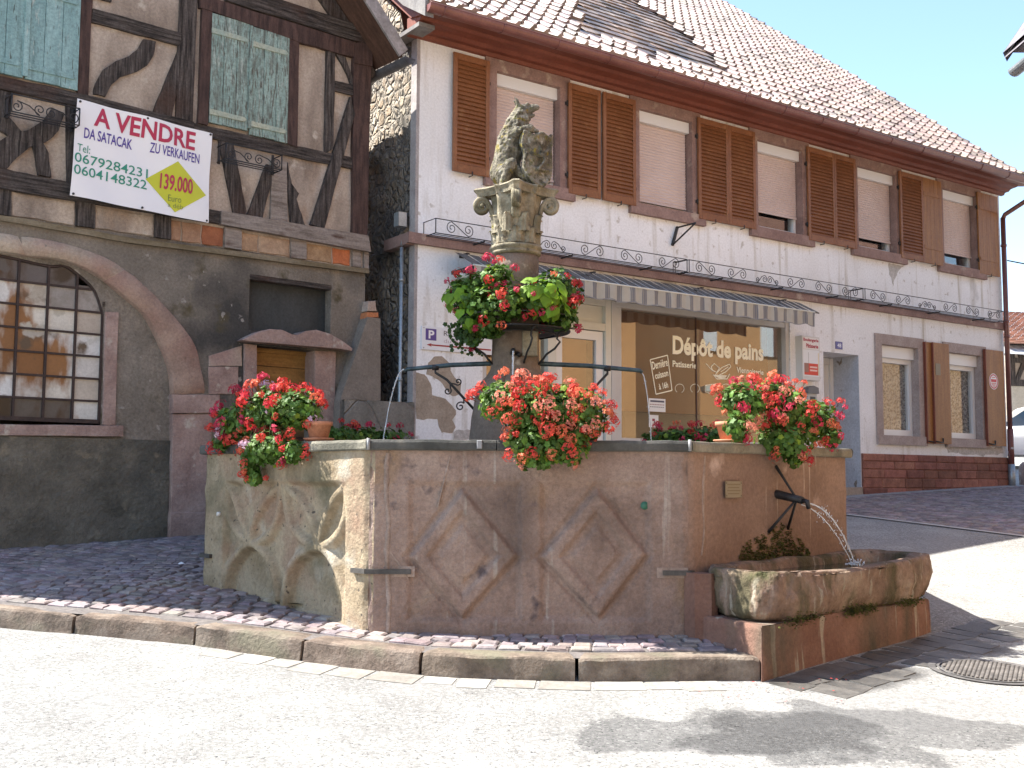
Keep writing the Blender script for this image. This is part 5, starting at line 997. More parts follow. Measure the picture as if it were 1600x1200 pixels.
def face_at(j, u, v, d=0):   # photo pixel -> (u, z) on the face
    a = -math.pi/2+j*math.pi/4; n_ = Vector((math.cos(a), math.sin(a))); t_ = Vector((-n_.y, n_.x)); r = ray(u, v); k = (FC.dot(n_)+AP+d)/(r.x*n_.x+r.y*n_.y); X = r*k
    return ((X.xy-FC).dot(t_), X.z)
def ridge(x, w_): x = abs(x)/w_; return 0 if x > 1 else (1-x*x)
def dseg(p, a, c):
    ax, az = a; cx, cz = c; dx, dz = cx-ax, cz-az; t = max(0, min(1, ((p[0]-ax)*dx+(p[1]-az)*dz)/(dx*dx+dz*dz+1e-9))); return math.hypot(p[0]-ax-t*dx, p[1]-az-t*dz)
FA = lambda pts, j: [face_at(j, u, v) for u, v in pts]
lz = [FA([(722, 765), (808, 868), (722, 966), (641, 870)], 0), FA([(933, 765), (1011, 866), (935, 966), (847, 870)], 0)]
RC = FA([(638, 752), (815, 972)], 0); RD_ = FA([(843, 752), (1018, 972)], 0)
def inq(p, Q, sh=0):          # signed distance inside a lozenge given by its four corners
    best = 9
    for i in range(4):
        a, c = Q[i], Q[(i+1) % 4]; dx, dz = c[0]-a[0], c[1]-a[1]; l = math.hypot(dx, dz); best = min(best, -((p[0]-a[0])*dz-(p[1]-a[1])*dx)/l*-1*-1)
    return best
def orient(Q):
    A = sum(Q[i][0]*Q[(i+1) % 4][1]-Q[(i+1) % 4][0]*Q[i][1] for i in range(4)); return Q if A < 0 else Q[::-1]
lz = [orient(Q) for Q in lz]
def sdl(p, Q):
    best = 9
    for i in range(4):
        a, c = Q[i], Q[(i+1) % 4]; dx, dz = c[0]-a[0], c[1]-a[1]; l = math.hypot(dx, dz); s_ = ((p[0]-a[0])*dz-(p[1]-a[1])*dx)/l; best = min(best, s_)
    return best
def d_front(u, z):
    d = 0
    for (A, C) in (RC, RD_):
        e = min(u-A[0], C[0]-u, A[1]-z, z-C[1]); d -= .024*sm(-.01, .04, e)
    for Q in lz:
        s = sdl((u, z), Q)
        d += .033*sm(-.014, .025, s)-.024*sm(.075, .105, s)+.018*sm(.135, .17, s)
        d -= .014*ridge(s+.022, .026)
    return d
AR = FA([(350, 752), (536, 976)], 7)
arcs = []
for (pts) in ([(344, 940), (350, 890), (366, 865), (386, 850), (404, 862), (420, 890), (428, 935)], [(436, 950), (442, 900), (458, 870), (490, 856), (512, 875), (530, 925), (534, 975)]): arcs.append(('arch', FA(pts, 7)))
for (pts) in ([(350, 756), (352, 800), (362, 828), (386, 850), (412, 838), (428, 805), (432, 760)], [(438, 762), (444, 810), (460, 838), (490, 856), (520, 838), (534, 800), (537, 757)], [(386, 850), (392, 815), (410, 780), (428, 762)], [(386, 850), (372, 810), (360, 775), (352, 758)], [(490, 856), (480, 815), (462, 782), (444, 764)], [(490, 856), (500, 815), (516, 780), (532, 762)]): arcs.append(('line', FA(pts, 7)))
def inpoly(p, P):
    c = False; j = len(P)-1
    for i in range(len(P)):
        if (P[i][1] > p[1]) != (P[j][1] > p[1]) and p[0] < (P[j][0]-P[i][0])*(p[1]-P[i][1])/(P[j][1]-P[i][1]+1e-12)+P[i][0]: c = not c
        j = i
    return c
arcs = [(k_, smooth(P, 4)) for k_, P in arcs]
def d_left(u, z):
    A, C = AR; e = min(u-A[0], C[0]-u, A[1]-z, z-C[1]); ins = sm(-.01, .04, min(u-A[0], C[0]-u, A[1]-z)); d = 0
    dm = 9
    for k_, P in arcs:
        for a, c in zip(P, P[1:]): dm = min(dm, dseg((u, z), a, c))
    dp = .045
    for k_, P in arcs:
        if k_ == 'arch' and inpoly((u, z), P): dp = .085
    if z < AR[0][1] and ins > 0:
        d -= ins*(dp*sm(.012, .06, dm)+.012)
        if u < FA([(440, 800)], 7)[0][0]+.02 and u > FA([(428, 800)], 7)[0][0]-.03: d += 0
    return d
def wear(u, z, s, a): return a*(noise.noise(Vector((u*1.7+s, z*1.7, s)))*.6+noise.noise(Vector((u*5+s, z*5, s*2)))*.3+noise.noise(Vector((u*16, z*16, s)))*.12)
ZB = -1.25
for j in range(8):
    b = B(); fine = j in (0, 7); nu, nz = (190, 140) if fine else (90, 70) if j == 1 else (10, 8)
    fn = d_front if j == 0 else d_left if j == 7 else (lambda u, z: 0)
    am = .012 if j == 0 else .02 if j == 7 else .012
    # rows are denser towards the worn corners
    us = lin(-SD/2, SD/2, nu); zs = lin(ZB, ZR-.07, nz)
    def f(u, z, j=j, fn=fn, am=am):
        ed2 = SD/2-abs(u); c = -.018*(1-sm(0, .05, ed2))*(1+noise.noise(Vector((z*6, j if u > 0 else (j-1) % 8, 3)))*1.2); uu = u*(1-.0) if ed2 > 0 else u
        return face_pt(j, uu*(1 if ed2 > .001 else (SD/2-.004)/(SD/2)), (fn(u, z)+wear(u, z, j*3.1, am)*(1 if ed2 > .03 else .4)+c)*(1 if ed2 > .0005 else 0)-(.018 if ed2 <= .0005 else 0), z)
    b.grid(f, us, zs); fb.part('wall_panel', b, m_byel if j == 7 else m_bright if j == 1 else m_bpink)
b = B()
for j in range(8):
    b.grid(lambda u, z: face_pt(j, u*(AP-.2)/AP, -.2, z), [-SD/2, SD/2], [ZB, ZR-.02])
b.lathe([(RAD*.92, -.9), (0, -.9)], FC.x, -FC.y, 8); fb.part('inner_wall', b, m_rim)
# corner pier at the left front corner, raised yellow stone, and the mortar strips
def strip(j, pts, w_, m_, nm, d=.006):
    b = B(); P = FA(pts, j)
    P = smooth(P, 6); n = len(P)
    L_ = [(p[0]-w_*(.6+.6*abs(noise.noise(Vector((i*.9, 1, j))))*2), p[1]) for i, p in enumerate(P)]; R_ = [(p[0]+w_*(.6+.6*abs(noise.noise(Vector((i*.9, 5, j))))*2), p[1]) for i, p in enumerate(P)]
    b.grid(lambda i, k: (lambda f_: face_pt(j, L_[i][0]*(1-f_)+R_[i][0]*f_, d-.006+[-.02, .002, .003, .002, -.02][k]+wear(L_[i][0]*(1-f_)+R_[i][0]*f_, L_[i][1], j*3.1, .02 if j == 7 else .012), L_[i][1]))([0, .06, .5, .94, 1][k]), list(range(n)), list(range(5))); fb.part(nm, b, m_)
strip(0, [(606, 708), (603, 760), (607, 820), (604, 870), (608, 940), (606, 988)], .022, m_mort, 'mortar_joint'); strip(0, [(589, 706), (592, 760), (588, 860), (590, 985)], .05, m_byel, 'corner_stone', .002)
strip(1, [(1102, 712), (1099, 780), (1101, 830), (1097, 868)], .016, m_mort, 'mortar_joint'); strip(0, [(704, 713), (697, 738), (690, 768), (684, 792)], .009, m_mort, 'mortar_joint'); strip(0, [(610, 862), (628, 888), (638, 905)], .008, m_mort, 'mortar_joint'); strip(7, [(332, 712), (330, 790), (326, 900)], .03, m_bpink, 'mortar_joint', .001)
# rim
for j in range(8):
    for h in (0, 1):
        b = B(); u0, u1 = (-SD/2-.02, (-.22 if j == 0 else .1)) if h == 0 else ((-.22 if j == 0 else .1), SD/2+.02)
        sc = (AP+.035)/AP
        prof2 = [(-.23, ZR-.075), (.03, ZR-.072), (.038, ZR-.062), (.04, ZR-.02), (.032, ZR-.003), (.02, ZR), (-.22, ZR), (-.23, ZR-.01)]
        us = lin(u0+(.003 if h else 0), u1-(0 if h else .003), 26)
        def f(u, k, j=j):
            d, z = prof2[int(k)]; mx = math.tan(math.pi/8)*(AP+d); uu = max(-mx, min(mx, u)); nz = .006*noise.noise(Vector((u*5, z*9, j)))+.003*noise.noise(Vector((u*19, z*20, j)))
            return face_pt(j, uu, d+nz, z+nz*.7)
        b.grid(f, us, list(range(8)), sm=False); b.add([f(us[0], k) for k in range(8)], [tuple(range(8))]); b.add([f(us[-1], k) for k in range(8)], [tuple(range(8))])
        fb.part('rim_stone', b, m_rimy if (j == 7 and h) or j == 1 else m_rim)
b = B()
for j, u in ((0, -SD/2), (0, SD/2)): p = face_pt(j, u, .04, ZR+.004); b.tube([(p[0], p[1], ZR-.07), (p[0], p[1], ZR+.008)], .012, 7)
p = face_pt(0, -.335, .045, ZR); b.cbox(p[0]-.018, p[0]+.018, p[1]-.1, p[1]+.002, ZR-.06, ZR-.002, .004); fb.part('lead_joint', b, flat('lead', (.25, .25, .25), .5))
# iron clamps at the corners
m_clamp = mat('iron_clamp', [(.05, .045, .04), (.10, .09, .08)], 9, .7, .3, 50, .003)
for pts in ([(7, .93), (7, SD/2), (0, -.79)], [(0, .90), (0, SD/2), (1, -SD/2+.02)], [(6, 1.02), (7, -SD/2), (7, -.93)]):
    b = B(); z = -.605; P = []
    for j, u in pts: e = .012; P.append(face_pt(j, u, .018, z))
    for a, c in zip(P, P[1:]):
        a_, c_ = Vector(a), Vector(c); d = (c_-a_).normalized(); n_ = Vector((-d.y, d.x, 0)); mid = Vector((FC.x, -FC.y, z)); n_ = n_ if n_.dot(a_-mid) > 0 else -n_
        Q = [a_-n_*.03, c_-n_*.03, c_+n_*.006, a_+n_*.006]; b.add([(q_.x, q_.y, z-.016) for q_ in Q]+[(q_.x, q_.y, z+.016) for q_ in Q], [(0, 1, 2, 3), (4, 5, 6, 7), (0, 1, 5, 4), (1, 2, 6, 5), (2, 3, 7, 6), (3, 0, 4, 7)])
    fb.part('iron_clamp', b, m_clamp)
for (j, a, c) in ((0, -.80, .86),): 
    for s_ in ((-.92, -.765), (.86, 1.07)): b = B(); b.grid(lambda u, z: face_pt(0, u, .004+.004*noise.noise(Vector((u*30, z*30, 1))), z), lin(s_[0], s_[1], 14), lin(-.64, -.57, 6)); fb.part('clamp_mortar', b, m_mort)
m_water = bpy.data.materials.new('water'); m_water.use_nodes = True; bs = m_water.node_tree.nodes['Principled BSDF']; bs.inputs['Base Color'].default_value = (.03, .045, .035, 1); bs.inputs['Roughness'].default_value = .04; bs.inputs['Specular IOR Level'].default_value = .8
nn = m_water.node_tree.nodes.new('ShaderNodeTexNoise'); nn.inputs['Scale'].default_value = 9; bb = m_water.node_tree.nodes.new('ShaderNodeBump'); bb.inputs['Strength'].default_value = .25; bb.inputs['Distance'].default_value = .02; m_water.node_tree.links.new(nn.outputs[0], bb.inputs['Height']); m_water.node_tree.links.new(bb.outputs[0], bs.inputs['Normal'])
b = B(); b.add([face_pt(j, SD/2*(AP-.2)/AP, -.2, .12) for j in range(8)], [tuple(range(8))]); structure('basin_water', b, m_water)
# green paint dot and small bolt holes on the basin
u_, z_ = face_at(0, 1008, 790); b = B(); b.tube([face_pt(0, u_, -.03, z_), face_pt(0, u_, -.018, z_)], .028, 12); fb.part('green_plug', b, flat('green_paint', (.03, .12, .075), .6))
u_, z_ = face_at(7, 343, 803); b = B(); b.tube([face_pt(7, u_, -.01, z_), face_pt(7, u_, .02, z_)], .016, 10); fb.part('lead_plug', b, flat('pale_lead', (.55, .53, .5), .5))
a_ = face_at(7, 321, 704); b = B(); b.box(-2.77, -2.70, -9.06, -8.98, ZR-.075, ZR-.005) if 0 else None
# plaque
A_ = face_at(1, 1133, 752, .02); C_ = face_at(1, 1159, 777, .02); b = B(); b.grid(lambda u, z: face_pt(1, u, .022, z), [A_[0], C_[0]], [C_[1], A_[1]], (.19, .16, .11)); b.grid(lambda u, z: face_pt(1, u, .021-.0, z), [A_[0]-.003, C_[0]+.003], [C_[1]-.003, A_[1]+.003], (.12, .09, .06))
for k in range(4): zz_k = A_[1]-(A_[1]-C_[1])*(.16+.19*k); b.grid(lambda u, z: face_pt(1, u, .0235, z), [A_[0]+.02+.01*(k % 2), C_[0]-.02-.015*(k % 2)], [zz_k-.008, zz_k], (.13, .10, .06))
for (u, z) in ((A_[0]+.012, A_[1]-.012), (C_[0]-.012, A_[1]-.012), (A_[0]+.012, C_[1]+.012), (C_[0]-.012, C_[1]+.012)): b.grid(lambda x, y: face_pt(1, x, .025, y), [u-.005, u+.005], [z-.005, z+.005], (.08, .06, .04))
p = face_pt(1, A_[0], .02, C_[1]); solo('memorial_plaque', b, m_print, 'small bronze plaque with faint lines on the right face of the basin', 'plaque', G0, p)
# spout with iron stays on the right face
us, zs_ = face_at(1, 1214, 772); pe = None
sp = Thing('wall_spout', 'iron water spout with three stay rods above the trough', 'spout', G0, face_pt(1, us, 0, zs_))
ne = Vector((math.cos(-math.pi/4), math.sin(-math.pi/4))); base_ = face_pt(1, us, 0, zs_)
def on_n(u, v, j=1):          # pixel on the vertical plane through the spout, perpendicular to the face
    t_ = Vector((math.cos(math.pi/4), math.sin(math.pi/4))); r = ray(u, v); P = Vector((base_[0], -base_[1])); k = P.dot(t_)/(r.x*t_.x+r.y*t_.y); X = r*k; return (X.x, -X.y, X.z)
tip = Vector(base_)+Vector((ne.x, -ne.y, 0))*.40; rr_ = ray(1254, 784); 
tip = Vector(on_n(1254, 782)); 
if (Vector((tip.x, -tip.y))-Vector((base_[0], -base_[1]))).length > .9: tip = Vector(base_)+Vector((ne.x, -ne.y, 0))*.42+Vector((0, 0, -.06))
b = B(); bv = Vector(base_); b.tube([bv-Vector((ne.x, -ne.y, 0))*.05, bv, bv.lerp(tip, .5), tip], [.032, .034, .031, .028], 12); b.tube([tip, tip+(tip-bv).normalized()*.04, tip+(tip-bv).normalized()*.05+Vector((0, 0, -.05))], [.02, .02, .015], 8); sp.part('pipe', b, m_iron)
near = bv.lerp(tip, .78)
for (u, v) in ((1212, 728), (1200, 832), (1231, 826)):
    q_ = face_at(1, u, v); w_ = Vector(face_pt(1, q_[0], 0, q_[1])); b = B(); b.tube([near, near.lerp(w_, .5), w_], [.009, .010, .012], 7)
    if v < 740:
        for k in range(14): c_ = near.lerp(w_, (k+.5)/14); b.tube([c_-Vector((.004, 0, .004)), c_+Vector((.004, 0, .004))], .013, 6)
    sp.part('stay_rod', b, m_iron)
# moss on the face below the spout
m_moss = mat('moss', [(.035, .045, .010), (.10, .115, .02), (.15, .135, .03)], 14, .95, 1., 60, .03, stains=[((.16, .15, .03), 9, .6, .7)])
MP = smooth(FA([(1152, 868), (1166, 846), (1188, 836), (1205, 826), (1222, 816), (1238, 828), (1252, 845), (1262, 858), (1268, 872)], 1), 5); b = B()
u0m, u1m = MP[0][0], MP[-1][0]
def mz(u): return next((a[1]+(c[1]-a[1])*(u-a[0])/(c[0]-a[0]+1e-9) for a, c in zip(MP, MP[1:]) if a[0] <= u <= c[0]), MP[-1][1])
random.seed(3)
for i in range(4600):
    u = random.uniform(u0m, u1m); zt_ = mz(u); zb_ = -.62; z = zb_+(zt_-zb_)*random.random()**1.0
    if random.random() < .5*(z-zb_)/(zt_-zb_+1e-6) or noise.noise(Vector((u*14, z*14, 3)))+.25 < .9*(z-zb_)/(zt_-zb_+1e-6)-.62: continue
    r_ = random.uniform(.004, .010); p = Vector(face_pt(1, u, random.uniform(0, .022)*(1-.6*(z-zb_)/(zt_-zb_+.01)), z)); 
    a = random.uniform(0, 6.28); d1 = Vector((math.cos(a), math.sin(a), random.uniform(-.3, .8))).normalized()*r_; d2 = Vector((-math.sin(a), math.cos(a), random.uniform(-.6, .6))).normalized()*r_*.8
    sh = random.uniform(.5, 1.4); b.add([p-d1-d2, p+d1-d2, p+d1+d2, p-d1+d2], [(0, 1, 2, 3)], (sh, sh, sh))
solo('moss', b, m_moss, 'moss and algae clinging to the wet basin wall under the spout', 'moss', G0, face_pt(1, us, 0, -.6), kind='stuff')
# ------------------------------------------------------------------ trough in front of the right face
m_tr = mat('trough_stone', [(.14, .088, .062), (.24, .16, .115), (.33, .25, .18)], 3, .9, 1., 18, .03, stains=[((.09, .075, .04), 3, .48, .62, (1.5, 1.5, .35)), ((.30, .26, .20), 7, .60, .68, (3, 3, .3)), ((.075, .06, .04), 9, .62, .7, (1.6, 1.6, .3)), ((.06, .06, .02), 2.2, .64, .72)])
m_trb = mat('trough_plinth', [(.17, .085, .06), (.25, .14, .10)], 2.5, .9, .7, 30, .015, stains=[((.32, .27, .21), 5, .60, .63, (1.6, 1.6, .12)), ((.07, .065, .045), 2, .52, .7, (1, 1, .3))])
nr = Vector((math.cos(-math.pi/4), math.sin(-math.pi/4))); tr_ = Vector((-nr.y, nr.x)); V1 = FC+nr*AP-tr_*SD/2
def tp(s_, n_, z): p = V1+tr_*s_+nr*n_; return (p.x, -p.y, z)
tt = Thing('stone_trough', 'rough hewn sandstone water trough on a pink rendered plinth', 'trough', G0, tp(1.1, .35, -1.1))
def at_n(u, v, n_):
    r = ray(u, v); k = (V1.dot(nr)+n_)/(r.x*nr.x+r.y*nr.y); X = r*k; return ((X.xy-V1).dot(tr_), X.z)
s0p, z0p = at_n(1192, 975, .67); s1p, z1p = at_n(1440, 935, .67)
b = B(); ztp = -.875
def plb(s_, k): 
    n_ = .67; return None
PO = [(.0, -.05), (-.05, .19), (-.15, .55), (-.185, .665), (-.14, .69), (.8, .67), (1.6, .68), (2.10, .66), (2.13, .60), (2.13, -.02)]
PO2 = smooth(PO, 6); zs = [-1.35, -1.15, -1.0, -.92, ztp-.012, ztp]; rk = [1.02, 1.01, 1.0, 1.0, .998, .985]
cs_ = (1.1, .3)
b.grid(lambda i, k: tp(cs_[0]+(PO2[i][0]-cs_[0])*rk[k], cs_[1]+(PO2[i][1]-cs_[1])*rk[k]+.01*noise.noise(Vector((i*.2, k*.7, 2))), zs[k]+(.01*noise.noise(Vector((i*.15, 4, 2))) if k > 3 else 0)), list(range(len(PO2))), list(range(6)))
b.add([tp(cs_[0]+(p[0]-cs_[0])*.985, cs_[1]+(p[1]-cs_[1])*.985, ztp) for p in PO2], [tuple(range(len(PO2)))]); tt.part('plinth', b, m_trb)
# trough stone: rings of a rounded box, outside up, over the rim, down inside
b = B(); NR = 260
def sup(a, hx, hy, e): c, s_ = math.cos(a), math.sin(a); return (hx*math.copysign(abs(c)**(2/e), c), hy*math.copysign(abs(s_)**(2/e), s_))
ztop = -.555; HX, HY = 1.20, .365; C0 = (1.15, .34)
rings = [(.90, .84, ztp-.01, 4), (.955, .92, ztp+.02, 4.2), (.985, .975, ztp+.07, 4.5), (1.0, 1.0, ztp+.15, 5), (1.0, 1.0, ztop-.08, 5), (.995, .985, ztop-.03, 5), (.985, .955, ztop-.008, 5), (.965, .90, ztop, 5), (.93, .76, ztop-.002, 4), (.91, .70, ztop-.015, 3.4), (.90, .67, ztop-.06, 3.2), (.88, .62, ztop-.2, 3)]
def trp(i, k):
    fx, fy, z, e = rings[k]; a = 2*math.pi*i/NR; x, y = sup(a, HX*fx, HY*fy, e); X = C0[0]+x; Y = C0[1]+y
    am = .095 if 0 < k < 28 else .02
    nz = noise.noise(Vector((X*2.1, Y*2.1, z*3)))*.7+noise.noise(Vector((X*5, Y*5, z*6+3)))*.35+noise.noise(Vector((X*13, Y*13, z*9)))*.24+abs(noise.noise(Vector((X*24, Y*24, z*14))))*.16-.04
    r_ = Vector((x/HX, y/HY)).normalized(); dip = -.035*math.exp(-((X-.95)/.55)**2)*(Y > .45)*(k >= 20) + (.02*sm(1.7, 2.3, X))*(k > 16)
    X += -.30*(Y-C0[1])*sm(C0[0], C0[0]-HX, X)
    return tp(X+r_.x*nz*am, Y+r_.y*nz*am, z+dip+(nz*.022 if 8 < k < 36 else 0))
rings = [tuple(a_+(c_-a_)*(k/4) for a_, c_ in zip(r0_, r1_)) for r0_, r1_ in zip(rings, rings[1:]) for k in range(4)]+[rings[-1]]
b.grid(trp, list(range(NR+1)), list(range(len(rings)))); b.add([trp(i, len(rings)-1) for i in range(NR)], [tuple(range(NR))]); tt.part('trough', b, m_tr)
b = B(); b.grid(lambda x, y: tp(C0[0]+x, C0[1]+y, ztop-.065), lin(-1.14, 1.14, 12), lin(-.24, .24, 6)); structure('trough_water', b, m_water)
for (i0, i1, c) in ((-.62, -.30, .8),):
    pass
random.seed(11); b = B()          # moss fringe under the trough lip
for i in range(1500):
    X = random.choice((random.gauss(.25, .12), random.gauss(.9, .07), random.gauss(1.1, .08), random.gauss(1.75, .12))); p = Vector(tp(X, C0[1]+HY*.97+random.uniform(-.01, .02), ztp+random.gauss(.01, .018))); r_ = random.uniform(.003, .007)
    a = random.uniform(0, 6.28); d1 = Vector((math.cos(a), math.sin(a), random.uniform(-.5, .5)))*r_; d2 = Vector((-math.sin(a), math.cos(a), random.uniform(-.8, .8)))*r_; sh = random.uniform(.6, 1.4)
    b.add([p-d1-d2, p+d1-d2, p+d1+d2, p-d1+d2], [(0, 1, 2, 3)], (sh, sh, sh))
tag(tt.part('moss_fringe', b, m_moss), kind='stuff')
# flagstones around the wet foot of the trough
m_flag = mat('wet_flagstones', [(.05, .047, .042), (.13, .12, .105)], 4, .55, .6, 30, .012, attr=True, spec=.6)
b = B(); random.seed(14)
for i in range(17):
    for k in range(3):
        s_ = -.25+i*.19+k*.07; n_ = .72+k*.26; w_ = .18; h_ = .245; j = lambda: random.uniform(-.03, .03); sh = random.uniform(.7, 1.35)
        if k == 2 or random.random() < .12: continue
        P = [tp(s_+j(), n_+j(), 0), tp(s_+w_+j(), n_+j(), 0), tp(s_+w_+j(), n_+h_+j(), 0), tp(s_+j(), n_+h_+j(), 0)]
        if any(-p[1] < kerb_y(p[0])-.0 and p[0] < 1.5 for p in P): continue
        top_ = [(p[0], p[1], HR(p[0], -p[1])+.004+random.uniform(-.002, .003)) for p in P]; b.add(top_+[(p[0], p[1], p[2]-.05) for p in top_], [(0, 1, 2, 3), (0, 4, 5, 1), (1, 5, 6, 2), (2, 6, 7, 3), (3, 7, 4, 0)], (sh, sh, sh))
structure('flagstones', b, m_flag)
# manhole cover
q_ = Gr(1545, 1050); b = B(); zc = HR(q_.x, q_.y)+.006; N_ = 40
gradz = lambda x, y: HR(q_.x+x, q_.y+y)
def mh(r_, a, dz): x, y = r_*math.cos(a), r_*math.sin(a); return (q_.x+x, -(q_.y+y), gradz(x, y)+dz)
for (r0, r1, dz, c) in ((.0, .29, .006, .8), (.30, .315, .012, 1.), (.325, .37, .009, .9)):
    for k in range(N_): a0, a1 = 2*math.pi*k/N_, 2*math.pi*(k+1)/N_; b.add([mh(r0, a0, dz), mh(r1, a0, dz), mh(r1, a1, dz), mh(r0, a1, dz)], [(0, 1, 2, 3)], (c, c, c))
for i in range(-9, 10):
    for k in range(-9, 10):
        x, y = i*.03+(k % 2)*.015, k*.03
        if math.hypot(x, y) > .275: continue
        h = .010; P = [(x-.009, y-.011), (x+.009, y-.011), (x+.009, y+.011), (x-.009, y+.011)]; b.add([(q_.x+px_, -(q_.y+py_), gradz(px_, py_)+.017) for px_, py_ in P]+[(q_.x+px_*1.0, -(q_.y+py_), gradz(px_, py_)+.004) for px_, py_ in P], [(0, 1, 2, 3), (0, 4, 5, 1), (1, 5, 6, 2), (2, 6, 7, 3), (3, 7, 4, 0)], (1.3, 1.25, 1.2))
solo('manhole_cover', b, mat('cast_iron_cover', [(.09, .085, .08), (.18, .17, .16)], 8, .6, .3, 60, .003, attr=True, metal=.2), 'round cast iron manhole cover with raised studs in the road', 'manhole cover', G0, (q_.x, -q_.y, zc))
# ------------------------------------------------------------------ column
m_col = mat('column_sandstone', [(.15, .11, .08), (.22, .165, .125)], 2.5, .92, .6, 30, .012, stains=[((.10, .08, .06), 1.8, .55, .75, (1, 1, .5)), ((.42, .36, .28), 5, .64, .72)])
m_cap = mat('capital_stone', [(.19, .16, .11), (.31, .27, .19), (.42, .37, .28)], 4, .93, .9, 26, .02, stains=[((.15, .13, .08), 3, .5, .62), ((.22, .19, .05), 6, .66, .72), ((.09, .08, .06), 8, .62, .7)])
m_stat = mat('lichen_statue_stone', [(.10, .09, .065), (.20, .175, .13), (.32, .29, .22)], 5, .95, 1., 22, .03, stains=[((.075, .065, .045), 13, .50, .62), ((.24, .185, .035), 16, .60, .68), ((.12, .115, .04), 24, .58, .68), ((.36, .34, .29), 18, .62, .7), ((.22, .17, .03), 4, .66, .72)], grain=1.)
XC, YC = .03, 10.175
co = Thing('fountain_column', 'tall sandstone fountain column with scrolled leafy capital', 'column', G0, (XC, -YC, ZR-.4))
zc_at = lambda v: (ray(806, v)*(YC/ray(806, v).y)).z
b = B(); Pz = [(652, .40), (640, .385), (612, .36), (600, .33), (588, .265), (580, .235), (574, .225), (545, .215), (480, .213), (420, .212), (402, .212)]
b.lathe([(.42, -.6)]+[(r_, zc_at(v)) for v, r_ in [(690, .42)]+Pz], XC, -YC, 40); co.part('shaft', b, m_col)
b = B(); zr_ = zc_at(393); b.lathe([(.212, zr_-.05), (.232, zr_-.04), (.236, zr_-.02), (.222, zr_-.008), (.238, zr_+.004), (.246, zr_+.02), (.238, zr_+.036), (.21, zr_+.045)], XC, -YC, 48); co.part('ring_moulding', b, m_cap)
za, zt2 = zc_at(388), zc_at(306)
b = B(); hh = zt2-za
def bell(a, z):
    f = (z-za)/hh; return 1+.05*math.cos(8*a)*(.3+f)+.03*noise.noise(Vector((math.cos(a)*3, math.sin(a)*3, z*9)))
prb = [(.190, za), (.195, za+.04)]+[(.190+.035*(k/12)**2.2, za+.04+(hh-.06)*k/12) for k in range(1, 13)]+[(.20, zt2)]
b.lathe(prb, XC, -YC, 96, fn=bell); co.part('bell', b, m_cap)
# acanthus leaves
for tier, (n, r0, h0, hl, wd) in enumerate(((8, .20, .02, .17, .075), (8, .215, .12, .2, .07))):
    for k in range(n):
        a = (k+.5*tier)*2*math.pi/n; b = B(); ct, st = math.cos(a), math.sin(a)
        def lf(s_, t_):      # s across -1..1, t up 0..1
            w_ = wd*(1-.25*t_)*(1-.18*abs(math.sin(t_*11)))*math.sqrt(max(.02, 1-max(0, t_-.6)/.42)); r_ = r0+.012+.012*(1-s_*s_); zz2 = za+h0+hl*math.sin(t_*1.75)/math.sin(1.75) if t_ > .9 else za+h0+hl*t_*1.05
            zz2 = za+h0+hl*(t_ if t_ < .85 else .85-(t_-.85)*.6); r_ += .06*max(0, t_-.45)**1.3*(1-.5*abs(s_)) - .022*abs(s_)**2+ .006*math.cos(s_*9)
            x, y = r_*ct-s_*w_*st, r_*st+s_*w_*ct; return (XC+x, -YC+y, zz2+.006*noise.noise(Vector((s_*4, t_*5, k))))
        b.grid(lf, lin(-1, 1, 13), lin(0, 1, 14)); co.part('acanthus_leaf', b, m_cap)
# volutes at the four corners and the abacus on top; one corner faces the viewer
for k in range(4):
    a = math.pi/2*k; b = B(); ct, st = math.cos(a), math.sin(a); pts = []; rad = []
    zc2 = zt2-.105; rc = .305
    for i in range(8): f = i/7; pts.append((.21+.0*f+(.105)*f**1.4, za+hh*.5+(zt2-.035-za-hh*.5)*math.sin(f*math.pi/2))); rad.append(.020+.006*f)
    for i in range(1, 40): f = i/39; th = math.pi/2-f*2*math.pi*1.6; R_ = .070*(1-.72*f); pts.append((rc+.01+R_*math.cos(th), zc2+R_*math.sin(th))); rad.append(.026-.010*f)
    for off in (-.022, 0, .022): b.tube([(XC+p[0]*ct-off*st, -YC+p[0]*st+off*ct, p[1]) for p in pts], rad, 8)
    b.tube([(XC+(rc+.01)*ct-.05*st, -YC+(rc+.01)*st+.05*ct, zc2), (XC+(rc+.01)*ct+.05*st, -YC+(rc+.01)*st-.05*ct, zc2)], .022, 10)
    co.part('volute', b, m_cap)
b = B(); ab = []
for k in range(4):
    a = math.pi/2*k
    for i in range(12):
        f = i/12; a1 = a+f*math.pi/2; dd = .40 if f == 0 else .40-.155*math.sin(f*math.pi)**.55
        if f in (0,): ab += [(a1-.07, .385), (a1+.07, .385)]
        elif .1 < f < .9: ab.append((a1, dd if abs(f-.5) > .08 else dd+.03))
n = len(ab)
for (z0_, z1_, s0_, s1_) in ((zt2-.02, zt2+.018, .93, .96), (zt2+.018, zt2+.045, .96, 1.03), (zt2+.045, zt2+.06, 1.03, .99)):
    b.add([(XC+r_*s0_*math.cos(a), -YC+r_*s0_*math.sin(a), z0_) for a, r_ in ab]+[(XC+r_*s1_*math.cos(a), -YC+r_*s1_*math.sin(a), z1_) for a, r_ in ab], [(i, (i+1) % n, n+(i+1) % n, n+i) for i in range(n)])
b.add([(XC+r_*.99*math.cos(a), -YC+r_*.99*math.sin(a), zt2+.06) for a, r_ in ab], [tuple(range(n))]); b.add([(XC+r_*.93*math.cos(a), -YC+r_*.93*math.sin(a), zt2-.02) for a, r_ in ab], [tuple(range(n))])
co.part('abacus', b, m_cap)
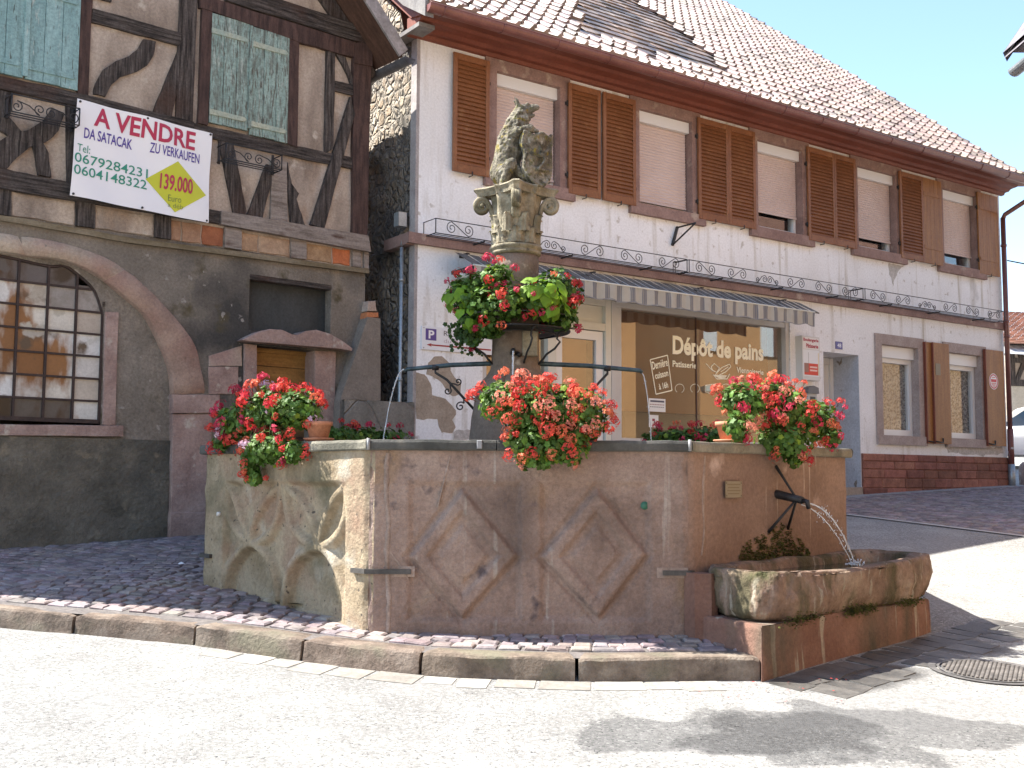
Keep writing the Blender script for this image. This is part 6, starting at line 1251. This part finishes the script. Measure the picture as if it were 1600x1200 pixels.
# carved tablet on the shaft
b = B(); b.cbox(XC+.06, XC+.20, -YC+.16, -YC+.222, zc_at(560), zc_at(517), .008); b.slab((XC+.09, zc_at(538)), (XC+.16, zc_at(524)), .008, -YC+.222, -YC+.226); b.box(XC+.07, XC+.19, -YC+.222, -YC+.225, zc_at(540)-.002, zc_at(540)+.002); co.part('tablet', b, m_cap)
# front spout
b = B(); zf = zc_at(556); b.tube([(XC-.02, -YC+.2, zf), (XC-.02, -YC+.30, zf+.015), (XC-.02, -YC+.34, zf)], [.03, .024, .02], 10); b.tube([(XC+.01, -YC+.21, zf+.0), (XC+.04, -YC+.25, zf-.02)], .022, 8); co.part('front_spout', b, m_iron)
# ------------------------------------------------------------------ side pipes with scrolled stays
m_pipe = mat('verdigris_pipe', [(.035, .05, .055), (.09, .13, .14)], 9, .5, .2, 50, .002, metal=.3)
def side_pipe(sg, u_end, v_end, lab, u_br, u_low, v_low):
    z0 = zc_at(568); e = ray(u_end, v_end)*(10.25/ray(u_end, v_end).y); o_ = (XC+sg*.2, -YC, z0)
    T = Thing('water_pipe', lab, 'pipe', G0, o_, 'side pipes of the fountain column'); b = B(); E = Vector((e.x, -e.y, e.z)); A = Vector(o_)
    b.tube([A-Vector((sg*.05, 0, 0)), A, A.lerp(E, .5)+Vector((0, 0, .012)), E, E+Vector((sg*.02, 0, -.02))], [.022, .022, .021, .019, .017], 10); T.part('pipe', b, m_pipe)
    f = (u_br-806-sg*34)/(u_end-806-sg*34); C = A.lerp(E, f); lo = ray(u_low, v_low)*(YC/ray(u_low, v_low).y); Lo = Vector((lo.x, -YC, lo.z)); b = B()
    b.tube([C, C+Vector((-sg*.0, 0, -.05)), C.lerp(Lo, .3)+Vector((0, 0, -.0)), Lo], [.012, .012, .012, .012], 7); b.tube([C-Vector((.03, 0, 0)), C+Vector((.03, 0, 0))], .027, 8); T.part('stay', b, m_iron)
    for k, (f_, r_, side) in enumerate(((.45, .035, 1), (.45, .035, -1), (.82, .05, 1), (.80, .045, -1))):
        b = B(); q0 = C.lerp(Lo, f_); d = (Lo-C).normalized(); n_ = Vector((-d.z, 0, d.x))*side; cc = q0+n_*(r_+.03); scroll(b, cc.x, cc.z, cc.y, r_, 1.3, math.atan2(-n_.z, -n_.x), side*(1 if k < 2 else -1), .007)
        b.tube([q0-d*.04, q0+n_*.03], .007, 6); T.part('scroll', b, m_iron)
side_pipe(-1, 636, 577, 'left arm pipe of the fountain pouring towards the alley', 681, 741, 640)
side_pipe(1, 1000, 579, 'right arm pipe of the fountain pouring before the shop window', 949, 885, 672)
# water jets
m_jet = bpy.data.materials.new('falling_water'); m_jet.use_nodes = True; bs = m_jet.node_tree.nodes['Principled BSDF']; bs.inputs['Base Color'].default_value = (.9, .93, .95, 1); bs.inputs['Roughness'].default_value = .08; bs.inputs['Transmission Weight'].default_value = .55; bs.inputs['IOR'].default_value = 1.33; bs.inputs['Specular IOR Level'].default_value = 1
def jet(name, P, r0, r1, lab, drops=0):
    b = B(); P = [Vector(p) for p in P]; n = 40; pts = []; rad = []
    for i in range(n):
        t = i/(n-1); a, m_, c = P[0], P[1], P[2]; q = a*(1-t)**2+m_*2*t*(1-t)+c*t*t; w_ = .006*t; q += Vector((noise.noise(Vector((t*12, 1, r0*99)))*w_, noise.noise(Vector((t*12, 5, 1)))*w_, 0)); pts.append(q); rad.append((r0+(r1-r0)*t)*(1+.5*noise.noise(Vector((t*30, 2, r0*50)))))
    b.tube(pts, rad, 6)
    for i in range(drops):
        t = random.uniform(.3, 1); q = pts[int(t*(n-1))]+Vector((random.gauss(0, .012*t), random.gauss(0, .012), random.gauss(0, .02))); r_ = random.uniform(.002, .0045); b.tube([q-Vector((0, 0, r_*1.6)), q, q+Vector((0, 0, r_*1.6))], [r_*.4, r_, r_*.3], 5)
    return solo(name, b, m_jet, lab, 'water jet', G0, tuple(P[0]), kind='stuff')
tw2 = tip+Vector((0, 0, -.02)); land = ray(1292, 868); 
# lands on the trough water
k_ = (ztop-.06)/(-( -land.z)) if land.z < 0 else 1; k_ = (ztop-.05)/land.z; ld = land*k_; LD = Vector((ld.x, -ld.y, ztop-.05))
if (LD-tw2).length > 1.2: LD = Vector(tp(1.55, .38, ztop-.05))
mid_ = Vector((tw2.x+(LD.x-tw2.x)*.55, tw2.y+(LD.y-tw2.y)*.55, tw2.z-.02))
jet('falling_water', [tw2+Vector((.015, 0, .0)), mid_+Vector((.02, 0, .02)), LD], .006, .005, 'clear stream falling from the iron wall spout into the trough, right strand', 60)
jet('falling_water', [tw2-Vector((.01, 0, .01)), mid_-Vector((.03, 0, .04)), LD-Vector((.02, 0, 0))], .0045, .0035, 'clear stream falling from the iron wall spout into the trough, left strand', 50)
b = B(); random.seed(2)
for i in range(60): a = random.uniform(0, 6.28); r_ = random.uniform(0, .07); q = LD+Vector((r_*math.cos(a), r_*math.sin(a), abs(random.gauss(0, .018)))); s_ = random.uniform(.003, .009); b.tube([q-Vector((0, 0, s_)), q, q+Vector((0, 0, s_))], [s_*.5, s_, s_*.4], 5)
solo('splash', b, m_jet, 'white splash where the stream meets the trough water', 'splash', G0, tuple(LD), kind='stuff')
e = ray(632, 577)*(10.25/ray(632, 577).y); f = ray(611, 632)*(10.25/ray(611, 632).y); jet('falling_water', [Vector((e.x, -e.y, e.z)), Vector(((e.x+f.x)/2-.05, -e.y, e.z+.0)), Vector((f.x-.10, -f.y, -.0+.12))], .007, .005, 'thin stream falling from the left arm pipe', 20)
e = ray(1003, 583)*(10.25/ray(1003, 583).y); f = ray(1012, 640)*(10.25/ray(1012, 640).y); jet('falling_water', [Vector((e.x, -e.y, e.z)), Vector((f.x, -e.y, e.z-.02)), Vector((f.x+.05, -f.y, .12))], .005, .004, 'thin stream falling from the right arm pipe', 30)
jet('falling_water', [Vector((XC-.02, -YC+.34, zf)), Vector((XC-.025, -YC+.42, zf+.01)), Vector((XC-.02, -YC+.45, .12))], .010, .006, 'short stream falling from the front spout of the column', 10)
# ------------------------------------------------------------------ statue: blended from limbs, then remeshed into one skin
zs0 = zt2+.06; PXM = YC/FL
def S_(u, v, y=0.): r = ray(u, v)*(YC/ray(u, v).y); return Vector((r.x, -YC-y, r.z))
def blob(bm, c, r, rot=(0, 0, 0)):
    M = Matrix.Translation(c) @ Matrix.Rotation(rot[1], 4, 'Y') @ Matrix.Rotation(rot[0], 4, 'X') @ Matrix.Diagonal((r[0], r[1], r[2], 1)); bmesh.ops.create_icosphere(bm, subdivisions=3, radius=1, matrix=M)
def limb(bm, P, R_):
    for a, c, ra, rc_ in zip(P, P[1:], R_, R_[1:]):
        n = max(2, int((c-a).length/.012))
        for i in range(n+1): f = i/n; blob2(bm, a.lerp(c, f), ra+(rc_-ra)*f)
def blob2(bm, c, r): bmesh.ops.create_icosphere(bm, subdivisions=2, radius=r, matrix=Matrix.Translation(c))
def sculpt(name, fn, m_, par, org, vox=.009, amp=.01, fs=14, mane=None):
    bm = bmesh.new(); fn(bm); me = bpy.data.meshes.new(name); bm.to_mesh(me); bm.free(); o = bpy.data.objects.new(name, me); COL.objects.link(o)
    md = o.modifiers.new('r', 'REMESH'); md.mode = 'VOXEL'; md.voxel_size = vox; md.use_smooth_shade = True
    sm_ = o.modifiers.new('s', 'SMOOTH'); sm_.iterations = 4
    dg = bpy.context.evaluated_depsgraph_get(); dg.update(); m2 = bpy.data.meshes.new_from_object(o.evaluated_get(dg)); bpy.data.objects.remove(o)
    for v in m2.vertices:
        p = v.co; k = amp
        if mane: k = amp+mane(p)
        d = noise.noise(p*fs)*.6+noise.noise(p*fs*2.5)*.4
        v.co = p+v.normal*d*k
    b = B(); b.v = [(v.co.x, v.co.y, v.co.z) for v in m2.vertices]; b.f = [list(p.vertices) for p in m2.polygons]; b.c = [(1, 1, 1)]*len(b.f); b.smooth = [True]*len(b.f); bpy.data.meshes.remove(m2)
    # same coordinates as the other builders: x, -y, z
    return par.part(name, b, m_) if isinstance(par, Thing) else None
st = Thing('bear_statue', 'weathered lichen-covered seated beast statue holding a shield on the column', 'statue', G0, (XC, -YC, zs0))
# builder coordinates are (x, o=-y, z): towards the viewer is +o
def V(u, v, o=0.): r = ray(u, v)*(YC/ray(u, v).y); return Vector((r.x, -YC+o, r.z))
def beast(bm):
    blob(bm, V(791, 285, .0), (.085, .13, .075)); blob(bm, V(786, 278, -.07), (.085, .07, .11)); blob(bm, V(787, 276, .09), (.08, .065, .12))
    limb(bm, [V(786, 270, 0), V(793, 250, 0), V(797, 228, 0), V(803, 210, 0)], [.13, .135, .14, .125])
    limb(bm, [V(803, 212, 0), V(807, 196, 0), V(813, 180, 0)], [.125, .11, .085])
    blob(bm, V(797, 216, .05), (.075, .06, .08)); blob(bm, V(797, 216, -.06), (.075, .06, .08))
    blob(bm, V(815, 174, 0), (.085, .07, .062), (0, -.25)); limb(bm, [V(820, 174, 0), V(831, 169, 0), V(838, 168, 0)], [.050, .042, .032]); limb(bm, [V(818, 186, 0), V(826, 184, 0), V(834, 180, 0)], [.032, .024, .014])
    blob(bm, V(838, 168, 0), (.022, .028, .024)); blob(bm, V(824, 165, .03), (.02, .014, .018)); blob(bm, V(824, 165, -.03), (.02, .014, .018))
    for s in (-.04, .04): limb(bm, [V(810, 168, s), V(808, 160, s*1.3), V(804, 155, s*1.3)], [.022, .016, .009]); 
    limb(bm, [V(812, 170, 0), V(807, 162, 0), V(808, 156, .01)], [.02, .016, .01])
    # mane locks
    random.seed(4)
    for i in range(80):
        f = random.random(); a = random.uniform(0, 6.28); c = V(804+10*f, 214-34*f, 0); r_ = .125-.035*f; p = c+Vector((-abs(math.cos(a))*r_*.9 if random.random() < .7 else math.cos(a)*r_, math.sin(a)*r_, 0)); limb(bm, [p, p+Vector((-.008, 0, -.045))], [.017, .007])
    # fore legs
    limb(bm, [V(800, 216, .10), V(816, 211, .16), V(828, 208, .15), V(836, 211, .12)], [.05, .040, .032, .030]); limb(bm, [V(806, 216, -.09), V(824, 214, -.1), V(846, 220, -.06)], [.045, .036, .028])
    # hind legs
    limb(bm, [V(786, 276, .10), V(796, 268, .14), V(800, 262, .15)], [.07, .058, .05]); limb(bm, [V(797, 264, .15), V(790, 284, .15), V(786, 297, .14)], [.055, .046, .04]); limb(bm, [V(783, 297, .14), V(800, 297, .17)], [.035, .026])
    limb(bm, [V(788, 276, -.09), V(806, 268, -.12), V(806, 296, -.11), V(818, 297, -.12)], [.06, .05, .036, .026])
    limb(bm, [V(806, 266, .06), V(818, 280, .08), V(826, 292, .06)], [.05, .04, .034]); blob(bm, V(806, 300, 0), (.19, .16, .022)); limb(bm, [V(776, 290, -.1), V(770, 272, -.12), V(776, 255, -.1)], [.022, .018, .014])
sculpt('body', beast, m_stat, st, None, .008, .011, 22, lambda p: .014*sm(zc_at(235), zc_at(205), p.z)*(1-sm(zc_at(188), zc_at(178), p.z)))
def shield(bm):
    # plate built in its own plane, facing right and a little to the viewer
    C = V(840, 254, .12); ax = Vector((.80, -.55, 0)).normalized(); nz = Vector((.55, .80, 0)).normalized()
    out = [(-.13, .23), (-.05, .20), (.02, .235), (.10, .215), (.155, .25), (.165, .20), (.14, .12), (.155, .02), (.15, -.08), (.11, -.18), (.03, -.25), (-.04, -.235), (-.10, -.17), (-.13, -.08), (-.12, .04), (-.145, .13)]
    P = smooth(out+[out[0]], 4)[:-1]; n = len(P); vs = []
    for s in (-.035, .035):
        for p in P: vs.append(bm.verts.new(C+ax*p[0]*1.12+Vector((0, 0, p[1]*1.05))+nz*(s-.05*(p[0]/.15)**2)))
    bm.faces.new(vs[:n][::-1]); bm.faces.new(vs[n:])
    for i in range(n): bm.faces.new((vs[i], vs[(i+1) % n], vs[n+(i+1) % n], vs[n+i]))
    for i in range(n): p = P[i]; blob2(bm, C+ax*p[0]*1.1+Vector((0, 0, p[1]*1.02))+nz*(.03-.05*(p[0]/.15)**2), .018)
    limb(bm, [C+nz*.035+Vector((0, 0, .1)), C+nz*.045+ax*.05+Vector((0, 0, -.02)), C+nz*.04+ax*-.03+Vector((0, 0, -.12))], [.012, .016, .012]); limb(bm, [C+nz*.035+ax*.0+Vector((0, 0, .02)), C+nz*.03+ax*.09+Vector((0, 0, .09))], [.018, .014]); limb(bm, [C+nz*.035+Vector((0, 0, .02)), C+nz*.03-ax*.07+Vector((0, 0, .04))], [.018, .014])
    for s_ in (-1, 1): limb(bm, [C+ax*s_*.13+Vector((0, 0, -.1)), C+ax*s_*.0+Vector((0, 0, -.1))+nz*.02], [.012, .02])
sculpt('shield', shield, m_stat, st, None, .008, .004, 20)
b = B(); pl = [(-.03, -.03), (-.07, .085), (.0, .17), (.07, .17), (.06, -.05)]
b.add([tp(x, y, -1.3) for x, y in pl]+[tp(x, y, -.60) for x, y in pl], [(0, 1, 6, 5), (1, 2, 7, 6), (2, 3, 8, 7), (3, 4, 9, 8), (5, 6, 7, 8, 9)]); tt.part('side_block', b, m_trb)
# ------------------------------------------------------------------ PLANTS
m_leaf = mat('geranium_leaf', [(.05, .11, .015), (.11, .21, .035)], 12, .55, 0, attr=True, trans=.3, spec=.35)
m_lime = mat('lime_leaf', [(.15, .30, .02), (.26, .42, .035)], 9, .5, 0, attr=True, trans=.4, spec=.3)
m_flow = mat('geranium_petal', [(.52, .05, .042), (.66, .085, .07)], 30, .5, 0, attr=True, trans=.3, spec=.2)
m_stem = flat('stem_green', (.08, .13, .03), .7)
m_terra = mat('terracotta', [(.42, .17, .09), (.52, .24, .14)], 6, .85, .3, 40, .004, stains=[((.58, .42, .32), 5, .62, .75)])
def leaf_shape(b, p, n_, up_, s, c, lobes=True):
    n_ = n_.normalized(); x = n_.cross(up_)
    if x.length < 1e-3: x = Vector((1, 0, 0))
    x.normalize(); y = x.cross(n_); vs = [p+n_*s*.10]
    K = 10 if lobes else 6
    for k in range(K):
        a = 2*math.pi*k/K; r_ = s*((1. if k % 2 == 0 else .74) if lobes else (1.25, .85, .62, .35, .62, .85)[k]); vs.append(p+x*math.sin(a)*r_+y*math.cos(a)*r_+n_*random.uniform(-.12, .12)*s)
    b.add(vs, [(0, 1+k, 1+(k+1) % K) for k in range(K)], c)
def flower_head(b, r_, tint):
    N_ = 13
    for i in range(N_):
        z = 1-1.35*(i+.5)/N_; a = i*2.4; q = math.sqrt(max(0, 1-z*z)); d = Vector((q*math.cos(a), q*math.sin(a), z)).normalized(); c = Vector((d.x, d.y, d.z*.8))*r_*random.uniform(.5, 1.25)
        x = d.cross(Vector((.3, .2, 1))).normalized(); y = d.cross(x); sh = random.uniform(.75, 1.25); col = (tint[0]*sh, tint[1]*sh, tint[2]*sh); s = r_*random.uniform(.34, .56); a0 = random.uniform(0, 1)
        for k in range(5):
            a = a0+k*2*math.pi/5; u_ = x*math.cos(a)+y*math.sin(a); w_ = x*-math.sin(a)+y*math.cos(a); l = random.uniform(.6, 1.25)
            b.add([c, c+(u_*.55+w_*.30)*s*l+d*.1*s, c+u_*s*l+d*random.uniform(-.15, .15)*s, c+(u_*.55-w_*.30)*s*l+d*.1*s], [(0, 1, 2, 3)], col)
    for i in range(4):
        a = random.uniform(0, 6.28); b.tube([Vector((0, 0, -r_*1.6)), Vector((r_*.5*math.cos(a), r_*.5*math.sin(a), r_*.2))], .0016, 3, (.15, .35, .08))
HEADS = {}
def heads(kind):
    if kind not in HEADS:
        tints = {'red': [(1, .9, .8), (1.05, 1.2, 1.), (.85, .5, .6), (1.1, 2.2, 1.4)], 'coral': [(1.1, 2.6, 1.6), (1.15, 3.6, 3.0), (1.05, 1.6, 1.2), (1., .9, .9)], 'crimson': [(.75, .35, 1.1), (.85, .6, 1.6), (.9, .5, .9)], 'pink': [(1.05, 6., 9.)]}[kind]
        L_ = []
        for t in tints:
            for q_ in range(2):
                b = B(); flower_head(b, .045, t); me = bpy.data.meshes.new('flower_head'); me.from_pydata([(v[0], -v[1], v[2]) for v in b.v], [], b.f)
                ca = me.color_attributes.new('Col', 'FLOAT_COLOR', 'CORNER'); d = []
                for f_, c_ in zip(b.f, b.c): d += [c_[0], c_[1], c_[2], 1]*len(f_)
                ca.data.foreach_set('color', d); me.materials.append(m_flow); L_.append(me)
        HEADS[kind] = L_
    return HEADS[kind]
def plant(name, label, org, blobs, nleaf, nhead, kinds, group=None, leaf_s=.030, lime=None, view=Vector((-.1, 1, .25)), shead=1., low=None):
    """org in (x,-y,z); blobs: list of (centre, radii) relative to org in (x, o, z)"""
    T = Thing(name, label, 'flowers', G0, org, group); O_ = Vector(org)
    vol = [r[0]*r[1]*r[2] for c, r in blobs]; 
    def sample(lo):
        while True:
            i = random.choices(range(len(blobs)), [v**.67 for v in vol])[0]; c, r = blobs[i]; d = Vector((random.gauss(0, 1), random.gauss(0, 1), random.gauss(0, 1))).normalized(); k = random.uniform(lo, 1.0)**.6
            p = Vector((c[0]+d.x*r[0]*k, c[1]+d.y*r[1]*k, c[2]+d.z*r[2]*k))
            lump = noise.noise(Vector((p.x*7, p.y*7, p.z*7+O_.x)))
            if lump < -.22 and random.random() < .8: continue
            inside = any(j != i and sum(((p[m_]-cc[m_])/rr[m_])**2 for m_ in range(3)) < .45 for j, (cc, rr) in enumerate(blobs))
            if inside and random.random() < .7: continue
            if low is not None and p.z < low: continue
            n_ = Vector((d.x/r[0], d.y/r[1], d.z/r[2])).normalized(); return p, n_, k
    b = B()
    for i in range(nleaf):
        p, n_, k = sample(.1); sh = random.uniform(.7, 1.35); n2 = (n_+Vector((random.uniform(-.7, .7), random.uniform(-.7, .7), random.uniform(-.2, .9)))).normalized(); s = leaf_s*random.uniform(.6, 1.25); y_ = random.random() < .05
        leaf_shape(b, O_+p, n2, Vector((random.uniform(-1, 1), random.uniform(-1, 1), random.uniform(-.5, 1))), s, (sh*2.2, sh*1.6, sh*.8) if y_ else (sh, sh*random.uniform(.9, 1.1), sh))
    T.part('foliage', b, m_leaf)
    b = B()
    for i in range(int(nleaf/28)):
        p, n_, k = sample(.5); c = Vector(blobs[0][0]); q0 = O_+c.lerp(p, .25); q1 = O_+p; b.tube([q0, q0.lerp(q1, .55)+Vector((0, 0, .03)), q1], .0022, 4)
    T.part('stems', b, m_stem)
    if lime:
        b = B()
        for (c, r, n) in lime:
            for i in range(n):
                d = Vector((random.gauss(0, 1), random.gauss(0, 1), random.gauss(0, 1))).normalized(); p = Vector((c[0]+d.x*r[0], c[1]+d.y*r[1], c[2]+d.z*r[2])); sh = random.uniform(.7, 1.2); leaf_shape(b, O_+p, (d+Vector((0, .5, .5))), Vector((random.uniform(-.5, .5), 0, -1)), random.uniform(.05, .08), (sh, sh, sh), False)
        T.part('lime_leaves', b, m_lime)
    n = 0; tries = 0; placed = []
    while n < nhead and tries < nhead*30:
        tries += 1; p, n_, k = sample(.8)
        if n_.dot(Vector((view.x, view.y, view.z))) < -.35: continue
        if any((p-q).length < .038 for q in placed): continue
        placed.append(p); kd = kinds[0]
        if len(kinds) > 1:
            kd = kinds[1] if random.random() < .35 else kinds[0]
        if len(kinds) > 2 and random.random() < .06: kd = kinds[2]
        me = random.choice(heads(kd)); o = bpy.data.objects.new('flower_head', me); COL.objects.link(o); o.parent = T.o; pp = p*(1.0)+n_*(.02+.07*random.random()**3)+Vector((0, 0, .012)); o.location = (pp.x, -pp.y, pp.z)
        dr = Vector((n_.x, -n_.y, n_.z+.7)).normalized(); o.rotation_euler = dr.to_track_quat('Z', 'Y').to_euler(); s = random.uniform(.55, 1.2)*shead; o.scale = (s, s, s); n += 1
    return T
def pot(T, c, r0, r1, h, saucer=True, z0=ZR):
    b = B(); b.lathe([(r0*.9, z0+.012), (r0, z0+.015), (r1, z0+h*.8), (r1*1.1, z0+h*.8), (r1*1.12, z0+h), (r1, z0+h), (r1*.95, z0+h*.9), (0, z0+h*.9)], c[0], c[1], 28); T.part('pot', b, m_terra)
    if saucer: b = B(); b.lathe([(r0*1.1, z0+.001), (r1*1.25, z0+.022), (r1*1.25, z0+.03), (r1*1.1, z0+.02), (0, z0+.014)], c[0], c[1], 28); T.part('saucer', b, m_terra)
def on_rim(j, u, d=-.08): p = face_pt(j, u, d, ZR); return Vector(p)
def P3(j, u, v, d=0):          # photo pixel on the plane of basin face j
    a = face_at(j, u, v, d); return Vector(face_pt(j, a[0], d, a[1]))
random.seed(31)
# centre, hanging over the front rim
o_ = on_rim(0, .05); c = lambda u, v, d=0., j=0: P3(j, u, v, d)-o_
bl = [((c(848, 640, .02)), (.30, .20, .20)), ((c(788, 628, .0)), (.19, .16, .15)), ((c(905, 650, .0)), (.21, .18, .19)), ((c(850, 690, .12)), (.27, .12, .15)), ((c(835, 718, .13)), (.14, .08, .08)), ((c(890, 700, .12)), (.14, .10, .12))]
T = plant('potted_geranium', 'large coral red geranium hanging over the middle of the front rim', tuple(o_), bl, 3300, 98, ['coral', 'red'], 'geraniums on the basin rim', .023)
pot(T, (o_.x, o_.y), .09, .125, .17)
# left, over the left face
a = face_at(7, 440, 690); o_ = on_rim(7, a[0]); c = lambda u, v, d=0., j=7: P3(j, u, v, d)-o_
bl = [((c(425, 640, .0)), (.22, .22, .19)), ((c(380, 655, .05)), (.20, .20, .17)), ((c(465, 640, .0)), (.19, .17, .16)), ((c(425, 700, .1)), (.19, .15, .14)), ((c(392, 722, .1)), (.09, .09, .17)), ((c(400, 745, .1)), (.05, .05, .08)), ((c(350, 690, .05)), (.10, .12, .08)), ((c(462, 705, .08)), (.08, .08, .09))]
T = plant('potted_geranium', 'red geranium with a few pale pink heads on the left face of the basin', tuple(o_), bl, 3200, 96, ['red', 'crimson', 'pink'], 'geraniums on the basin rim', .025)
a = face_at(7, 480, 690); pr = on_rim(7, a[0], -.10); pot(T, (pr.x, pr.y), .065, .09, .15)
# right, over the right face
a = face_at(1, 1215, 690); o_ = on_rim(1, a[0]); c = lambda u, v, d=0., j=1: P3(j, u, v, d)-o_
bl = [((c(1215, 640, .0)), (.26, .24, .19)), ((c(1160, 625, -.02)), (.17, .17, .13)), ((c(1268, 655, .02)), (.20, .20, .17)), ((c(1225, 690, .1)), (.22, .18, .14)), ((c(1240, 712, .12)), (.09, .09, .09)), ((c(1195, 612, -.05)), (.18, .16, .08)), ((c(1150, 665, .06)), (.09, .09, .12)), ((c(1298, 682, .02)), (.09, .08, .09))]
T = plant('potted_geranium', 'pink and coral geranium sprawling over the right face of the basin', tuple(o_), bl, 3300, 98, ['coral', 'crimson'], 'geraniums on the basin rim', .025)
a = face_at(1, 1160, 690); pr = on_rim(1, a[0], -.10); pot(T, (pr.x, pr.y), .07, .10, .16)
# planters at the back
for j, lab, (u0, u1) in ((5, 'red geraniums in a long box on the shaded back left rim', (505, 625)), (3, 'crimson geraniums in a long box on the back right rim', (1022, 1132))):
    um = (u0+u1)/2; r = ray(um, 690); an = -math.pi/2+j*math.pi/4; n_ = Vector((math.cos(an), math.sin(an))); k = (FC.dot(n_)+AP-.1)/(r.x*n_.x+r.y*n_.y); X = r*k; o_ = Vector((X.x, -X.y, ZR)); tt_ = Vector((-n_.y, n_.x)); q0 = []
    bl = [(Vector((tt_.x*s, -tt_.y*s, .18)), (.2, .16, .13)) for s in (-.42, -.2, 0, .2, .42)]
    T = plant('geranium_box', lab, tuple(o_), bl, 1500, 30, ['crimson', 'red'], 'geranium boxes at the back of the basin', .028, low=.05)
    b = B(); A_ = o_+Vector((tt_.x, -tt_.y, 0))*-.5; Bq = o_+Vector((tt_.x, -tt_.y, 0))*.5; w_ = Vector((n_.x, -n_.y, 0))*.09
    b.add([A_-w_, A_+w_, Bq+w_, Bq-w_]+[p+Vector((0, 0, .15)) for p in (A_-w_*1.2, A_+w_*1.2, Bq+w_*1.2, Bq-w_*1.2)], [(0, 1, 2, 3), (0, 4, 5, 1), (1, 5, 6, 2), (2, 6, 7, 3), (3, 7, 4, 0), (4, 5, 6, 7)]); T.part('box', b, m_terra)
# ring of flowers round the column
o_ = Vector((XC, -YC, zc_at(515))); bl = []
zc = lambda v: zc_at(v)-o_.z
RR = .44
for k in range(12):
    a = 2*math.pi*k/12; z = .12+.05*math.sin(a*2+1)+(.06 if k in (6, 5, 0, 1) else 0); bl.append((Vector((RR*math.cos(a), RR*math.sin(a), zc(478)+.0+z-.12)), (.20, .20, .20+.03*math.sin(a*3))))
bl.append((Vector((-.40, .15, zc(518))), (.15, .15, .17))); bl.append((Vector((-.22, .40, zc(520))), (.13, .12, .11))); bl.append((Vector((-.16, .42, zc(445))), (.15, .12, .12))); bl.append((Vector((.42, .2, zc(500))), (.16, .14, .14)))
lim = [((-.50, .22, zc(470)), (.14, .12, .11), 20), ((-.42, .30, zc(500)), (.12, .08, .10), 10), ((.22, .46, zc(468)), (.22, .12, .13), 48), ((.30, .48, zc(492)), (.15, .06, .08), 14)]
T = plant('flower_ring', 'ring basket of red geraniums and lime green leaves round the fountain column', tuple(o_), bl, 5200, 90, ['crimson', 'red'], None, .028, lime=lim)
# trailing ivy strands at the lower left
for s_ in range(9):
    b = B()
    x0 = -.50+random.uniform(-.12, .16); y0 = .15+random.uniform(-.1, .15); L_ = random.uniform(.12, .30)
    for i in range(int(L_/.018)): p = o_+Vector((x0+random.gauss(0, .018)+i*.006, y0, zc(512)-i*.018)); leaf_shape(b, p, Vector((random.uniform(-.4, .4), 1, random.uniform(-.2, .8))), Vector((random.uniform(-.6, .6), 0, -1)), random.uniform(.014, .026), (.45, .45, .5))
    T.part('trailing_strand', b, m_leaf)
b = B(); zb_ = o_.z
for rr_, zz_ in ((.52, zb_+.10), (.50, zb_-.02), (.36, zb_-.05)): b.tube([(XC+rr_*math.cos(a), -YC+rr_*math.sin(a), zz_) for a in lin(0, 2*math.pi, 41)], .008, 5)
b.grid(lambda a, r_: (XC+r_*math.cos(a), -YC+r_*math.sin(a), zb_-.03), lin(0, 2*math.pi, 41), [.24, .5]); T.part('basket', b, m_iron)
for a in (R(20), R(160), R(70), R(250)):
    b = B(); ca, sa = math.cos(a), math.sin(a); P = []
    for r_, z in ((.48, -.03), (.42, -.05), (.40, -.10), (.43, -.13), (.38, -.19), (.30, -.24), (.27, -.28), (.22, -.33)): P.append((XC+r_*ca, -YC+r_*sa, zb_+z))
    b.tube(P, .010, 6); T.part('bracket', b, m_iron)
# fallen petals and loose heads
b = B(); random.seed(9)
for i in range(70):
    if i < 40: s_ = random.uniform(.2, 1.6); p = Vector(tp(s_, random.uniform(-.02, .05)+.02, ztop-.062+.003)); col = (1, 1, 1)
    else:
        u = random.uniform(1080, 1330); v = random.uniform(1062, 1100); q = Gr(u, v); p = Vector((q.x, -q.y, HR(q.x, q.y)+.014))
    a = random.uniform(0, 6.28); r_ = random.uniform(.006, .012); d1 = Vector((math.cos(a), math.sin(a), .1))*r_; d2 = Vector((-math.sin(a), math.cos(a), .1))*r_*.7; b.add([p-d1, p-d2, p+d1, p+d2], [(0, 1, 2, 3)])
solo('fallen_petals', b, m_flow, 'scattered fallen red petals on the trough edge and road', 'petals', G0, tuple(tp(.9, .02, ztop)), kind='stuff')
# single flower heads hanging on the left panel
# weeds in the kerb joint
q = Gr(66, 983); b = B()
for i in range(14): a = random.uniform(0, 6.28); l = random.uniform(.02, .06); b.add([(q.x, -q.y-.02, HR(q.x, q.y)), (q.x+.006, -q.y-.02, HR(q.x, q.y)), (q.x+l*math.cos(a)*.7, -q.y-.02+l*math.sin(a)*.4, HR(q.x, q.y)+l)], [(0, 1, 2)])
solo('weed', b, m_stem, 'small weed growing at the foot of the kerb on the left', 'weed', G0, (q.x, -q.y, HR(q.x, q.y)))
q = Gr(283, 884, H); b = B(); b.add([(q.x-.03, -q.y-.01, H(q.x, q.y)+.02), (q.x+.02, -q.y-.02, H(q.x, q.y)+.012), (q.x+.035, -q.y+.012, H(q.x, q.y)+.022), (q.x-.015, -q.y+.022, H(q.x, q.y)+.014), (q.x, -q.y, H(q.x, q.y)+.035)], [(0, 1, 4), (1, 2, 4), (2, 3, 4), (3, 0, 4)])
solo('paper_scrap', b, flat('paper', (.7, .7, .72), .8), 'crumpled white paper scrap on the shaded cobbles', 'litter', G0, (q.x, -q.y, H(q.x, q.y)))
